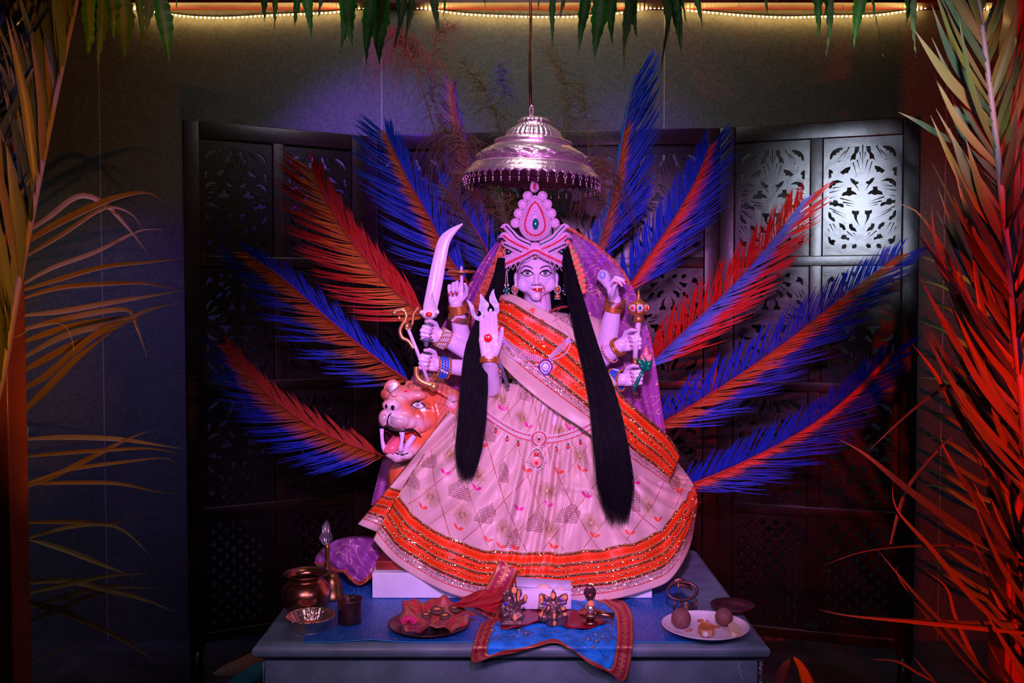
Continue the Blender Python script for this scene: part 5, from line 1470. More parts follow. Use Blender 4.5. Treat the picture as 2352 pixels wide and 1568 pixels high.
# mane, neck, body
chain(Bn, [LX(985, 905, 3.05), LX(1010, 960, 3.06), LX(980, 1060, 3.06), LX(960, 1150, 3.07)], [0.07, 0.11, 0.11, 0.10])
chain(Bn, [LX(1000, 960, 3.07), LX(1100, 1040, 3.10), LX(1330, 1050, 3.10)], [0.10, 0.12, 0.11])
for k in range(16):
    a = k / 15; p = (930 + 110 * a, 893 - 16 * math.sin(PI * a) + 26 * a); chain(Bn, [LX(p[0], p[1], 2.965 - 0.02 * math.sin(PI * a)), LX(p[0] + 8 + 14 * a, p[1] - 12 + 6 * a, 3.0), LX(p[0] + 14 + 18 * a, p[1] - 4, 3.05)], [0.006, 0.011, 0.010])
for k in range(9): x = 1000 + k * 4.5; chain(Bn, [LX(x, 925 + k * 2, 2.935 + k * 0.004), LX(x + 8, 955 + k * 3, 2.93 + k * 0.004), LX(x + 6, 985 + k, 2.94 + k * 0.004)], [0.006, 0.009, 0.006])
chain(Bn, [LX(930, 1090, 3.02), LX(925, 1200, 2.98), LX(928, 1240, 2.98)], [0.055, 0.04, 0.032]); sphere(Bn, V((LX(925, 1240, 2.96).x, 2.96, TZ + 0.134)), (0.04, 0.05, 0.022), 16, 12)
sphere(Bn, LX(899, 948, 2.885), (0.020, 0.018, 0.018), 16, 12); chain(Bn, [LX(925, 905, 2.935), LX(905, 915, 2.90)], [0.03, 0.022]); chain(Bn, [LX(920, 925, 2.90), LX(935, 950, 2.905)], [0.024, 0.026])
lion_me = voxel_mesh(Bn, 0.0028, 5, 0.5, 'lion_body')
LT = bvh_of(lion_me)
# painted colour of the glaze, by region
ORG, PNK = np.array((0.80, 0.16, 0.05)), np.array((0.80, 0.60, 0.66))
co = np.zeros((len(lion_me.vertices), 3)); lion_me.vertices.foreach_get('co', co.ravel()); co = co.reshape(-1, 3)
f_ = np.array((0, math.cos(PITCH), -math.sin(PITCH))); u_ = np.array((0, math.sin(PITCH), math.cos(PITCH))); d_ = co - np.array(EYE)
w_ = d_ @ f_; PXA = CXP + F * d_[:, 0] / w_; PYA = CYP - F * (d_ @ u_) / w_
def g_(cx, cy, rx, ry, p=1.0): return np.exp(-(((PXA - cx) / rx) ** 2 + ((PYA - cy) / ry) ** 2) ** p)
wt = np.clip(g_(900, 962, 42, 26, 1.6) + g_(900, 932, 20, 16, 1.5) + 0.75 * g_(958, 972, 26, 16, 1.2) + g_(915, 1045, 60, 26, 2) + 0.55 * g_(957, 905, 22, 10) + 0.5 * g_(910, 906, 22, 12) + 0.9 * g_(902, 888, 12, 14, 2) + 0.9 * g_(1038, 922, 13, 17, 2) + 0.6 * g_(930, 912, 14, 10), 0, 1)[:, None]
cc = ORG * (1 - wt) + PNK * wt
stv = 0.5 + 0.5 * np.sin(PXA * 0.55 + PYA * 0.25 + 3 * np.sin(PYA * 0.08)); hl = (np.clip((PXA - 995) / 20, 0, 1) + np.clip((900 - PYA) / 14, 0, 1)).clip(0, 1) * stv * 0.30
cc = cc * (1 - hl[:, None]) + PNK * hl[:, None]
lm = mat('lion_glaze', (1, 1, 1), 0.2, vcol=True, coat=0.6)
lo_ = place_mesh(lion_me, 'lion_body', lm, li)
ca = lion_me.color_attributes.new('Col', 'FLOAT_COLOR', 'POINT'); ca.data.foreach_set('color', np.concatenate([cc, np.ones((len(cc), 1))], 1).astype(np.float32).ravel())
# painted lines
mb = MB(); LS = lambda pts, w, m_=None, off=0.0010: stroke('', pts, w, None, off, [LT], None, mb)
LS([(893, 953), (890, 966), (889, 976), (880, 980), (872, 978)], (2.5, 3.5, 4, 3, 2)); LS([(899, 948), (893, 955)], (2, 3)); LS([(889, 976), (900, 984), (925, 987), (945, 986), (955, 992), (961, 999)], (3, 6, 4, 6, 4, 2))
for k in range(7): LS([(896, 955 + k * 2.6), (908, 959 + k * 3.2), (922 + k * -1, 962 + k * 3.7), (932 - k, 965 + k * 3.6)], (0.9, 0.8, 0.6, 0.3))
for k in range(6): LS([(887, 951 + k * 3.2), (880, 952 + k * 3.6), (872, 953 + k * 3.8)], (0.9, 0.8, 0.4))
for k in range(26): q0 = (900 + (k * 13.7) % 34, 957 + (k * 7.9) % 24); LS([q0, (q0[0] + 0.8, q0[1])], (0.8, 0.8))
LS([(908, 1040), (925, 1044), (938, 1040)], (3, 5, 2)); LS([(878, 1010), (884, 1034), (892, 1040)], (2, 2, 1))
LS([(906, 893), (908, 899)], (1, 1)); LS([(896, 906), (905, 911), (912, 908)], (1, 1.6, 0.6))
for k in range(6): LS([(900 - k * 1.5, 905 - k), (896 - k * 2, 900 - k * 1.6)], (0.7, 0.3))
for k in range(8): LS([(1022 + k * 3.2, 922 + k * 1.2), (1030 + k * 2.0, 908 + k * 1.5)], (0.6, 0.3)); LS([(887 + k * 2, 886), (889 + k * 2.0, 900 - k)], (0.6, 0.3))
mb.build('painted_line', M['black_paint'], li)
mb = MB(); tube(mb, [LX(x, y, Y_) for x, y, Y_ in crv([(870, 974, 2.885), (876, 981, 2.872), (890, 981, 2.862), (900, 986, 2.858), (925, 989, 2.858), (945, 986, 2.875), (956, 992, 2.893), (966, 1003, 2.92)], 6)], 0.0032, 10); mb.build('lip', M['black_paint'], li)
mb = MB(); patch(mb, almond(961, 931, 17.5, 8.5, 0.10), 0.0012, [LT]); ey = mb.build('eye', M['black_paint'], li)
mb = MB(); patch(mb, almond(960, 931, 13, 5.6, 0.10), 0.0018, [LT]); mb.build('eye_white', M['white_paint'], ey)
for r, m_, off in ((5.2, 'black_paint', .0024), (4.2, 'white_paint', .0027), (3.2, 'iris', .0030), (1.8, 'white_paint', .0033), (1.3, 'black_paint', .0036)):
    mb = MB(); patch(mb, lambda a: (959 + math.cos(a) * r, 930 + math.sin(a) * r), off, [LT]); mb.build('iris', M[m_], ey)
mb = MB()
for k in range(19):
    t = k / 18; x = 947 + 38 * t; y = 925 - 3 * math.sin(PI * t) + 8 * t * t; stroke('', [(x, y), (x + (t - 0.35) * 9, y - 6.5 - 2.5 * math.sin(PI * t))], (1.1, 0.3), None, 0.0016, [LT], None, mb)
stroke('', [(975, 936), (984, 937), (990, 940)], (3, 2, 0.5), None, 0.0016, [LT], None, mb)
mb.build('eyelash', M['black_paint'], li)
for (x, y, rx, ry) in ((887, 933, 2.8, 5.5), (902, 936, 4.2, 6.5)):
    mb = MB(); patch(mb, lambda a: (x + math.cos(a) * rx, y + math.sin(a) * ry), 0.0012, [LT]); mb.build('nostril', M['black_paint'], li)
mb = MB(); patch(mb, lambda a: (932 + math.cos(a) * 4, 898 + math.sin(a) * 2.2), 0.0012, [LT]); mb.build('forehead_mark', M['red_paint'], li)
# open mouth: dark hollow, tongue, teeth, gum
mb = MB(); grid(mb, lambda u, v: LX(884 + 84 * u, 986 + 56 * v - 14 * u * v, 2.935 + 0.05 * math.sin(PI * u) * math.sin(PI * v)), 20, 14)
mb.build('mouth_hollow', mat('mouth_paint', (0.10, 0.01, 0.03), 0.3, coat=0.3), li)
mb = MB(); grid(mb, lambda u, v: LX(930 + 34 * u, 990 + 30 * v - 8 * u, 2.915 + 0.01 * u), 6, 6); mb.build('gum', mat('gum_paint', (0.80, 0.06, 0.03), 0.2, coat=0.5), li)
mb = MB(); tube(mb, [LX(x, y, Y_) for x, y, Y_ in ((922, 1006, 2.925), (912, 1016, 2.905), (902, 1028, 2.885), (894, 1040, 2.872))], [0.014, 0.017, 0.019, 0.015], 16); tube(mb, [LX(x, y, Y_) for x, y, Y_ in ((906, 1004, 2.925), (899, 1018, 2.903), (891, 1032, 2.880), (889, 1041, 2.872))], [0.010, 0.012, 0.014, 0.012], 16)
tg = mb.build('tongue', mat('tongue_paint', (0.85, 0.16, 0.22), 0.15, coat=0.8), li)
mb = MB(); tube(mb, [LX(x, y, 2.873) for x, y in ((922, 986), (924, 1000), (923, 1014), (921, 1026), (920, 1036))], [0.0105, 0.0075, 0.0055, 0.0072, 0.0090], 14); mb.build('tooth', M['marble'], li)
mb = MB(); tube(mb, [LX(x, y, 2.880) for x, y in ((877, 984), (877, 998), (878, 1012), (881, 1026), (886, 1038))], [0.0070, 0.0058, 0.0056, 0.0075, 0.0085], 14); mb.build('tooth', M['marble'], li)
mb = MB(); tube(mb, [LX(x, y, 2.90) for x, y in ((952, 1000), (940, 1016), (930, 1034))], [0.008, 0.011, 0.010], 14); mb.build('jaw_lip', M['marble'], li)

# ================================================================== silver canopy over the crown
cz = PX(1222, 405, 2.93)
can = thing('hanging_canopy', 'embossed silver umbrella canopy with tiny drops hanging above the crown', 'canopy', (cz.x, 2.93, PX(1218, 0, 2.93).z))
tilt = V((0.045, 0.0, 1)).normalized(); z0 = cz.z
H = lambda py: PX(1222, py, 2.93).z - z0
def emb_(a, r, z):
    k = 1.0
    if H(385) < z < H(352): k += 0.022 * math.sin(a * 18 + 14 * math.sin(z * 160)) * math.sin((z - H(385)) / (H(352) - H(385)) * PI)
    if H(318) < z < H(290): k += 0.035 * abs(math.sin(a * 16))
    if z > H(284): k += 0.05 * abs(math.sin(a * 9))
    if z < H(399): k += 0.0
    return k
pp = [(0.001, 269), (0.018, 270), (0.036, 273), (0.046, 279), (0.048, 286), (0.051, 288), (0.053, 292), (0.066, 297), (0.078, 305), (0.083, 313), (0.086, 317), (0.084, 320), (0.100, 322), (0.118, 327), (0.121, 331), (0.118, 335), (0.122, 340), (0.135, 344), (0.154, 352), (0.170, 362), (0.178, 372), (0.181, 379), (0.181, 383), (0.187, 387), (0.189, 390), (0.196, 396), (0.206, 403), (0.211, 408)]
prr = []
for i in range(len(pp) - 1):
    for k in range(5): t = k / 5; prr.append((pp[i][0] * (1 - t) + pp[i + 1][0] * t, H(pp[i][1] * (1 - t) + pp[i + 1][1] * t)))
prr.append((pp[-1][0], H(pp[-1][1])))
NS = 48
def scal(a, r, z): return emb_(a, r, z)
mb = MB(); lathe(mb, prr, (cz.x, 2.93, z0), 288, 0, None, tilt, mod=scal, cap=False)
x_, y_ = frame_of(tilt)
# scalloped lip
lip = []
for k in range(NS * 8):
    a = 2 * PI * k / (NS * 8); s = abs(math.sin(a * NS / 2))
    b0 = V((cz.x, 2.93, z0)) + x_ * 0.211 * math.cos(a) + y_ * 0.211 * math.sin(a) + tilt * H(408)
    lip.append((b0, b0 + tilt * (-0.004 - 0.0075 * s)))
vs = [p for pr_ in lip for p in pr_]; n_ = len(lip); mb.add(vs, [(2 * k, 2 * ((k + 1) % n_), 2 * ((k + 1) % n_) + 1, 2 * k + 1) for k in range(n_)])
dome = mb.build('canopy_dome', M['canopy'], can); md = dome.modifiers.new('t', 'SOLIDIFY'); md.thickness = 0.0015; md.offset = -1
mb = MB()
for k in range(200): a = 2 * PI * k / 200; bead(mb, V((cz.x, 2.93, z0)) + x_ * 0.183 * math.cos(a) + y_ * 0.183 * math.sin(a) + tilt * H(384.5), 0.0026)
mb.build('beaded_rim', M['canopy'], can)
mb = MB(); sphere(mb, V((0, 0, 0)), 0.0034, 8, 6); tube(mb, [V((0.0042 * math.cos(a), 0, 0.011 + 0.0055 * math.sin(a))) for a in [2 * PI * k / 12 for k in range(12)]], 0.0009, 5, closed=True); sphere(mb, V((0, 0, -0.007)), (0.0022, 0.0022, 0.004), 6, 5)
dr0 = mb.build('canopy_drop', M['canopy'], can); dm = dr0.data; dm.transform(Matrix.Translation(wloc(can)))
for k in range(NS):
    a = 2 * PI * (k + 0.5) / NS; p = V((cz.x, 2.93, z0)) + x_ * 0.211 * math.cos(a) + y_ * 0.211 * math.sin(a) + tilt * (H(408) - 0.0115)
    o = dr0 if k == 0 else dr0.copy()
    if k: COL.objects.link(o); o.parent = can
    o.location = p - V((0, 0, 0.017)) - V(can.location); o.rotation_euler = (0, 0, a * 1.7)
mb = MB(); tube(mb, [V((cz.x - 0.002 + 0.005 * math.cos(t), 2.93, PX(1222, 256, 2.93).z + 0.017 * math.sin(t))) for t in [2 * PI * k / 20 for k in range(20)]], 0.0035, 8, closed=True); mb.build('canopy_loop', M['canopy'], can)
mb = MB(); tube(mb, [PX(1219, 248, 2.935), PX(1217, 150, 2.935), PX(1219, 60, 2.935), PX(1218, -60, 2.935), PX(1218, -330, 2.935)], 0.0048, 10); mb.build('hanging_rod', mat('rod_copper', (0.25, 0.08, 0.04), 0.3, 0.8, var=0.5, vscale=40), can)
# ================================================================== painted fronds fanned out behind the statue
BLU, ORA, RED, TEAL = (0.003, 0.022, 0.36), (0.34, 0.065, 0.004), (0.42, 0.010, 0.003), (0.006, 0.10, 0.28)
DKR = (0.30, 0.02, 0.01)
def blade3(mb, p0, dirv, L_, w, bend, nrm, colf, n=6, mi=0, fold=0.25):
    """one leaflet: starts at p0 along dirv, curving by vector bend, seen against nrm"""
    vs = []; cl = []
    d = V(dirv); 
    for k in range(n + 1):
        t = k / n; c = V(p0) + d * (L_ * t) + V(bend) * (t * t); tg = (d * L_ + V(bend) * 2 * t).normalized()
        s = tg.cross(nrm); s = s.normalized() if s.length > 1e-6 else V((1, 0, 0))
        ww = w * (0.35 + 0.65 * math.sin(PI * min(1, t * 1.25 + 0.05)) if t < 0.4 else math.sqrt(max(0.0, 1 - ((t - 0.4) / 0.6) ** 2)) * 0.98 + 0.02)
        for q in (-1, 0, 1): vs.append(c + s * (q * ww / 2) + (nrm * (-fold * ww) if q == 0 else V((0, 0, 0)))); cl.append(colf(t))
    mb.add(vs, [(3 * k + q, 3 * k + q + 1, 3 * k + q + 4, 3 * k + q + 3) for k in range(n) for q in (0, 1)], mi, cl)
def lerp(a, b, t): return tuple(a[i] * (1 - t) + b[i] * t for i in range(3))
def frond(name, label, cat, path, lenA, lenB, cA, cB, seed, Y0, Y1, nl=112, angA=52, angB=33, wl=0.0044, curl=0.55, rc=DKR, group=None, sag=0.0, tipf=0.35, prof=None):
    """path: picture positions base->tip; side A lies to the left when looking from base to tip"""
    r = random.Random(seed); P = crv(path, 10)
    t_ = thing(name, label, cat, PX(path[0][0], path[0][1], Y0), group)
    pos = lambda s: PX(*along(P, s), Y0 + (Y1 - Y0) * s)
    mb = MB(); tube(mb, [pos(k / 40) for k in range(41)], [0.0042 * (1 - 0.8 * k / 40) for k in range(41)], 6, 0, lambda s: rc); mb.build('rachis', M['leafpaint'], t_)
    mb = MB(); nr = V((0, -1, 0))
    for k in range(nl):
        s = 0.02 + 0.965 * (k / nl) ; p = pos(s); tg = (pos(min(1, s + 0.02)) - pos(max(0, s - 0.02))).normalized()
        for side, (Lf, ang, cf) in enumerate(((lenA, angA, cA), (lenB, angB, cB))):
            if r.random() < 0.02: continue
            pr = (0.45 + 0.55 * math.sin(PI * min(1, s * 0.85 + 0.15)) ** 0.7) * (1 - 0.25 * s) * (1 + 0.10 * math.sin(k * 0.45 + seed + side * 2)) if prof is None else prof(s)
            L_ = Lf * pr * r.uniform(0.90, 1.06)
            a = math.radians(ang * (1 - 0.25 * s) + r.gauss(0, 2.2) + 4.5 * math.sin(k * 0.5 + seed * 3 + side) + 3 * math.sin(k * 1.3 + side * 4)) * (1 if side == 0 else -1)
            R = Matrix.Rotation(-a, 3, 'Y'); d = (R @ tg)
            d = (d + V((0, r.uniform(-.08, .10) + 0.06, 0))).normalized()
            bend = tg * (L_ * curl * 0.5) + V((0, 0, -sag * L_))
            blade3(mb, p, d, L_, wl * r.uniform(0.8, 1.2), bend, nr, lambda t, c=cf, s=s: c(t, s))
    mb.build('leaflets', M['leafpaint'], t_)
    return t_
def band2(inner, outer, e=0.42, soft=0.12, gap=None):
    def f(t, s):
        k = max(0, min(1, (t - e) / soft)); c = lerp(inner, outer, k)
        if gap: c = lerp(c, (0.03, 0.03, 0.005), 0.75 * max(0, 1 - abs(t - gap) / 0.08))
        return c
    return f
flat = lambda c: (lambda t, s: c)
G = 'painted palm leaves fanned out behind the statue'
# in picture terms for a leaf pointing left and up, side A (left of travel) is the lower side
frond('painted_leaf', 'red painted leaf pointing up left from behind the sword', 'leaf', [(985, 735), (900, 660), (820, 570), (755, 470), (712, 378)], 0.235, 0.135,
      lambda t, s: lerp((0.55, 0.12, 0.01), RED, max(0, min(1, (t - 0.35) / 0.2))), flat(RED), 1, 3.16, 3.08, group=G)
frond('painted_leaf', 'blue painted leaf with orange middle, second highest on the lower left', 'leaf', [(945, 880), (850, 812), (745, 725), (650, 640), (556, 574)], 0.205, 0.115,
      band2(ORA, BLU, 0.42, 0.1, 0.5), flat(BLU), 2, 3.18, 3.08, group=G)
frond('painted_leaf', 'lowest leaf on the left, dark red above and blue below', 'leaf', [(890, 1050), (780, 1010), (680, 955), (590, 880), (516, 788)], 0.200, 0.105,
      band2(ORA, BLU, 0.30, 0.12), flat((0.34, 0.03, 0.012)), 3, 3.18, 3.08, group=G)
frond('painted_leaf', 'tall blue leaf with thin orange stripe rising left of the canopy', 'leaf', [(1075, 650), (1030, 590), (985, 500), (930, 400), (884, 300)], 0.225, 0.130,
      band2(ORA, BLU, 0.20, 0.06), flat(BLU), 4, 3.22, 3.16, group=G)
frond('painted_leaf', 'upright blue leaf right of the canopy reaching nearly to the mango leaves', 'leaf', [(1360, 610), (1392, 510), (1418, 400), (1438, 280), (1462, 168)], 0.040, 0.235,
      flat(TEAL), lambda t, s: lerp(ORA if s < 0.7 else BLU, BLU, max(0, min(1, (t - 0.22) / 0.1))), 5, 3.22, 3.14, angA=20, angB=32, group=G, rc=(0.25, 0.03, 0.05))
frond('painted_leaf', 'blue and orange leaf rising right of the veil toward the screen', 'leaf', [(1430, 680), (1490, 590), (1550, 500), (1600, 410), (1632, 330)], 0.120, 0.215,
      flat(BLU), band2((0.60, 0.03, 0.01), BLU, 0.28, 0.12), 6, 3.20, 3.10, group=G, nl=105)
frond('painted_leaf', 'red leaf with blue middle pointing up right beside the mace', 'leaf', [(1480, 850), (1590, 745), (1690, 650), (1780, 545), (1850, 452)], 0.135, 0.215,
      flat(RED), band2((0.05, 0.13, 0.55), (0.50, 0.012, 0.008), 0.30, 0.15), 7, 3.18, 2.98, group=G, rc=(0.10, 0.06, 0.30))
frond('painted_leaf', 'longest blue leaf with orange middle, second lowest on the right', 'leaf', [(1490, 990), (1640, 900), (1800, 790), (1940, 680), (2072, 580)], 0.135, 0.235,
      flat(BLU), band2(ORA, BLU, 0.34, 0.12), 8, 3.18, 2.98, nl=140, group=G)
frond('painted_leaf', 'lowest leaf on the right, blue with an orange stripe', 'leaf', [(1555, 1125), (1700, 1065), (1850, 985), (1960, 900), (2055, 800)], 0.115, 0.215,
      flat(BLU), band2((0.45, 0.05, 0.02), BLU, 0.20, 0.1, 0.32), 9, 3.18, 3.00, nl=135, group=G)
frond('painted_leaf', 'short blue leaf behind the crown between sword tip and veil', 'leaf', [(1150, 640), (1110, 560), (1060, 480), (1010, 420)], 0.125, 0.13,
      band2((0.03, 0.04, 0.08), BLU, 0.35, 0.2), flat(BLU), 10, 3.28, 3.26, nl=80, group=G)
frond('painted_leaf', 'purple red leaf standing left of the canopy with sparkling ribs', 'leaf', [(1120, 560), (1090, 450), (1060, 340), (1040, 240), (1040, 185)], 0.105, 0.07,
      lambda t, s: lerp((0.35, 0.04, 0.02), (0.05, 0.02, 0.40), t), lambda t, s: lerp((0.30, 0.03, 0.02), (0.02, 0.02, 0.40), t), 12, 3.30, 3.28, nl=80, group=G)
frond('painted_leaf', 'short blue leaf low behind the right veil shoulder', 'leaf', [(1345, 640), (1385, 560), (1430, 500), (1475, 440)], 0.10, 0.12,
      flat(BLU), flat((0.02, 0.03, 0.55)), 13, 3.27, 3.25, nl=70, group=G)

# ------------------------------------------------ feathery dyed plumes around the canopy
def plume(label, path, cols, Ls, seed, Y, n=150, droop=0.5, fan=70, rc=(0.2, 0.05, 0.02), rr=0.0018, s0=0.25):
    r = random.Random(seed); P = crv(path, 10); t_ = thing('dyed_plume', label, 'plume', PX(*path[0], Y), 'feathery dyed plumes around the canopy')
    pos = lambda s: PX(*along(P, s), Y)
    mb = MB(); tube(mb, [pos(k / 20) for k in range(21)], rr, 5, 0, rc); mb.build('plume_stem', M['plume'], t_)
    mb = MB()
    for k in range(n):
        s = s0 + (1 - s0) * r.random() ** 0.6; p = pos(s); tg = (pos(min(1, s + 0.03)) - pos(s - 0.03)).normalized()
        a = math.radians(r.gauss(0, fan)); d = (Matrix.Rotation(a, 3, 'Y') @ tg + V((0, r.uniform(-.35, .35), 0))).normalized(); L_ = Ls * r.uniform(0.5, 1.1)
        c = r.choice(cols); wv = r.uniform(-0.012, 0.012); ph = r.uniform(0, 6); pts = []
        for q in range(10):
            t = q / 9; pts.append(p + d * L_ * t * (1 - 0.3 * t) + V((wv * math.sin(ph + t * 7), 0, -droop * L_ * t * t)))
        tube(mb, pts, [0.00085 * (1 - 0.6 * q / 9) for q in range(10)], 3, 0, c, cap=False)
    mb.build('plume_fibres', M['plume'], t_)
RB, BR, VI, OL, BL = (0.20, 0.012, 0.008), (0.11, 0.040, 0.014), (0.07, 0.012, 0.06), (0.08, 0.048, 0.006), (0.015, 0.02, 0.20)
plume('dark red plume drooping below the mango leaves left of the rod', [(1010, 340), (975, 220), (935, 110), (900, 70)], [RB, RB, (0.13, 0.008, 0.01)], 0.17, 21, 3.34, 240, 0.9, 60, RB, s0=0.6)
plume('brown arching plume at the left rim of the canopy', [(1130, 480), (1100, 380), (1060, 320), (1020, 300)], [BR, BR, (0.09, 0.03, 0.02), VI], 0.17, 22, 3.10, 240, 0.8, 70, BR, s0=0.35)
plume('brown plume hanging under the left rim of the canopy', [(1120, 540), (1095, 440), (1060, 400)], [BR, (0.10, 0.024, 0.02), BR], 0.15, 23, 3.05, 170, 1.0, 80, BR, s0=0.5)
plume('olive plume standing behind the rod above the canopy', [(1180, 420), (1150, 300), (1110, 200), (1060, 140)], [OL, BR, (0.05, 0.035, 0.01)], 0.13, 24, 3.26, 230, 0.4, 75, OL, s0=0.2)
plume('blue plume tip above the left side of the canopy', [(1180, 420), (1165, 300), (1155, 200), (1152, 150)], [BL, BL, VI], 0.09, 25, 3.20, 110, 0.8, 55, BR, s0=0.6)
plume('violet plume crossing in front of the wall left of the canopy', [(1070, 460), (1030, 340), (1000, 240), (985, 150)], [VI, RB, (0.04, 0.01, 0.10)], 0.13, 26, 3.28, 150, 0.6, 60, VI, s0=0.2)
plume('brown plume hanging down at the right rim of the canopy', [(1330, 560), (1370, 470), (1390, 400), (1370, 370)], [BR, (0.12, 0.03, 0.01), (0.09, 0.03, 0.02)], 0.16, 27, 3.06, 200, 1.1, 70, BR, s0=0.45)
plume('olive brown wispy plume above the right side of the canopy', [(1270, 420), (1300, 300), (1290, 180), (1250, 110)], [OL, BR, (0.06, 0.04, 0.008)], 0.16, 28, 3.24, 210, 0.3, 80, OL, s0=0.15)
plume('thin dark plume standing beside the blue leaf right of the canopy', [(1330, 480), (1352, 340), (1335, 200)], [(0.12, 0.06, 0.03), OL], 0.15, 29, 3.28, 120, 0.6, 80, OL, s0=0.2)
plume('green brown plume behind the crown under the canopy', [(1190, 620), (1165, 520), (1140, 430)], [(0.14, 0.10, 0.01), (0.20, 0.08, 0.02), (0.03, 0.10, 0.10)], 0.14, 30, 3.16, 220, 0.1, 60, OL, s0=0.1)
plume('red brown plume curling left of the wall joint near the leaf tips', [(1060, 260), (1010, 150), (1000, 80), (1040, 60)], [RB, BR], 0.13, 31, 3.40, 140, 0.7, 70, RB, s0=0.4)

# ================================================================== palm branches
def leaflet(mb, path, w, Y0, Y1, colf, fold=0.22, n=14, twist=0.0):
    P = crv(path, 6); vs = []; cl = []
    for k in range(n + 1):
        t = k / n; p = PX(*along(P, t), Y0 + (Y1 - Y0) * t); q = PX(*along(P, min(1, t + 0.03)), Y0 + (Y1 - Y0) * min(1, t + 0.03)); q0 = PX(*along(P, max(0, t - 0.03)), Y0 + (Y1 - Y0) * max(0, t - 0.03))
        tg = (q - q0).normalized(); nr = (Matrix.Rotation(twist, 3, tg) @ V((0, -1, 0))); s = tg.cross(nr).normalized()
        ww = w * (min(1, 0.45 + t * 2.2)) * (1 if t < 0.45 else max(0.03, 1 - ((t - 0.45) / 0.55) ** 1.5))
        for e in (-1, 0, 1): vs.append(p + s * e * ww / 2 + (nr * -fold * ww if e == 0 else V((0, 0, 0)))); cl.append(colf(t))
    mb.add(vs, [(3 * k + e, 3 * k + e + 1, 3 * k + e + 4, 3 * k + e + 3) for k in range(n) for e in (0, 1)], 0, cl)
GRN = [(0.16, 0.18, 0.05), (0.22, 0.18, 0.04), (0.11, 0.17, 0.09), (0.26, 0.18, 0.06), (0.07, 0.10, 0.05)]
DRY = (0.34, 0.22, 0.12)
def palm(name, label, rach, groups, seed, Yr, rw=0.010, extra=None, rcol=(0.42, 0.30, 0.30)):
    r = random.Random(seed); P = crv(rach, 10); t_ = thing(name, label, 'palm branch', PX(*rach[0], Yr))
    mb = MB(); tube(mb, [PX(*along(P, k / 40), Yr) for k in range(41)], [rw * (1 - 0.6 * k / 40) for k in range(41)], 10, 0, rcol); mb.build('rachis', M['palm'], t_)
    mb = MB()
    for (s0, s1, n, a0, a1, L0, L1, w, side, bend) in groups:
        for k in range(n):
            f = k / max(1, n - 1); s = s0 + (s1 - s0) * f + r.uniform(-.5, .5) * (s1 - s0) / n; s = max(0, min(1, s))
            b = along(P, s); b2 = along(P, min(1, s + 0.02)); b1 = along(P, max(0, s - 0.02)); ta = math.atan2(-(b2[1] - b1[1]), b2[0] - b1[0])
            a = ta + side * math.radians(a0 + (a1 - a0) * f + r.gauss(0, 5)); L_ = (L0 + (L1 - L0) * f) * r.uniform(0.75, 1.1)
            ex, ey = b[0] + math.cos(a) * L_, b[1] - math.sin(a) * L_
            bd = bend * L_ * r.uniform(0.3, 1.3); mx_, my_ = (b[0] + ex) / 2 - math.sin(a) * bd * side, (b[1] + ey) / 2 - math.cos(a) * bd * side
            c = r.choice(GRN); tw = r.uniform(-0.9, 0.9)
            leaflet(mb, [b, (mx_, my_), (ex, ey)], w * r.uniform(0.75, 1.25), Yr, Yr + r.uniform(-0.22, 0.18), lambda t, c=c: lerp(c, DRY, max(0, t - 0.75) * 4), twist=tw)
    for (pts, w, y1) in (extra or []):
        c = r.choice(GRN); leaflet(mb, pts, w, Yr, Yr + y1, lambda t, c=c: lerp(c, DRY, max(0, t - 0.7) * 3), n=24, twist=r.uniform(-.4, .4))
    mb.build('leaflets', M['palm'], t_); return t_
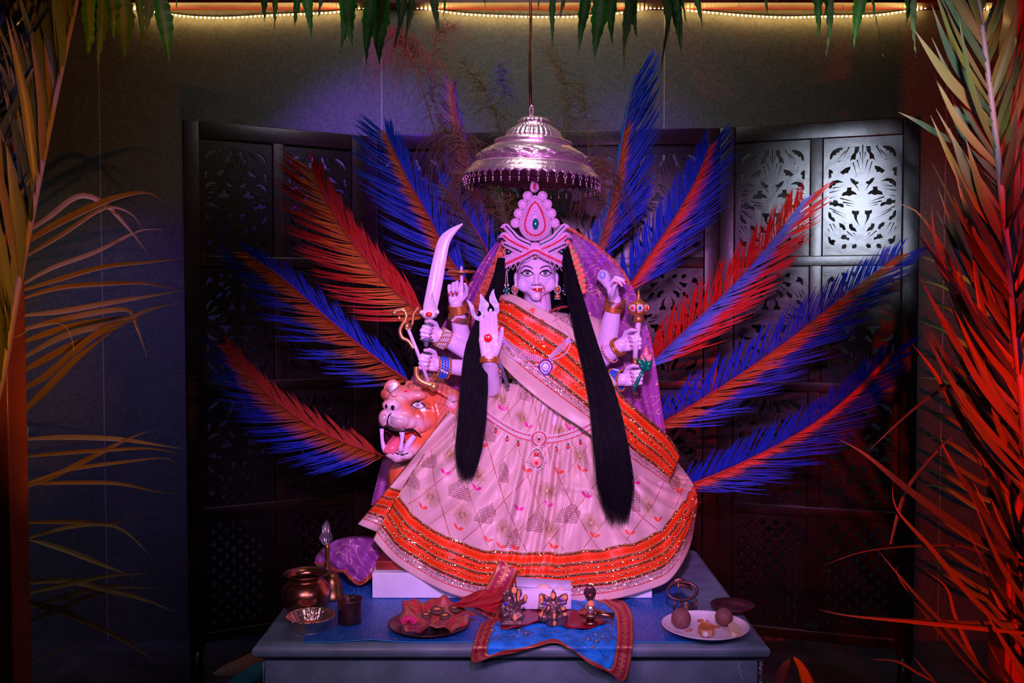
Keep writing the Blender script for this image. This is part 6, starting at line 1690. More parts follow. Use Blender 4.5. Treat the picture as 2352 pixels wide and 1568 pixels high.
# picture right, upright branch tied to the post
palm('palm_branch', 'big palm branch lit red leaning on the right post', [(2420, 1500), (2372, 1150), (2340, 850), (2312, 560), (2285, 300), (2258, 80), (2235, -90)],
     [(0.22, 0.98, 52, 24, 20, 430, 250, 0.020, 1, 0.05), (0.20, 0.98, 40, 24, 22, 340, 220, 0.020, -1, 0.04)], 41, 2.28, 0.0135)
ex = [([(2352, 1290), (2250, 1240), (2100, 1135), (1990, 1045), (1925, 1008)], 0.020, -0.1), ([(2400, 1458), (2300, 1448), (2100, 1428), (1960, 1415), (1882, 1402)], 0.013, -0.05),
      ([(2400, 1432), (2200, 1428), (2050, 1420), (1950, 1412), (1878, 1398)], 0.010, 0.05), ([(2352, 1480), (2240, 1380), (2140, 1260), (2060, 1170), (2050, 1105)], 0.014, 0.0),
      ([(2352, 1330), (2240, 1262), (2140, 1252), (1990, 1265), (1888, 1300)], 0.007, 0.05), ([(2300, 1600), (2200, 1470), (2090, 1350), (2015, 1262)], 0.011, 0.0),
      ([(2260, 1568), (2150, 1440), (2066, 1330), (2062, 1300)], 0.009, 0.05), ([(2290, 885), (2200, 880), (2110, 930), (1995, 1035)], 0.010, -0.05), ([(2045, 1250), (2080, 1130), (2140, 1050), (2190, 1000)], 0.010, 0.05),
      ([(2280, 1600), (2200, 1430), (2175, 1350), (2125, 1312)], 0.011, 0.05), ([(2300, 1000), (2200, 700), (2150, 560), (2140, 470)], 0.024, -0.05), ([(2330, 1150), (2230, 1000), (2150, 860), (2095, 790)], 0.020, 0.0),
      ([(2340, 1300), (2250, 1160), (2180, 1050), (2158, 1000)], 0.018, 0.0), ([(2210, 335), (2160, 310), (2110, 280), (2063, 257)], 0.014, -0.1), ([(2330, 1050), (2250, 780), (2180, 600), (2110, 490), (2050, 465)], 0.018, 0.0),
      ([(2150, 1568), (2100, 1540), (2060, 1518), (2000, 1514)], 0.007, 0.05), ([(2380, 1350), (2300, 1100), (2250, 960), (2200, 850)], 0.022, 0.0), ([(2320, 1180), (2262, 960), (2232, 830), (2215, 700)], 0.022, 0.02), ([(2150, 1568), (2125, 1540), (2100, 1510)], 0.007, 0.0)]
palm('palm_branch', 'lower palm branch with long loose leaflets spreading left from the right post', [(2440, 1750), (2410, 1500), (2385, 1280), (2360, 1000), (2340, 760)],
     [(0.05, 0.95, 17, 26, 18, 330, 400, 0.018, 1, 0.05), (0.1, 0.9, 10, 20, 20, 300, 260, 0.018, -1, 0.04)], 42, 2.38, 0.013, ex)
# picture left
palm('palm_branch', 'big palm branch hanging across the upper left corner', [(-40, 1010), (0, 880), (35, 690), (72, 500), (112, 300), (150, 120), (190, -60)],
     [(0.12, 0.98, 56, 20, 26, 420, 330, 0.026, 1, -0.04), (0.06, 0.6, 12, 14, 12, 120, 60, 0.012, 1, 0.0)], 43, 2.26, 0.011, rcol=(0.36, 0.28, 0.42))
palm('palm_branch', 'second palm branch filling the left edge behind the first', [(-160, 900), (-110, 600), (-60, 320), (-10, 100), (40, -80)],
     [(0.2, 0.98, 30, 22, 26, 380, 300, 0.024, 1, 0.04), (0.15, 0.98, 34, 20, 24, 340, 300, 0.024, -1, 0.04)], 44, 2.34, 0.011)
# pale back branches spreading from behind the posts
def backpalm(label, leaves, seed, Y, col, rach):
    r = random.Random(seed); t_ = thing('palm_branch', label, 'palm branch', PX(*rach[0], Y))
    mb = MB(); P = crv(rach, 8); tube(mb, [PX(*along(P, k / 20), Y) for k in range(21)], 0.009, 8, 0, (0.3, 0.25, 0.15)); mb.build('rachis', M['palm'], t_)
    mb = MB()
    for pts, w in leaves: leaflet(mb, pts, w, Y, Y - 0.05 + r.uniform(-.05, .05), lambda t: lerp(col, (0.28, 0.22, 0.16), max(0, t - 0.7) * 2.5), n=24, twist=r.uniform(-.5, .5))
    mb.build('leaflets', M['palm'], t_)
lv = [([(40, 545), (110, 500), (180, 450), (240, 468), (300, 530), (345, 590)], .020), ([(40, 570), (120, 520), (200, 480), (270, 452), (340, 442), (380, 468)], .024), ([(40, 600), (140, 540), (240, 478), (300, 490), (330, 530)], .016),
      ([(40, 660), (120, 615), (220, 578), (320, 530), (380, 528)], .017), ([(40, 670), (140, 640), (240, 612), (340, 602), (428, 592)], .018), ([(40, 690), (140, 660), (280, 650), (345, 652), (425, 668)], .017), ([(40, 725), (140, 715), (280, 690), (428, 666)], .020),
      ([(40, 760), (160, 730), (285, 710), (310, 740), (338, 820)], .022), ([(40, 790), (150, 752), (265, 730), (320, 726)], .022), ([(40, 830), (150, 770), (280, 738), (340, 712), (420, 692)], .024), ([(40, 860), (150, 800), (250, 760), (300, 740)], .024),
      ([(40, 900), (110, 860), (190, 790), (250, 750), (330, 730)], .026), ([(40, 960), (110, 890), (180, 820), (260, 760)], .024)]
backpalm('pale palm branch behind the left post at sword height', lv, 51, 3.40, (0.50, 0.30, 0.10), [(20, 1020), (30, 800), (45, 560), (60, 430)])
lv = [([(40, 1010), (140, 1004), (270, 1008), (380, 1024), (425, 1030)], .020), ([(40, 1050), (150, 1040), (270, 1032), (350, 1030), (420, 1044)], .014), ([(40, 1125), (140, 1085), (230, 1040), (300, 1005), (350, 988)], .020), ([(60, 1110), (160, 1078), (290, 1060), (380, 1052), (410, 1070)], .014),
      ([(60, 1112), (160, 1108), (270, 1110), (360, 1128), (420, 1134)], .015), ([(50, 1200), (160, 1198), (250, 1202), (290, 1192), (320, 1180)], .016), ([(50, 1240), (160, 1210), (240, 1204), (290, 1222), (350, 1280)], .015),
      ([(60, 1235), (150, 1262), (240, 1298), (310, 1325)], .020), ([(50, 1365), (160, 1340), (250, 1322), (345, 1315)], .018), ([(50, 1340), (150, 1332), (240, 1352), (320, 1372), (400, 1404)], .024), ([(50, 1400), (150, 1370), (240, 1348), (370, 1350)], .020),
      ([(60, 1430), (150, 1390), (230, 1360), (300, 1340)], .022), ([(60, 1380), (140, 1400), (220, 1440), (290, 1470), (310, 1502)], .030), ([(80, 1392), (160, 1412), (250, 1450), (340, 1505), (372, 1530)], .026), ([(60, 1520), (150, 1490), (240, 1465)], .008)]
backpalm('pale palm branch behind the left post near the floor', lv, 52, 3.42, (0.50, 0.30, 0.10), [(20, 1600), (32, 1400), (45, 1200), (60, 980)])
lv = [([(2330, a + 50), (2250, a + 20), (2170, a - 30), (2105, a - 55 + (k % 3) * 8)], .018) for k, a in enumerate((640, 690, 735, 790, 860, 905, 950, 985, 1040, 1085, 1120, 1150, 1230, 1290, 1330, 1350))]
backpalm('dim olive palm branch between the screen and the right post', lv, 53, 3.62, (0.45, 0.40, 0.05), [(2330, 1450), (2325, 1100), (2320, 800), (2310, 600)])
# loose white thread and wire on the left
mb = MB(); tube(mb, [PX(x, y, 2.50) for x, y in crv([(5, 778), (40, 772), (75, 752), (120, 742), (150, 750), (165, 780), (170, 806)], 8)], 0.0010, 5)
tag(mb.build('white_string', mat('string', (0.6, 0.55, 0.6), 0.6)), 'thin white string curling from the left post', 'string')

# ================================================================== mango leaves over the top
def mango(mb, x, y0, y1, w, r, Y):
    c = r.choice([(0.04, 0.22, 0.03), (0.06, 0.28, 0.03), (0.09, 0.24, 0.05), (0.18, 0.26, 0.09)]); ph = r.uniform(0, 6); lean = r.uniform(-20, 20); tw = r.uniform(-0.8, 0.8); n = 26; vs = []; cl = []
    yy = r.uniform(-0.05, 0.05)
    for k in range(n + 1):
        t = k / n; px = x + lean * t * t + 5 * math.sin(ph + t * 4); py = y0 + (y1 - y0) * t; ww = w * (math.sin(PI * min(1, t * 1.05)) ** 0.8 if t < 0.5 else max(0.02, 1 - ((t - 0.45) / 0.55) ** 1.2) if t > 0.5 else 1) * (1 + 0.10 * math.sin(k * 1.9 + ph))
        cen = PX(px, py, Y + yy + 0.02 * math.sin(t * 3 + ph)); s = V((math.cos(tw + t * 0.6), math.sin(tw + t * 0.6), 0))
        for e in (-1, -0.5, 0, 0.5, 1): vs.append(cen + s * e * ww / 2 + V((0, 0.25 * abs(e) * ww * 0.5 + 0.003 * math.sin(k * 1.9 + ph + e) * abs(e), 0))); cl.append(lerp(c, (0.28, 0.30, 0.16), 0.75) if e == 0 else c)
    mb.add(vs, [(5 * k + e, 5 * k + e + 1, 5 * k + e + 6, 5 * k + e + 5) for k in range(n) for e in range(4)], 0, cl)
def bunch(label, leaves, seed, Y=2.42):
    r = random.Random(seed); x0 = sum(l[0] for l in leaves) / len(leaves); t_ = thing('mango_leaf_bunch', label, 'leaves', PX(x0, -60, Y), 'mango leaf bunches hung from the top beam')
    mb = MB(); tube(mb, [PX(x0 - 6, -178, Y), PX(x0, -150, Y + 0.02), PX(x0 + 3, -100, Y)], [0.005, 0.004, 0.002], 8, 0, (0.10, 0.07, 0.03)); mb.build('twig', M['mango'], t_)
    for (x, y1, w) in leaves:
        mb = MB(); yl = min(-50, y1 - 190); Yl = Y + r.uniform(-0.05, 0.05); tube(mb, [PX(x0, -150, Y + 0.02), PX((x + x0) / 2, (yl - 150) / 2 - 8, (Yl + Y) / 2), PX(x, yl + 6, Yl)], 0.0014, 5, 0, (0.10, 0.12, 0.04)); mango(mb, x, yl, y1, w * 1.2, r, Yl); mb.build('leaf', M['mango'], t_)
bunch('leftmost mango leaf bunch beside the palm', [(205, 130, .040), (230, 158, .030), (262, 90, .034), (276, 138, .048), (318, 112, .020), (352, 78, .036), (368, 150, .036), (420, 18, .02)], 61)
bunch('mango leaf bunch between the left palm and the middle, shortest leaves', [(600, 52, .040), (640, 68, .030), (682, 62, .032), (702, 90, .026), (738, 46, .018)], 62)
bunch('mango leaf bunch left of the dark red plume', [(792, 120, .030), (800, 108, .034), (852, 150, .030), (872, 148, .042), (858, 80, .030), (905, 62, .014), (925, 120, .016), (945, 125, .022)], 63)
bunch('thin leaf bunch just left of the hanging rod', [(998, 85, .022), (1010, 52, .016), (1028, 44, .014), (1095, 24, .012), (1236, 24, .016)], 64)
bunch('long mango leaf bunch right of the hanging rod with the tallest leaf', [(1276, 120, .014), (1300, 48, .024), (1346, 128, .030), (1376, 138, .040), (1408, 112, .034), (1444, 168, .036), (1452, 90, .026), (1482, 38, .014)], 65)
bunch('mango leaf bunch with split thin tips above the wall joint', [(1520, 60, .030), (1545, 130, .016), (1553, 100, .020), (1568, 90, .034), (1590, 62, .022), (1538, 178, .014)], 66)
bunch('small mango leaf bunch right of centre barely hanging in', [(1702, 18, .016), (1752, 42, .018), (1790, 8, .012)], 67)
bunch('mango leaf bunch over the lit screen panels', [(1885, 100, .024), (1905, 130, .018), (1935, 42, .022), (1978, 112, .034), (2008, 130, .030), (1900, 90, .020)], 68)
bunch('rightmost mango leaf bunch beside the red palm', [(2094, 60, .034), (2104, 132, .016), (2168, 44, .034), (2190, 30, .03)], 69)

# ================================================================== string of lights on the wall
ls = crv([(60, 20), (210, 13), (262, 14), (330, 24), (430, 38), (520, 41), (610, 36), (700, 32), (770, 28), (830, 18), (885, 14), (960, 18), (1060, 32), (1180, 38), (1300, 39), (1400, 33), (1470, 22), (1520, 18), (1600, 26), (1700, 35), (1800, 40), (1900, 38), (2000, 36), (2080, 26), (2140, 16), (2200, 13), (2280, 22), (2345, 28)], 8)
lt = thing('light_string', 'string of small warm white bulbs strung along the top of the wall', 'lights', PX(1176, 38, 3.99))
LSY = 4.015
ledm = mat('led_glow', (1.0, 0.62, 0.16), emit=0.0); ledm.node_tree.nodes['Principled BSDF'].inputs['Emission Color'].default_value = (1.0, 0.62, 0.17, 1); ledm.node_tree.nodes['Principled BSDF'].inputs['Emission Strength'].default_value = 90
mb = MB(); tube(mb, [PX(x, y, LSY + 0.010) + V((0, 0, 0.003)) for x, y in ls], 0.0022, 6); mb.build('light_tube', mat('clear_tube', (0.10, 0.08, 0.05), 0.4), lt)
NL = int(length(ls) / 9.6)
mb = MB(); sphere(mb, V((0, 0, 0)), (0.0040, 0.0038, 0.0038), 8, 6); b0 = mb.build('bulb', ledm, None); b0.data.transform(Matrix.Translation(b0.location)); b0.location = (0, 0, 0); b0.parent = lt
pos = [PX(*along(ls, k / NL), LSY) for k in range(NL + 1)]
first = pos[20:120]; rest = pos[:20] + pos[120:]
for k, p in enumerate(first):
    o = b0 if k == 0 else b0.copy()
    if k: COL.objects.link(o); o.parent = lt
    o.location = p - V(lt.location)
mb = MB()
for p in rest: sphere(mb, p, (0.0040, 0.0038, 0.0038), 8, 6)
o = mb.build('bulb', ledm, lt); o['kind'] = 'stuff'
# ================================================================== offerings on the altar
ZT = TZ + 0.0015; ZB = TZ + 0.0045     # bare stone / blue sheet
def on(px, py, z):
    """point of the horizontal plane z seen at a picture position"""
    d = PX(px, py, 2.0) - EYE; t = (z - EYE.z) / d.z; return EYE + d * t
# copper pot
c = on(703, 1418, ZT); c.y += 0.03; c.x = PX(703, 1360, c.y).x
pot = thing('copper_pot', 'large round copper water pot at the left end of the altar', 'pot', (c.x, c.y, ZT))
pr = [(0.0, 0.0), (0.035, 0.0), (0.045, 0.006), (0.062, 0.025), (0.070, 0.048), (0.069, 0.066), (0.060, 0.082), (0.050, 0.090), (0.047, 0.096), (0.052, 0.103), (0.064, 0.108), (0.066, 0.111), (0.062, 0.111), (0.050, 0.106), (0.044, 0.097), (0.046, 0.090), (0.056, 0.080), (0.064, 0.060), (0.060, 0.03), (0.03, 0.006), (0, 0.006)]
P2 = crv([(r, z) for r, z in pr], 4)
mb = MB(); lathe(mb, [(max(0, r) * 0.98, z * 1.07) for r, z in P2], c, 48); mb.build('pot_body', M['copper'], pot)
mb = MB(); lathe(mb, [(0.0, 0.062), (0.058, 0.062), (0.0, 0.0621)], c, 32); mb.build('water', mat('dark_water', (0.02, 0.01, 0.02), 0.05), pot)
# brass hand bell behind it
c = on(762, 1372, ZB); bell = thing('hand_bell', 'brass hand bell with tall winged handle behind the copper pot', 'bell', (c.x, c.y, ZB))
zz = lambda py: PX(752, py, c.y).z - ZB
mb = MB(); lathe(mb, [(0.037, 0), (0.038, 0.004), (0.033, 0.012), (0.030, 0.03), (0.027, zz(1335)), (0.020, zz(1322)), (0.008, zz(1315)), (0.0, zz(1314))], c, 32); mb.build('bell_cup', M['brass'], bell)
mb = MB(); lathe(mb, [(0.0, zz(1320)), (0.010, zz(1316)), (0.012, zz(1310)), (0.008, zz(1304)), (0.0085, zz(1298)), (0.0065, zz(1290)), (0.0075, zz(1270)), (0.0085, zz(1255)), (0.0070, zz(1250)), (0.0, zz(1248))], V((PX(752, 1300, c.y).x, c.y, ZB)), 20); mb.build('handle', M['brass'], bell)
mb = MB(); hx = PX(747, 1230, c.y); 
out = [(745, 1252), (739, 1246), (733, 1236), (735, 1228), (739, 1222), (739, 1212), (743, 1203), (748, 1196), (753, 1200), (757, 1210), (758, 1222), (762, 1230), (763, 1238), (756, 1246), (751, 1252)]
poly(mb, [PX(x, y, c.y - 0.003) for x, y in out], V((0, 1, 0)), 0.006)
for (a, b) in (((747, 1248), (747, 1200)), ((743, 1246), (741, 1208)), ((752, 1246), (755, 1208))): tube(mb, [PX(*a, c.y - 0.005), PX(*b, c.y - 0.005)], 0.002, 6)
mb.build('winged_finial', M['silver'], bell)
# small copper cup with spoon
c = on(803, 1438, ZB); c.y += 0.03; c.x = PX(803, 1400, c.y).x; cup = thing('copper_cup', 'small dark copper cup with a spoon handle sticking out', 'cup', (c.x, c.y, ZB))
mb = MB(); lathe(mb, [(0, 0), (0.028, 0), (0.0315, 0.003), (0.0315, 0.048), (0.032, 0.058), (0.037, 0.066), (0.035, 0.067), (0.030, 0.058), (0.029, 0.006), (0, 0.006)], c, 36); mb.build('cup_body', M['darkcopper'], cup)
mb = MB(); tube(mb, [c + V((0.0, -0.012, 0.02)), c + V((0.002, -0.014, 0.062)), c + V((0.004, -0.010, 0.075)), c + V((0.008, -0.004, 0.062))], [0.004, 0.0045, 0.005, 0.004], 8); mb.build('spoon_handle', M['darkcopper'], cup)
# foil bowl
c = on(713, 1452, ZT); c.y += 0.02; c.x = PX(713, 1452, c.y).x; fb = thing('foil_bowl', 'crinkled foil bowl holding orange powder at the front left corner', 'bowl', (c.x, c.y, ZT))
rf = random.Random(8); ph = [rf.uniform(0, 6) for _ in range(4)]
wob = lambda a, r, z: 1 + (0.020 * math.sin(a * 22 + ph[0]) + 0.015 * math.sin(a * 37 + ph[1])) * (z / 0.04)
mb = MB(); P2 = crv([(0.0, 0.001), (0.036, 0.001), (0.040, 0.004), (0.052, 0.022), (0.062, 0.038), (0.066, 0.040), (0.0665, 0.0385)], 5); lathe(mb, P2, c, 160, mod=wob, cap=False); o = mb.build('bowl_foil', mat('foil', (0.75, 0.55, 0.45), 0.22, 0.95, bump=0.6, bscale=120), fb); o.modifiers.new('t', 'SOLIDIFY').thickness = 0.0008
mb = MB(); lathe(mb, [(0.040, 0.010), (0.034, 0.014), (0.020, 0.020), (0.008, 0.023), (0, 0.0235)], c, 24, mod=lambda a, r, z: 1 + 0.08 * math.sin(a * 3 + z * 200)); mb.build('orange_powder', mat('orange_powder', (0.75, 0.14, 0.05), 0.95, bump=0.8, bscale=200), fb)
# dark plate with red cloth, swastik sign, seated lamps and flower
c = on(985, 1440, ZB); tray = V((c.x, c.y, ZB)); 
pl = thing('dark_plate', 'round dark metal plate under the red ceremonial cloth', 'plate', tray)
mb = MB(); lathe(mb, [(0, 0), (0.075, 0), (0.085, 0.002), (0.106, 0.010), (0.111, 0.013), (0.110, 0.0145), (0.100, 0.011), (0.082, 0.004), (0, 0.003)], tray, 64); mb.build('plate_body', M['darkcopper'], pl)
rc_ = mat('red_patterned_cloth', (0.30, 0.02, 0.02), 0.45)
def paisley(m, cols, scale=26, gold=(0.62, 0.32, 0.12), thr=0.045):
    nt = m.node_tree; L = nt.links; b = nt.nodes['Principled BSDF']; tc = nd(m, 'ShaderNodeTexCoord')
    n1 = nd(m, 'ShaderNodeTexNoise'); n1.inputs['Scale'].default_value = scale; n1.inputs['Detail'].default_value = 2; n1.inputs['Distortion'].default_value = 1.0; L.new(tc.outputs['Object'], n1.inputs['Vector'])
    rp = nd(m, 'ShaderNodeValToRGB'); rp.color_ramp.interpolation = 'CONSTANT'
    while len(rp.color_ramp.elements) < len(cols): rp.color_ramp.elements.new(0.5)
    for i, (p, c_) in enumerate(cols): rp.color_ramp.elements[i].position = p; rp.color_ramp.elements[i].color = (*c_, 1)
    L.new(n1.outputs[0], rp.inputs[0])
    d1 = mth(m, 'ABSOLUTE', mth(m, 'SUBTRACT', mth(m, 'FRACT', mth(m, 'MULTIPLY', n1.outputs[0], 9)), 0.5)); ln = mth(m, 'LESS_THAN', d1, thr)
    mx = nd(m, 'ShaderNodeMix', data_type='RGBA'); L.new(ln, mx.inputs[0]); L.new(rp.outputs[0], mx.inputs[6]); mx.inputs[7].default_value = (*gold, 1); L.new(mx.outputs[2], b.inputs['Base Color'])
    L.new(mth(m, 'MULTIPLY', ln, 0.6), b.inputs['Metallic'])
paisley(rc_, [(0, (0.30, 0.02, 0.03)), (0.42, (0.20, 0.03, 0.12)), (0.47, (0.40, 0.05, 0.03)), (0.55, (0.22, 0.10, 0.06)), (0.60, (0.45, 0.02, 0.04))])
def rcloth(u, v):
    a = 2 * PI * u; R_ = v
    ex = 0.098 + 0.010 * math.sin(3 * a + 1) + 0.012 * math.cos(a) + 0.006 * math.sin(11 * a); ey = 0.090 + 0.010 * math.sin(4 * a)
    z = 0.010 + 0.020 * R_ ** 2 + 0.012 * R_ * math.sin(5 * a + 2) * R_ + 0.004 * math.sin(14 * a + R_ * 4) * R_ + (0.030 * max(0, math.sin(a)) * R_ ** 2)
    if R_ > 0.9: z -= (R_ - 0.9) * 0.10
    return tray + V((math.cos(a) * ex * R_ + 0.002, math.sin(a) * ey * R_ + 0.006, z))
mb = MB(); grid(mb, rcloth, 120, 22, wrap=True); o = tag(mb.build('red_cloth', rc_), 'red and gold patterned cloth bunched on the round dark plate', 'cloth'); o.modifiers.new('t', 'SOLIDIFY').thickness = 0.0015
rT = mb.bvh()
# tail of the same cloth rising to the right with gold scallops (separate folded end)
mb = MB(); grid(mb, lambda u, v: PX(1050 + 100 * u + 10 * math.sin(v * 5), 1372 - 26 * u + (16 + 44 * u) * v + 3 * math.sin(u * 9), 2.62 - 0.08 * v + 0.010 * math.sin(u * 8 + v * 9)), 40, 20)
o = tag(mb.build('red_fabric', mat('crimson_gold_fabric', (0.30, 0.006, 0.010), 0.5, bump=0.6, bscale=40)), 'crimson fabric end with gold scalloped edge between plate and blue velvet', 'cloth'); o.modifiers.new('t', 'SOLIDIFY').thickness = 0.0015
def dropz(x, y): 
    h = rT.ray_cast(V((x, y, 2)), V((0, 0, -1))); return h[0].z if h[0] else tray.z + 0.012
def onr(px, py):
    h = rT.ray_cast(EYE, (PX(px, py, 2) - EYE).normalized()); return h[0] if h[0] else on(px, py, tray.z + 0.02)
# auspicious sign printed on the cloth
sw_ = MB(); cs = onr(962, 1398); ax_, ay_ = V((0.97, -0.22, 0)), V((0.22, 0.97, 0))
def sbar(x0, y0, x1, y1):
    def g(u, v):
        p = cs + ax_ * (x0 + (x1 - x0) * u) + ay_ * (y0 + (y1 - y0) * v); p.z = dropz(p.x, p.y) + 0.0045; return p
    grid(sw_, g, 8, 8)
u_s = 0.0062
for k in range(4):
    ca_, sa_ = (1, 0, -1, 0)[k], (0, 1, 0, -1)[k]
    def R2(x, y): return (x * ca_ - y * sa_, x * sa_ + y * ca_)
    a, b = R2(-0.5 * u_s, 0.5 * u_s), R2(0.5 * u_s, 3 * u_s); sbar(min(a[0], b[0]), min(a[1], b[1]), max(a[0], b[0]), max(a[1], b[1]))
    a, b = R2(0.5 * u_s, 2 * u_s), R2(3 * u_s, 3 * u_s); sbar(min(a[0], b[0]), min(a[1], b[1]), max(a[0], b[0]), max(a[1], b[1]))
sbar(-0.5 * u_s, -0.5 * u_s, 0.5 * u_s, 0.5 * u_s)
so = sw_.build('swastika_print', mat('red_print', (0.55, 0.01, 0.02), 0.5), o if False else bpy.data.objects['red_cloth'], smooth=False)
# clay lamps with orange paste
for i, (x, y, r, lab) in enumerate(((978, 1418, .0130, 'lamp disc nearest the pink flower'), (1004, 1406, .0170, 'lamp disc behind, nearest the swastika print'), (1046, 1402, .0165, 'rightmost lamp disc on the red cloth'), (1022, 1420, .0140, 'front lamp disc above the crimson fold'))):
    p = onr(x, y) + V((0, 0, 0.002)); d_ = thing('clay_lamp', 'brown clay disc with orange paste, ' + lab, 'lamp', p, 'clay lamp discs on the red cloth')
    mb = MB(); lathe(mb, [(0, 0), (r, 0.0), (r * 1.15, 0.004), (r * 1.1, 0.008), (r * 0.8, 0.009), (0, 0.008)], p, 24, ax=(0.05, -0.25, 1)); mb.build('lamp_body', mat('brown_clay', (0.10, 0.04, 0.03), 0.7), d_)
    mb = MB(); sphere(mb, p + V((0, -0.002, 0.0092)), (r * 0.60, r * 0.55, 0.0018), 14, 6); mb.build('orange_paste', mat('sandal_paste', (0.85, 0.26, 0.07), 0.7), d_)
# pink flower
p = onr(938, 1432) + V((0, 0, 0.004)); fl = thing('pink_flower', 'pink rose bloom lying on the front left of the red cloth', 'flower', p)
for k in range(16):
    a = k * 2.4; rr = 0.006 + 0.0009 * k; mb = MB(); petal3(mb, p + V((0, 0, 0.004)), p + V((math.cos(a) * rr * 1.3, math.sin(a) * rr, 0.014 - k * 0.0005)), 0.006 + 0.0002 * k, V((math.cos(a) * 0.003, math.sin(a) * 0.003, -0.002))); mb.build('petal', mat('pink_petal', (0.72, 0.03, 0.20), 0.5) if k == 0 else bpy.data.materials['pink_petal'], fl)
# crimson fold hanging over the front of the plate
mb = MB()
def fold_(u, v): return PX(955 + 78 * u, 1432 + 16 * v - 6 * u + (14 * v * (0.5 + 0.5 * math.sin(u * 18)) if v > 0.4 else 0), 2.515 + 0.02 * (1 - v) + 0.010 * math.sin(u * 20 + v * 2))
grid(mb, fold_, 50, 10); o = tag(mb.build('crimson_cloth', mat('crimson_cloth', (0.45, 0.008, 0.012), 0.5)), 'bright crimson cloth fold drooping over the front rim of the dark plate', 'cloth'); o.modifiers.new('t', 'SOLIDIFY').thickness = 0.002

# blue velvet cloth with red and gold border
vb = mat('blue_velvet', (0.004, 0.22, 0.75), 0.6, var=0.45, vscale=30, bump=0.3, bscale=60)
edge_px = crv([(1082, 1518), (1100, 1440), (1128, 1412), (1150, 1360), (1172, 1308), (1250, 1320), (1330, 1340), (1420, 1375), (1448, 1400), (1455, 1450), (1450, 1510), (1434, 1562), (1400, 1545), (1350, 1520), (1310, 1490), (1275, 1474), (1230, 1484), (1180, 1500), (1130, 1508)], 6, closed=True)
FRY = 2.375                                    # hangs in front of the altar edge
CEN = (1268, 1432)
def vsurf(px, py):
    edge = 1478
    if py < 1478: p = on(px, py, ZB + 0.0075); 
    else: p = PX(px, py, FRY + 0.0)
    if py < 1478 and p.y > 2.80: 
        p = PX(px, py, 2.80)
    return p
def velvet(u, v):
    """u round the outline, v from the middle out"""
    n = len(edge_px); k = u * n; i = int(k) % n; f = k - int(k); a, b = edge_px[i], edge_px[(i + 1) % n]
    e = (a[0] * (1 - f) + b[0] * f, a[1] * (1 - f) + b[1] * f); px, py = CEN[0] + (e[0] - CEN[0]) * v, CEN[1] + (e[1] - CEN[1]) * v
    # soft turn over the altar edge, small folds
    p = vsurf(px, py)
    if 1462 < py < 1496:
        s = (py - 1462) / 34; q1, q2 = on(px, 1462, ZB + 0.0075), PX(px, 1496, FRY); m_ = on(px, 1482, ZB + 0.007); m_.y = min(m_.y, 2.39)
        p = q1 * (1 - s) ** 2 + m_ * 2 * s * (1 - s) + q2 * s * s
    if py <= 1462: p = p + V((0, 0, 0.0018 * math.sin(px * 0.16 + py * 0.09) + 0.0015 * math.sin(px * 0.05 - py * 0.2)))
    elif py >= 1496: p = p + V((0, -0.004 * (1 + math.sin(px * 0.08)) * min(1, (py - 1496) / 40), 0))
    return p
mb = MB(); grid(mb, lambda u, v: velvet(u, v * 0.80), 228, 26, mi=0, wrap=True); grid(mb, lambda u, v: velvet(u, 0.80 + 0.20 * v) + V((0, -0.0005, 0.0003)), 228, 8, mi=1, wrap=True, uvf=lambda u, v: (u * 1.45, v))
def riser(u, v):
    a = (1168 + 4 * math.sin(v * 3), 1296); b = (1112, 1412); px = a[0] + (b[0] - a[0]) * v + (u - 0.5) * 44; py = a[1] + (b[1] - a[1]) * v + (u - 0.5) * 26
    return PX(px, py, 2.688 - 0.12 * v ** 2 + 0.006 * math.sin(u * 5 + v * 7))
grid(mb, riser, 8, 50, mi=1, uvf=lambda u, v: (v * 0.16, u))
bd = mat('maroon_gold_border', (0.30, 0.006, 0.04), 0.5)
def gborder(m):
    nt = m.node_tree; L = nt.links; b = nt.nodes['Principled BSDF']; uv = nd(m, 'ShaderNodeUVMap'); sp = nd(m, 'ShaderNodeSeparateXYZ'); L.new(uv.outputs[0], sp.inputs[0]); x, y = sp.outputs[0], sp.outputs[1]
    e1 = mth(m, 'LESS_THAN', y, 0.16); e2 = mth(m, 'GREATER_THAN', y, 0.82); tick = mth(m, 'GREATER_THAN', mth(m, 'SINE', mth(m, 'MULTIPLY', x, 1100)), -0.3)
    edges = mth(m, 'MULTIPLY', mth(m, 'MAXIMUM', e1, e2), tick)
    dx = mth(m, 'MULTIPLY', mth(m, 'PINGPONG', x, 0.0075), 0.20 / 0.0075); dy = mth(m, 'ABSOLUTE', mth(m, 'SUBTRACT', y, 0.49)); s = mth(m, 'ADD', dx, dy)
    r1 = mth(m, 'MULTIPLY', mth(m, 'LESS_THAN', s, 0.20), mth(m, 'GREATER_THAN', s, 0.14)); r3 = mth(m, 'LESS_THAN', s, 0.07); k = mth(m, 'MAXIMUM', edges, mth(m, 'MAXIMUM', r1, r3))
    src = b.inputs['Base Color'].links[0].from_socket; mx = nd(m, 'ShaderNodeMix', data_type='RGBA'); L.new(k, mx.inputs[0]); L.new(src, mx.inputs[6]); mx.inputs[7].default_value = (0.70, 0.33, 0.10, 1); L.new(mx.outputs[2], b.inputs['Base Color']); L.new(mth(m, 'MULTIPLY', k, 0.7), b.inputs['Metallic'])
gborder(bd)
vo_ = mb.build('velvet_cloth', [vb, bd]); tag(vo_, 'blue velvet cloth with maroon and gold border draped over the altar front', 'cloth'); vo_.modifiers.new('t', 'SOLIDIFY').thickness = 0.0015
vT = mb.bvh()
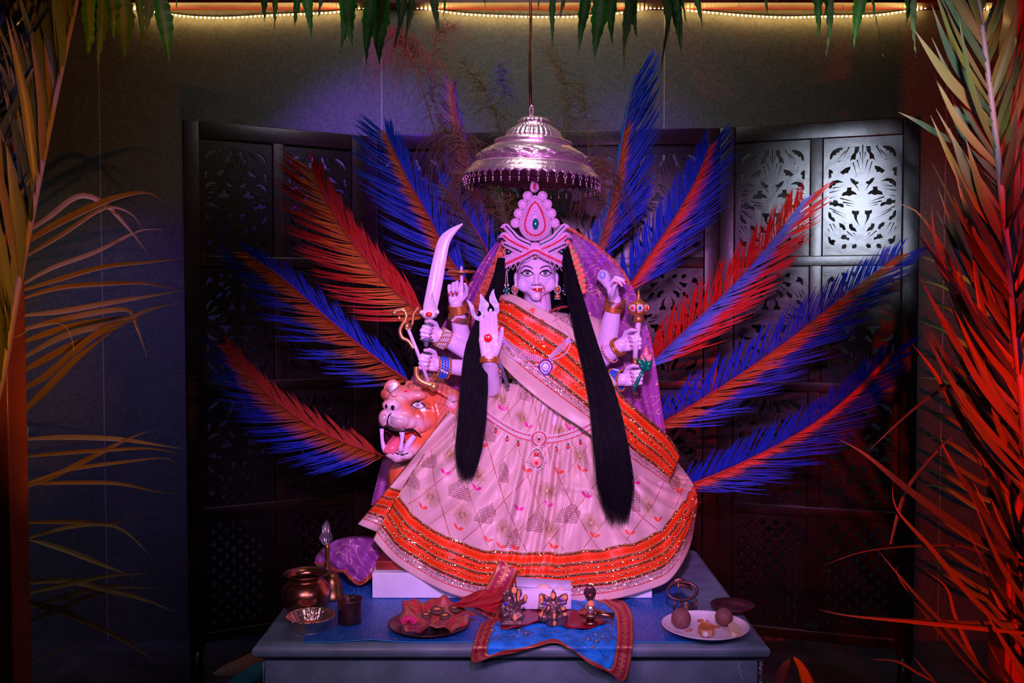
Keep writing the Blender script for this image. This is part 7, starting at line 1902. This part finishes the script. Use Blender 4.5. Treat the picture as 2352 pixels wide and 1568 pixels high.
def onv(px, py, off=0.0):
    h = vT.ray_cast(EYE, (PX(px, py, 2) - EYE).normalized()); p = h[0] if h[0] else on(px, py, ZB + 0.008); return p + V((0, -off * 0.7, off * 0.7))
mb = MB()
def eloop(cx, cy, r): tube(mb, [onv(cx + math.cos(a) * r, cy + math.sin(a) * r * 0.8, 0.002) for a in [2 * PI * k / 14 for k in range(14)]], 0.0007, 4, closed=True)
for (x, y) in ((1368, 1457), (1384, 1462), (1370, 1472), (1350, 1468), (1362, 1486), (1130, 1447), (1192, 1448), (1208, 1454), (1118, 1472)): eloop(x, y, 7); p = onv(x, y, 0.002); sphere(mb, p, (0.0030, 0.0022, 0.0030), 8, 5, 1)
for pts in ([(1140, 1470), (1170, 1462), (1200, 1460), (1225, 1452)], [(1395, 1440), (1405, 1460), (1420, 1470)], [(1320, 1470), (1345, 1480), (1352, 1490)], [(1380, 1425), (1400, 1430), (1412, 1445)], [(1330, 1385), (1350, 1400), (1375, 1395)], [(1375, 1490), (1385, 1505), (1400, 1512)], [(1390, 1375), (1402, 1388), (1398, 1398)], [(1156, 1420), (1166, 1434), (1158, 1442)]):
    tube(mb, [onv(x, y, 0.002) for x, y in crv(pts, 6)], 0.0008, 4)
r9 = random.Random(4)
for k in range(50): p = onv(r9.uniform(1130, 1410), r9.uniform(1440, 1475), 0.0015); bead(mb, p, 0.0014, 1)
mb.build('embroidery', [M['brass'], M['gold']], vo_)

# crimson runner under the idols
mb = MB(); grid(mb, lambda u, v: on(1150 + 240 * u, 1402 + 34 * v + 8 * math.sin(u * 9 + 1) * v, ZB + 0.0125) + V((0, 0, 0.002 * math.sin(u * 30 + v * 4))), 50, 8)
o = tag(mb.build('crimson_runner', mat('crimson_silk', (0.22, 0.002, 0.02), 0.35)), 'dark crimson silk strip under the three small metal idols', 'cloth'); o.modifiers.new('t', 'SOLIDIFY').thickness = 0.0015
ZI = ZB + 0.0155
# white box with booklet window
c0, c1 = on(1186, 1398, ZI), on(1312, 1400, ZI); yb = 2.62
bx = thing('white_box', 'white and maroon cardboard box standing behind the small idols', 'box', ((c0.x + c1.x) / 2, yb, ZI))
Z = lambda py: PX(1250, py, yb).z
x0, x1 = PX(1187, 1360, yb).x, PX(1312, 1360, yb).x
mb = MB(); box(mb, (x0, yb, Z(1400)), (x1, yb + 0.035, Z(1357)), bev=0.001); mb.build('box_front', mat('box_card', (0.74, 0.70, 0.85), 0.45), bx)
mb = MB(); poly(mb, [PX(1186, 1325, yb + 0.035), PX(1312, 1334, yb + 0.035), PX(1312, 1380, yb + 0.036), PX(1186, 1380, yb + 0.036)], V((0, 1, 0)), 0.003); poly(mb, [PX(1187, 1346, yb + 0.02), PX(1312, 1356, yb), PX(1312, 1360, yb), PX(1187, 1360, yb)], V((0, 1, 0)), 0.002); mb.build('box_lid', bpy.data.materials['box_card'], bx)
mb = MB(); box(mb, (x0, yb - 0.002, ZI), (x1, yb + 0.034, Z(1400)), bev=0.001); mb.build('box_stripe', mat('maroon_card', (0.22, 0.02, 0.05), 0.5), bx)
mb = MB(); box(mb, (PX(1203, 1400, yb).x, yb - 0.0032, Z(1421)), (PX(1228, 1400, yb).x, yb - 0.0018, Z(1401))); lbl = mb.build('printed_label', mat('label_card', (0.45, 0.45, 0.60), 0.5), bx, smooth=False)
mb = MB()
for k in range(6):
    zz_ = Z(1404 + k * 2.9); xr_ = PX(1226, 1400, yb).x; w_l = (0.026, 0.008, 0.008, 0.017, 0.020, 0.026)[k] * 0.9
    nch = int(w_l / 0.0022)
    for q in range(nch): box(mb, (xr_ - w_l + q * 0.0022, yb - 0.0038, zz_ - 0.0006), (xr_ - w_l + q * 0.0022 + 0.0015, yb - 0.0031, zz_ + 0.0006))
mb.build('print_line', mat('ink', (0.05, 0.04, 0.12), 0.6), lbl, smooth=False)
for i, (x, y, r, lab) in enumerate(((1249, 1350, .020, 'larger, left'), (1287, 1354, .015, 'smaller, right'))):
    mb = MB(); sphere(mb, PX(x, y, yb + 0.020), (r, 0.009, r * 0.55), 14, 8); tag(mb.build('wrapped_sweet', mat('cream_sweet', (0.78, 0.50, 0.42), 0.6) if i == 0 else bpy.data.materials['cream_sweet']), 'cream coloured wrapped sweet in the white box, ' + lab, 'sweet')
mb = MB()
for x in (1262, 1270, 1277): sphere(mb, PX(x, 1356, yb + 0.012), (0.005, 0.004, 0.003), 8, 6)
mb.build('red_ribbon', M['red_paint'], bx)

bz = mat('dark_bronze', (0.22, 0.12, 0.11), 0.38, 0.7, bump=0.6, bscale=140); pst = mat('sandal_paste_orange', (0.80, 0.30, 0.10), 0.75)
def idol(name, label, px, py, Y, parts, paste, paint=None):
    t_ = thing(name, label, 'idol', (PX(px, py, Y).x, Y, ZI))
    Bz = MB()
    for q in parts:
        if q[0] == 's': sphere(Bz, PX(q[1], q[2], Y + q[4]), q[3], 14, 10)
        elif q[0] == 'c': chain(Bz, [PX(a, b, Y + d) for a, b, d in q[1]], q[2])
        elif q[0] == 'b': 
            a, b = PX(q[1], q[2], Y), PX(q[3], q[4], Y); box(Bz, (a.x, Y - q[5], max(ZI, b.z)), (b.x, Y + q[6], a.z))
    me = voxel_mesh(Bz, 0.0014, 2, 0.5, 'idol_body'); tt = bvh_of(me); place_mesh(me, 'idol_body', bz, t_)
    for (x, y, rx, ry) in paste:
        mb = MB(); patch(mb, lambda a: (x + math.cos(a) * rx, y + math.sin(a) * ry), 0.0010, [tt], 3, 14); o = mb.build('sandal_paste', pst, t_); o.modifiers.new('t', 'SOLIDIFY').thickness = 0.0012
    for (x, y, r, m_) in (paint or []): mb = MB(); sphere(mb, cast(x, y, [tt], 0.0), r, 10, 8); mb.build('painted_petal', m_, t_)
ib = mat('idol_blue_paint', (0.02, 0.05, 0.60), 0.4); iv = mat('idol_violet_paint', (0.22, 0.10, 0.60), 0.4)
YA = 2.505
idol('elephant_headed_idol', 'small bronze elephant headed seated idol left of the white box', 1183, 1434, YA,
     [('b', 1152, 1424, 1206, 1438, .022, .022), ('b', 1158, 1414, 1200, 1426, .018, .018), ('c', [(1180, 1412, 0), (1182, 1385, 0)], [.021, .017]), ('s', 1180, 1360, (.013, .012, .017), -.002), ('c', [(1180, 1366, -.012), (1184, 1380, -.018), (1178, 1392, -.018), (1172, 1388, -.018)], [.006, .0055, .005, .004]),
      ('s', 1166, 1362, (.008, .004, .012), 0), ('s', 1193, 1362, (.008, .004, .013), 0), ('c', [(1168, 1384, 0), (1160, 1375, -.004), (1158, 1362, -.004)], [.007, .006, .006]), ('c', [(1194, 1384, 0), (1204, 1380, -.006), (1207, 1368, -.010)], [.008, .007, .005]), ('s', 1207, 1372, (.006, .004, .010), -.01),
      ('c', [(1172, 1408, -.008), (1160, 1412, -.016)], [.010, .009]), ('c', [(1190, 1408, -.008), (1198, 1414, -.014), (1184, 1420, -.018)], [.010, .009, .006]), ('c', [(1172, 1384, 0), (1164, 1396, -.012), (1170, 1402, -.016)], [.007, .006, .005]), ('c', [(1181, 1348, 0), (1181, 1340, 0)], [.008, .003]), ('s', 1156, 1398, (.010, .010, .018), .002)],
     [(1181, 1355, 6, 8), (1191, 1368, 3.5, 13), (1207, 1373, 3.5, 9), (1183, 1418, 5, 9)], [(1158, 1352, (.009, .006, .009), ib), (1170, 1372, (.008, .005, .011), ib), (1162, 1385, (.006, .004, .006), ib)])
pr_ = [('b', 1246, 1430, 1300, 1442, .020, .020), ('c', [(1270, 1424, 0), (1271, 1400, 0), (1271, 1384, 0)], [.020, .015, .012]), ('s', 1271, 1370, (.009, .010, .012), -.003), ('c', [(1271, 1362, 0), (1270, 1354, 0)], [.007, .002]), ('s', 1250, 1416, (.017, .016, .014), -.010), ('c', [(1254, 1414, 0), (1290, 1420, 0)], [.016, .018]), ('c', [(1262, 1418, -.012), (1275, 1412, -.018), (1272, 1432, -.020)], [.009, .008, .006]), ('c', [(1282, 1418, -.010), (1296, 1412, -.016)], [.009, .008])]
for sx in (-1, 1):
    for (ax_y, ex, ey, hx_, hy) in ((384, 14, 1392, 22, 1398), (382, 18, 1386, 27, 1384), (380, 20, 1378, 29, 1372), (378, 16, 1372, 22, 1368)): pr_.append(('c', [(1271 + sx * 7, 1000 + ax_y, 0), (1271 + sx * ex, ey, -.004), (1271 + sx * hx_, hy, -.008)], [.0065, .005, .0055]))
    pr_.append(('c', [(1271 + sx * 8, 1388, -.004), (1271 + sx * 12, 1398, -.016), (1271 + sx * 14, 1402, -.02)], [.006, .005, .005])); pr_.append(('s', 1271 + sx * 28, 1372, (.007, .004, .013), -.006))
idol('many_armed_idol', 'small bronze many armed idol on a lion in front of the white box', 1271, 1442, YA, pr_,
     [(1270, 1368, 5.5, 7), (1243, 1376, 5, 10), (1296, 1372, 7, 6), (1255, 1370, 3.5, 4), (1242, 1406, 5, 11), (1260, 1396, 2.5, 4), (1294, 1398, 5, 5), (1273, 1414, 3, 8), (1274, 1432, 4, 7), (1298, 1410, 5, 4)], [(1250, 1384, (.005, .004, .004), iv), (1256, 1374, (.004, .004, .004), iv), (1289, 1374, (.005, .004, .005), iv), (1292, 1384, (.006, .004, .004), iv), (1252, 1392, (.004, .003, .004), iv)])
# lingam with cobra hood
cz_ = PX(1356, 1436, YA); li2 = thing('cobra_hood_idol', 'small copper lingam stand with spout and cobra hood, right of the other idols', 'idol', (cz_.x, YA, ZI))
zq = lambda py: PX(1356, py, YA).z - ZI
mb = MB(); lathe(mb, [(0, 0), (0.020, 0), (0.021, 0.004), (0.012, 0.009), (0.0095, zq(1428)), (0.010, zq(1420)), (0.020, zq(1416)), (0.031, zq(1411)), (0.033, zq(1407)), (0.031, zq(1404)), (0.020, zq(1406)), (0, zq(1406))], (cz_.x, YA, ZI), 32); mb.build('stand', M['copper'], li2)
mb = MB(); a, b = PX(1366, 1409, YA - .02), PX(1411, 1415, YA - .03); tube(mb, [a, (a + b) / 2, b], [.011, .0085, .010], 12); sphere(mb, PX(1368, 1408, YA - .031), .006); mb.build('spout', M['copper'], li2)
mb = MB(); sphere(mb, V((cz_.x, YA, ZI + zq(1398))), (.0145, .0145, .017), 20, 14); mb.build('lingam_stone', M['silver'], li2)
mb = MB(); sphere(mb, V((cz_.x + .001, YA - .002, ZI + zq(1386))), (.0105, .012, .010), 16, 10); mb.build('sandal_paste', pst, li2)
mb = MB(); tube(mb, [V((cz_.x, YA + .016, ZI + zq(y))) for y in (1410, 1390, 1375, 1365)], [.005, .006, .008, .010], 10); sphere(mb, V((cz_.x, YA + .014, ZI + zq(1364))), (.0165, .006, .019), 20, 14)
for i in range(-3, 4):
    for j in range(-5, 5): sphere(mb, V((cz_.x + i * .0038, YA + .0085 + .0003 * i * i, ZI + zq(1365) + j * .0034)), .0017, 6, 4)
mb.build('cobra_hood', M['darkcopper'], li2)

# white plate and what lies on it
c = on(1620, 1452, ZB); pc = V((c.x, c.y, ZB)); 
wp = thing('white_plate', 'white plate with fruit and cake at the right front of the altar', 'plate', pc)
mb = MB(); P2 = crv([(0, 0.0), (0.055, 0.0), (0.062, 0.003), (0.092, 0.010), (0.112, 0.019), (0.1145, 0.022), (0.112, 0.0225), (0.100, 0.016), (0.080, 0.009), (0.060, 0.006), (0, 0.0055)], 4); lathe(mb, [(max(0, r), z) for r, z in P2], pc, 96, mod=lambda a, r, z: 1); mb.build('plate_dish', mat('white_melamine', (0.85, 0.78, 0.86), 0.25, coat=0.4), wp)
fm = mat('brown_fruit_skin', (0.20, 0.075, 0.065), 0.7, bump=0.5, bscale=160, var=0.25, vscale=60)
def pon(px, py, z=0.006): return on(px, py, pc.z + z)
for i, (x, y, r, lab) in enumerate(((1566, 1446, .0262, 'left side of the white plate'), (1665, 1441, .0240, 'right side of the white plate'))):
    p = pon(x, y, 0.008); mb = MB(); sphere(mb, p + V((0, 0.012, r + 0.001)), (r, r, r * 1.02), 28, 20); sphere(mb, p + V((-0.004 + 0.02 * i, 0.012, r * 2.02)), (0.002, 0.002, 0.001), 6, 4)
    tag(mb.build('sapodilla_fruit', fm), 'round brown fruit on the ' + lab, 'fruit', 'brown fruits on the white plate')
def wedge(name, label, pts, h, m_top, m_side):
    mb = MB(); P_ = [pon(*q, 0.0085) for q in pts]; Q_ = [p + V((0, 0, hh)) for p, hh in zip(P_, h)]; n_ = len(P_)
    mb.add(Q_, [tuple(range(n_))], 0)
    for k in range(n_): j = (k + 1) % n_; mb.add([P_[k], P_[j], Q_[j], Q_[k]], [(0, 1, 2, 3)], 1)
    mb.add(P_, [tuple(range(n_))[::-1]], 1); o = mb.build(name, [m_top, m_side], smooth=False); bv = o.modifiers.new('b', 'BEVEL'); bv.width = 0.002; bv.segments = 3; tag(o, label, 'food'); return o
wedge('cake_piece', 'golden brown crusted cake piece in the middle of the white plate', [(1603, 1452), (1612, 1462), (1634, 1462), (1641, 1456), (1636, 1444), (1612, 1440)], [0.014, 0.017, 0.018, 0.012, 0.014, 0.017], mat('golden_crust', (0.60, 0.22, 0.05), 0.5, var=0.4, vscale=40), mat('crust_side', (0.62, 0.30, 0.12), 0.6, var=0.3, vscale=50))
wedge('coconut_wedge', 'pale cut coconut wedge beside the right fruit on the plate', [(1672, 1450), (1680, 1460), (1700, 1464), (1709, 1458), (1698, 1448), (1684, 1442)], [0.018, 0.012, 0.006, 0.004, 0.012, 0.020], mat('coconut_flesh', (0.80, 0.60, 0.38), 0.5), bpy.data.materials['coconut_flesh'])
p = pon(1621, 1463, 0.009); mb = MB(); sphere(mb, p + V((0, 0, 0.008)), (.0092, .0085, .0080), 16, 12); tag(mb.build('white_sweet', mat('white_sweet', (0.82, 0.70, 0.70), 0.4)), 'small round white sweet in front of the cake piece', 'sweet')
for i, (x, y, w, lab) in enumerate(((1606, 1426, .011, 'smear of orange crumbs behind the cake piece'), (1646, 1440, .009, 'orange nut shell crumb between cake and right fruit'), (1582, 1448, .008, 'brown crumb below the left fruit'), (1626, 1427, .004, 'tiny dark crumb at the back of the white plate'))):
    p = pon(x, y, 0.0075); mb = MB(); r7 = random.Random(i)
    for k in range(5): sphere(mb, p + V((r7.uniform(-w, w), r7.uniform(-w, w) * .8, 0.002)), (w * .45, w * .4, .0022), 8, 5)
    tag(mb.build('crumb', mat('orange_crumb', (0.50, 0.15, 0.04), 0.5) if i == 0 else bpy.data.materials['orange_crumb']), lab, 'food')
p = pon(1694, 1463, 0.011); mb = MB(); petal3(mb, p + V((-.006, 0, .002)), p + V((.007, 0, .002)), .003, V((0, 0, .001))); o = tag(mb.build('red_petal', M['red_paint']), 'single red petal at the front right of the white plate', 'petal'); o.modifiers.new('t', 'SOLIDIFY').thickness = 0.001

# incense/lamp holder and brown dish at the right back
c = on(1567, 1408, ZB); lh = thing('lamp_holder', 'small copper lamp holder with round hoop right of the plinth', 'holder', (c.x, c.y, ZB)); Yh = c.y
mb = MB(); tube(mb, [PX(1567 + 34 * math.cos(a), 1357 + 21 * math.sin(a), Yh - 0.015 * math.sin(a)) for a in [2 * PI * k / 32 for k in range(32)]], 0.0042, 8, closed=True); mb.build('hoop', M['darkcopper'], lh)
mb = MB(); grid(mb, lambda u, v: PX(1536 + 56 * u, 1342 - (22 * math.sin(PI * u)) * v + (12 * u), Yh + 0.015 + 0.01 * v), 20, 6); o = mb.build('leaf_back', M['darkcopper'], lh); o.modifiers.new('t', 'SOLIDIFY').thickness = 0.003
for x in (1549, 1599):
    mb = MB(); tube(mb, [PX(x, 1376, Yh - .01), V((PX(x, 1376, Yh - .01).x, Yh - .01, ZB + .001))], .003, 8); mb.build('holder_leg', M['darkcopper'], lh)
mb = MB()
for k in range(5): tube(mb, [PX(1562, 1382 + 4 * k, Yh - .01), PX(1578, 1384 + 4 * k, Yh - .016), PX(1594, 1382 + 4 * k, Yh - .01)], .0018, 6)
mb.build('ribbed_cup', M['brass'], lh)
mb = MB(); tube(mb, [PX(1558, 1332, Yh), PX(1558, 1376, Yh)], .0022, 6); mb.build('wick_rod', M['brass'], lh)
c = on(1682, 1402, ZT); mb = MB(); lathe(mb, [(0, 0), (.035, 0), (.050, .006), (.062, .018), (.061, .020), (.048, .009), (.034, .004), (0, .004)], c, 40); tag(mb.build('brown_dish', M['darkcopper']), 'shallow dark brown dish behind the white plate', 'dish')

# purple organza heap at the left with gold scalloped edge
om = mat('purple_organza_bundle', (0.32, 0.07, 0.36), 0.4); organza(om, 0.92)
hp_ = crv([(722, 1290), (738, 1262), (770, 1240), (815, 1234), (862, 1240), (876, 1262), (872, 1300), (852, 1326), (828, 1342), (806, 1330), (790, 1312), (770, 1312), (750, 1300)], 6, closed=True)
def heap(u, v):
    n = len(hp_); k = u * n; i = int(k) % n; f = k - int(k); a, b = hp_[i], hp_[(i + 1) % n]; e = (a[0] * (1 - f) + b[0] * f, a[1] * (1 - f) + b[1] * f); cx, cy = 812, 1282
    px, py = cx + (e[0] - cx) * v, cy + (e[1] - cy) * v; Y = 2.86 + (1340 - py) / 110 * 0.10
    return PX(px, py, Y - 0.045 * math.sqrt(max(0, 1 - v * v)) - 0.008 * math.sin(px * 0.12 + py * 0.07) - 0.005 * math.sin(px * 0.2 - py * 0.21))
mb = MB(); grid(mb, heap, 120, 24, wrap=True); grid(mb, lambda u, v: heap(u, 1) + V((0, 0.10 * v, -0.02 * v)), 120, 4, wrap=True)
ve = thing('veil_end', 'purple organza veil end heaped on the altar left of the plinth', 'cloth', PX(812, 1342, 2.88)); o = mb.build('veil_heap', om, ve)
mb = MB(); n_ = len(hp_)
for k in range(0, n_ * 2): 
    u = k / (n_ * 2); e = heap(u, 0.97)
    if topix(e)[1] > 1290: bead(mb, e + V((0, -0.004, 0)), 0.0042, 0); bead(mb, heap(u, 0.88) + V((0, -0.004, 0)), 0.0025, 0)
for (x, y) in ((782, 1258), (820, 1250), (846, 1300)):
    for q in range(16): a = q * PI / 8; h = PX(x + math.cos(a) * 8, y + math.sin(a) * 6, 2.80); 
mb.build('gold_scallop', bm_, ve)

# plants low on both sides
def broad(label, pts, w, Y0, Y1, col, col2):
    P_ = crv(pts, 8); t_ = MB(); vs = []; cl = []; n = 24
    for k in range(n + 1):
        t = k / n; p = PX(*along(P_, t), Y0 + (Y1 - Y0) * t); q = PX(*along(P_, min(1, t + .04)), Y0 + (Y1 - Y0) * min(1, t + .04)); q0 = PX(*along(P_, max(0, t - .04)), Y0 + (Y1 - Y0) * max(0, t - .04)); tg = (q - q0).normalized(); s = tg.cross(V((0, -1, 0.2)).normalized()).normalized(); ww = w * math.sin(PI * min(1, .12 + t * .88)) ** .6
        for e in (-1, -.5, 0, .5, 1): vs.append(p + s * e * ww / 2 + V((0, .15 * abs(e) * ww, 0))); cl.append(lerp(col, col2, t))
    t_.add(vs, [(5 * k + e, 5 * k + e + 1, 5 * k + e + 6, 5 * k + e + 5) for k in range(n) for e in range(4)], 0, cl); o = t_.build('palm_spathe', M['leafpaint']); tag(o, label, 'leaf'); o.modifiers.new('t', 'SOLIDIFY').thickness = .0012; return o
broad('brown pointed leaf lying low left of the altar', [(640, 1500), (600, 1512), (550, 1535), (488, 1548)], .055, 2.75, 2.72, (.20, .05, .03), (.16, .14, .08))
broad('teal leaf underneath the brown one low left of the altar', [(640, 1520), (590, 1545), (540, 1575), (480, 1610)], .05, 2.72, 2.70, (.02, .16, .20), (.02, .12, .14))
broad('orange red leaf curving down at the right foot of the altar', [(1870, 1640), (1858, 1575), (1838, 1530), (1822, 1508)], .035, 2.62, 2.60, (.70, .06, .01), (.65, .20, .01))
broad('brown glossy leaf left of the orange one at the altar foot', [(1790, 1640), (1792, 1575), (1802, 1535), (1822, 1510)], .035, 2.62, 2.61, (.10, .03, .04), (.16, .07, .05))
broad('dark green narrow leaf between brown and orange leaves at right', [(1832, 1640), (1834, 1580), (1828, 1535), (1818, 1508)], .016, 2.61, 2.60, (.02, .03, .02), (.03, .05, .02))
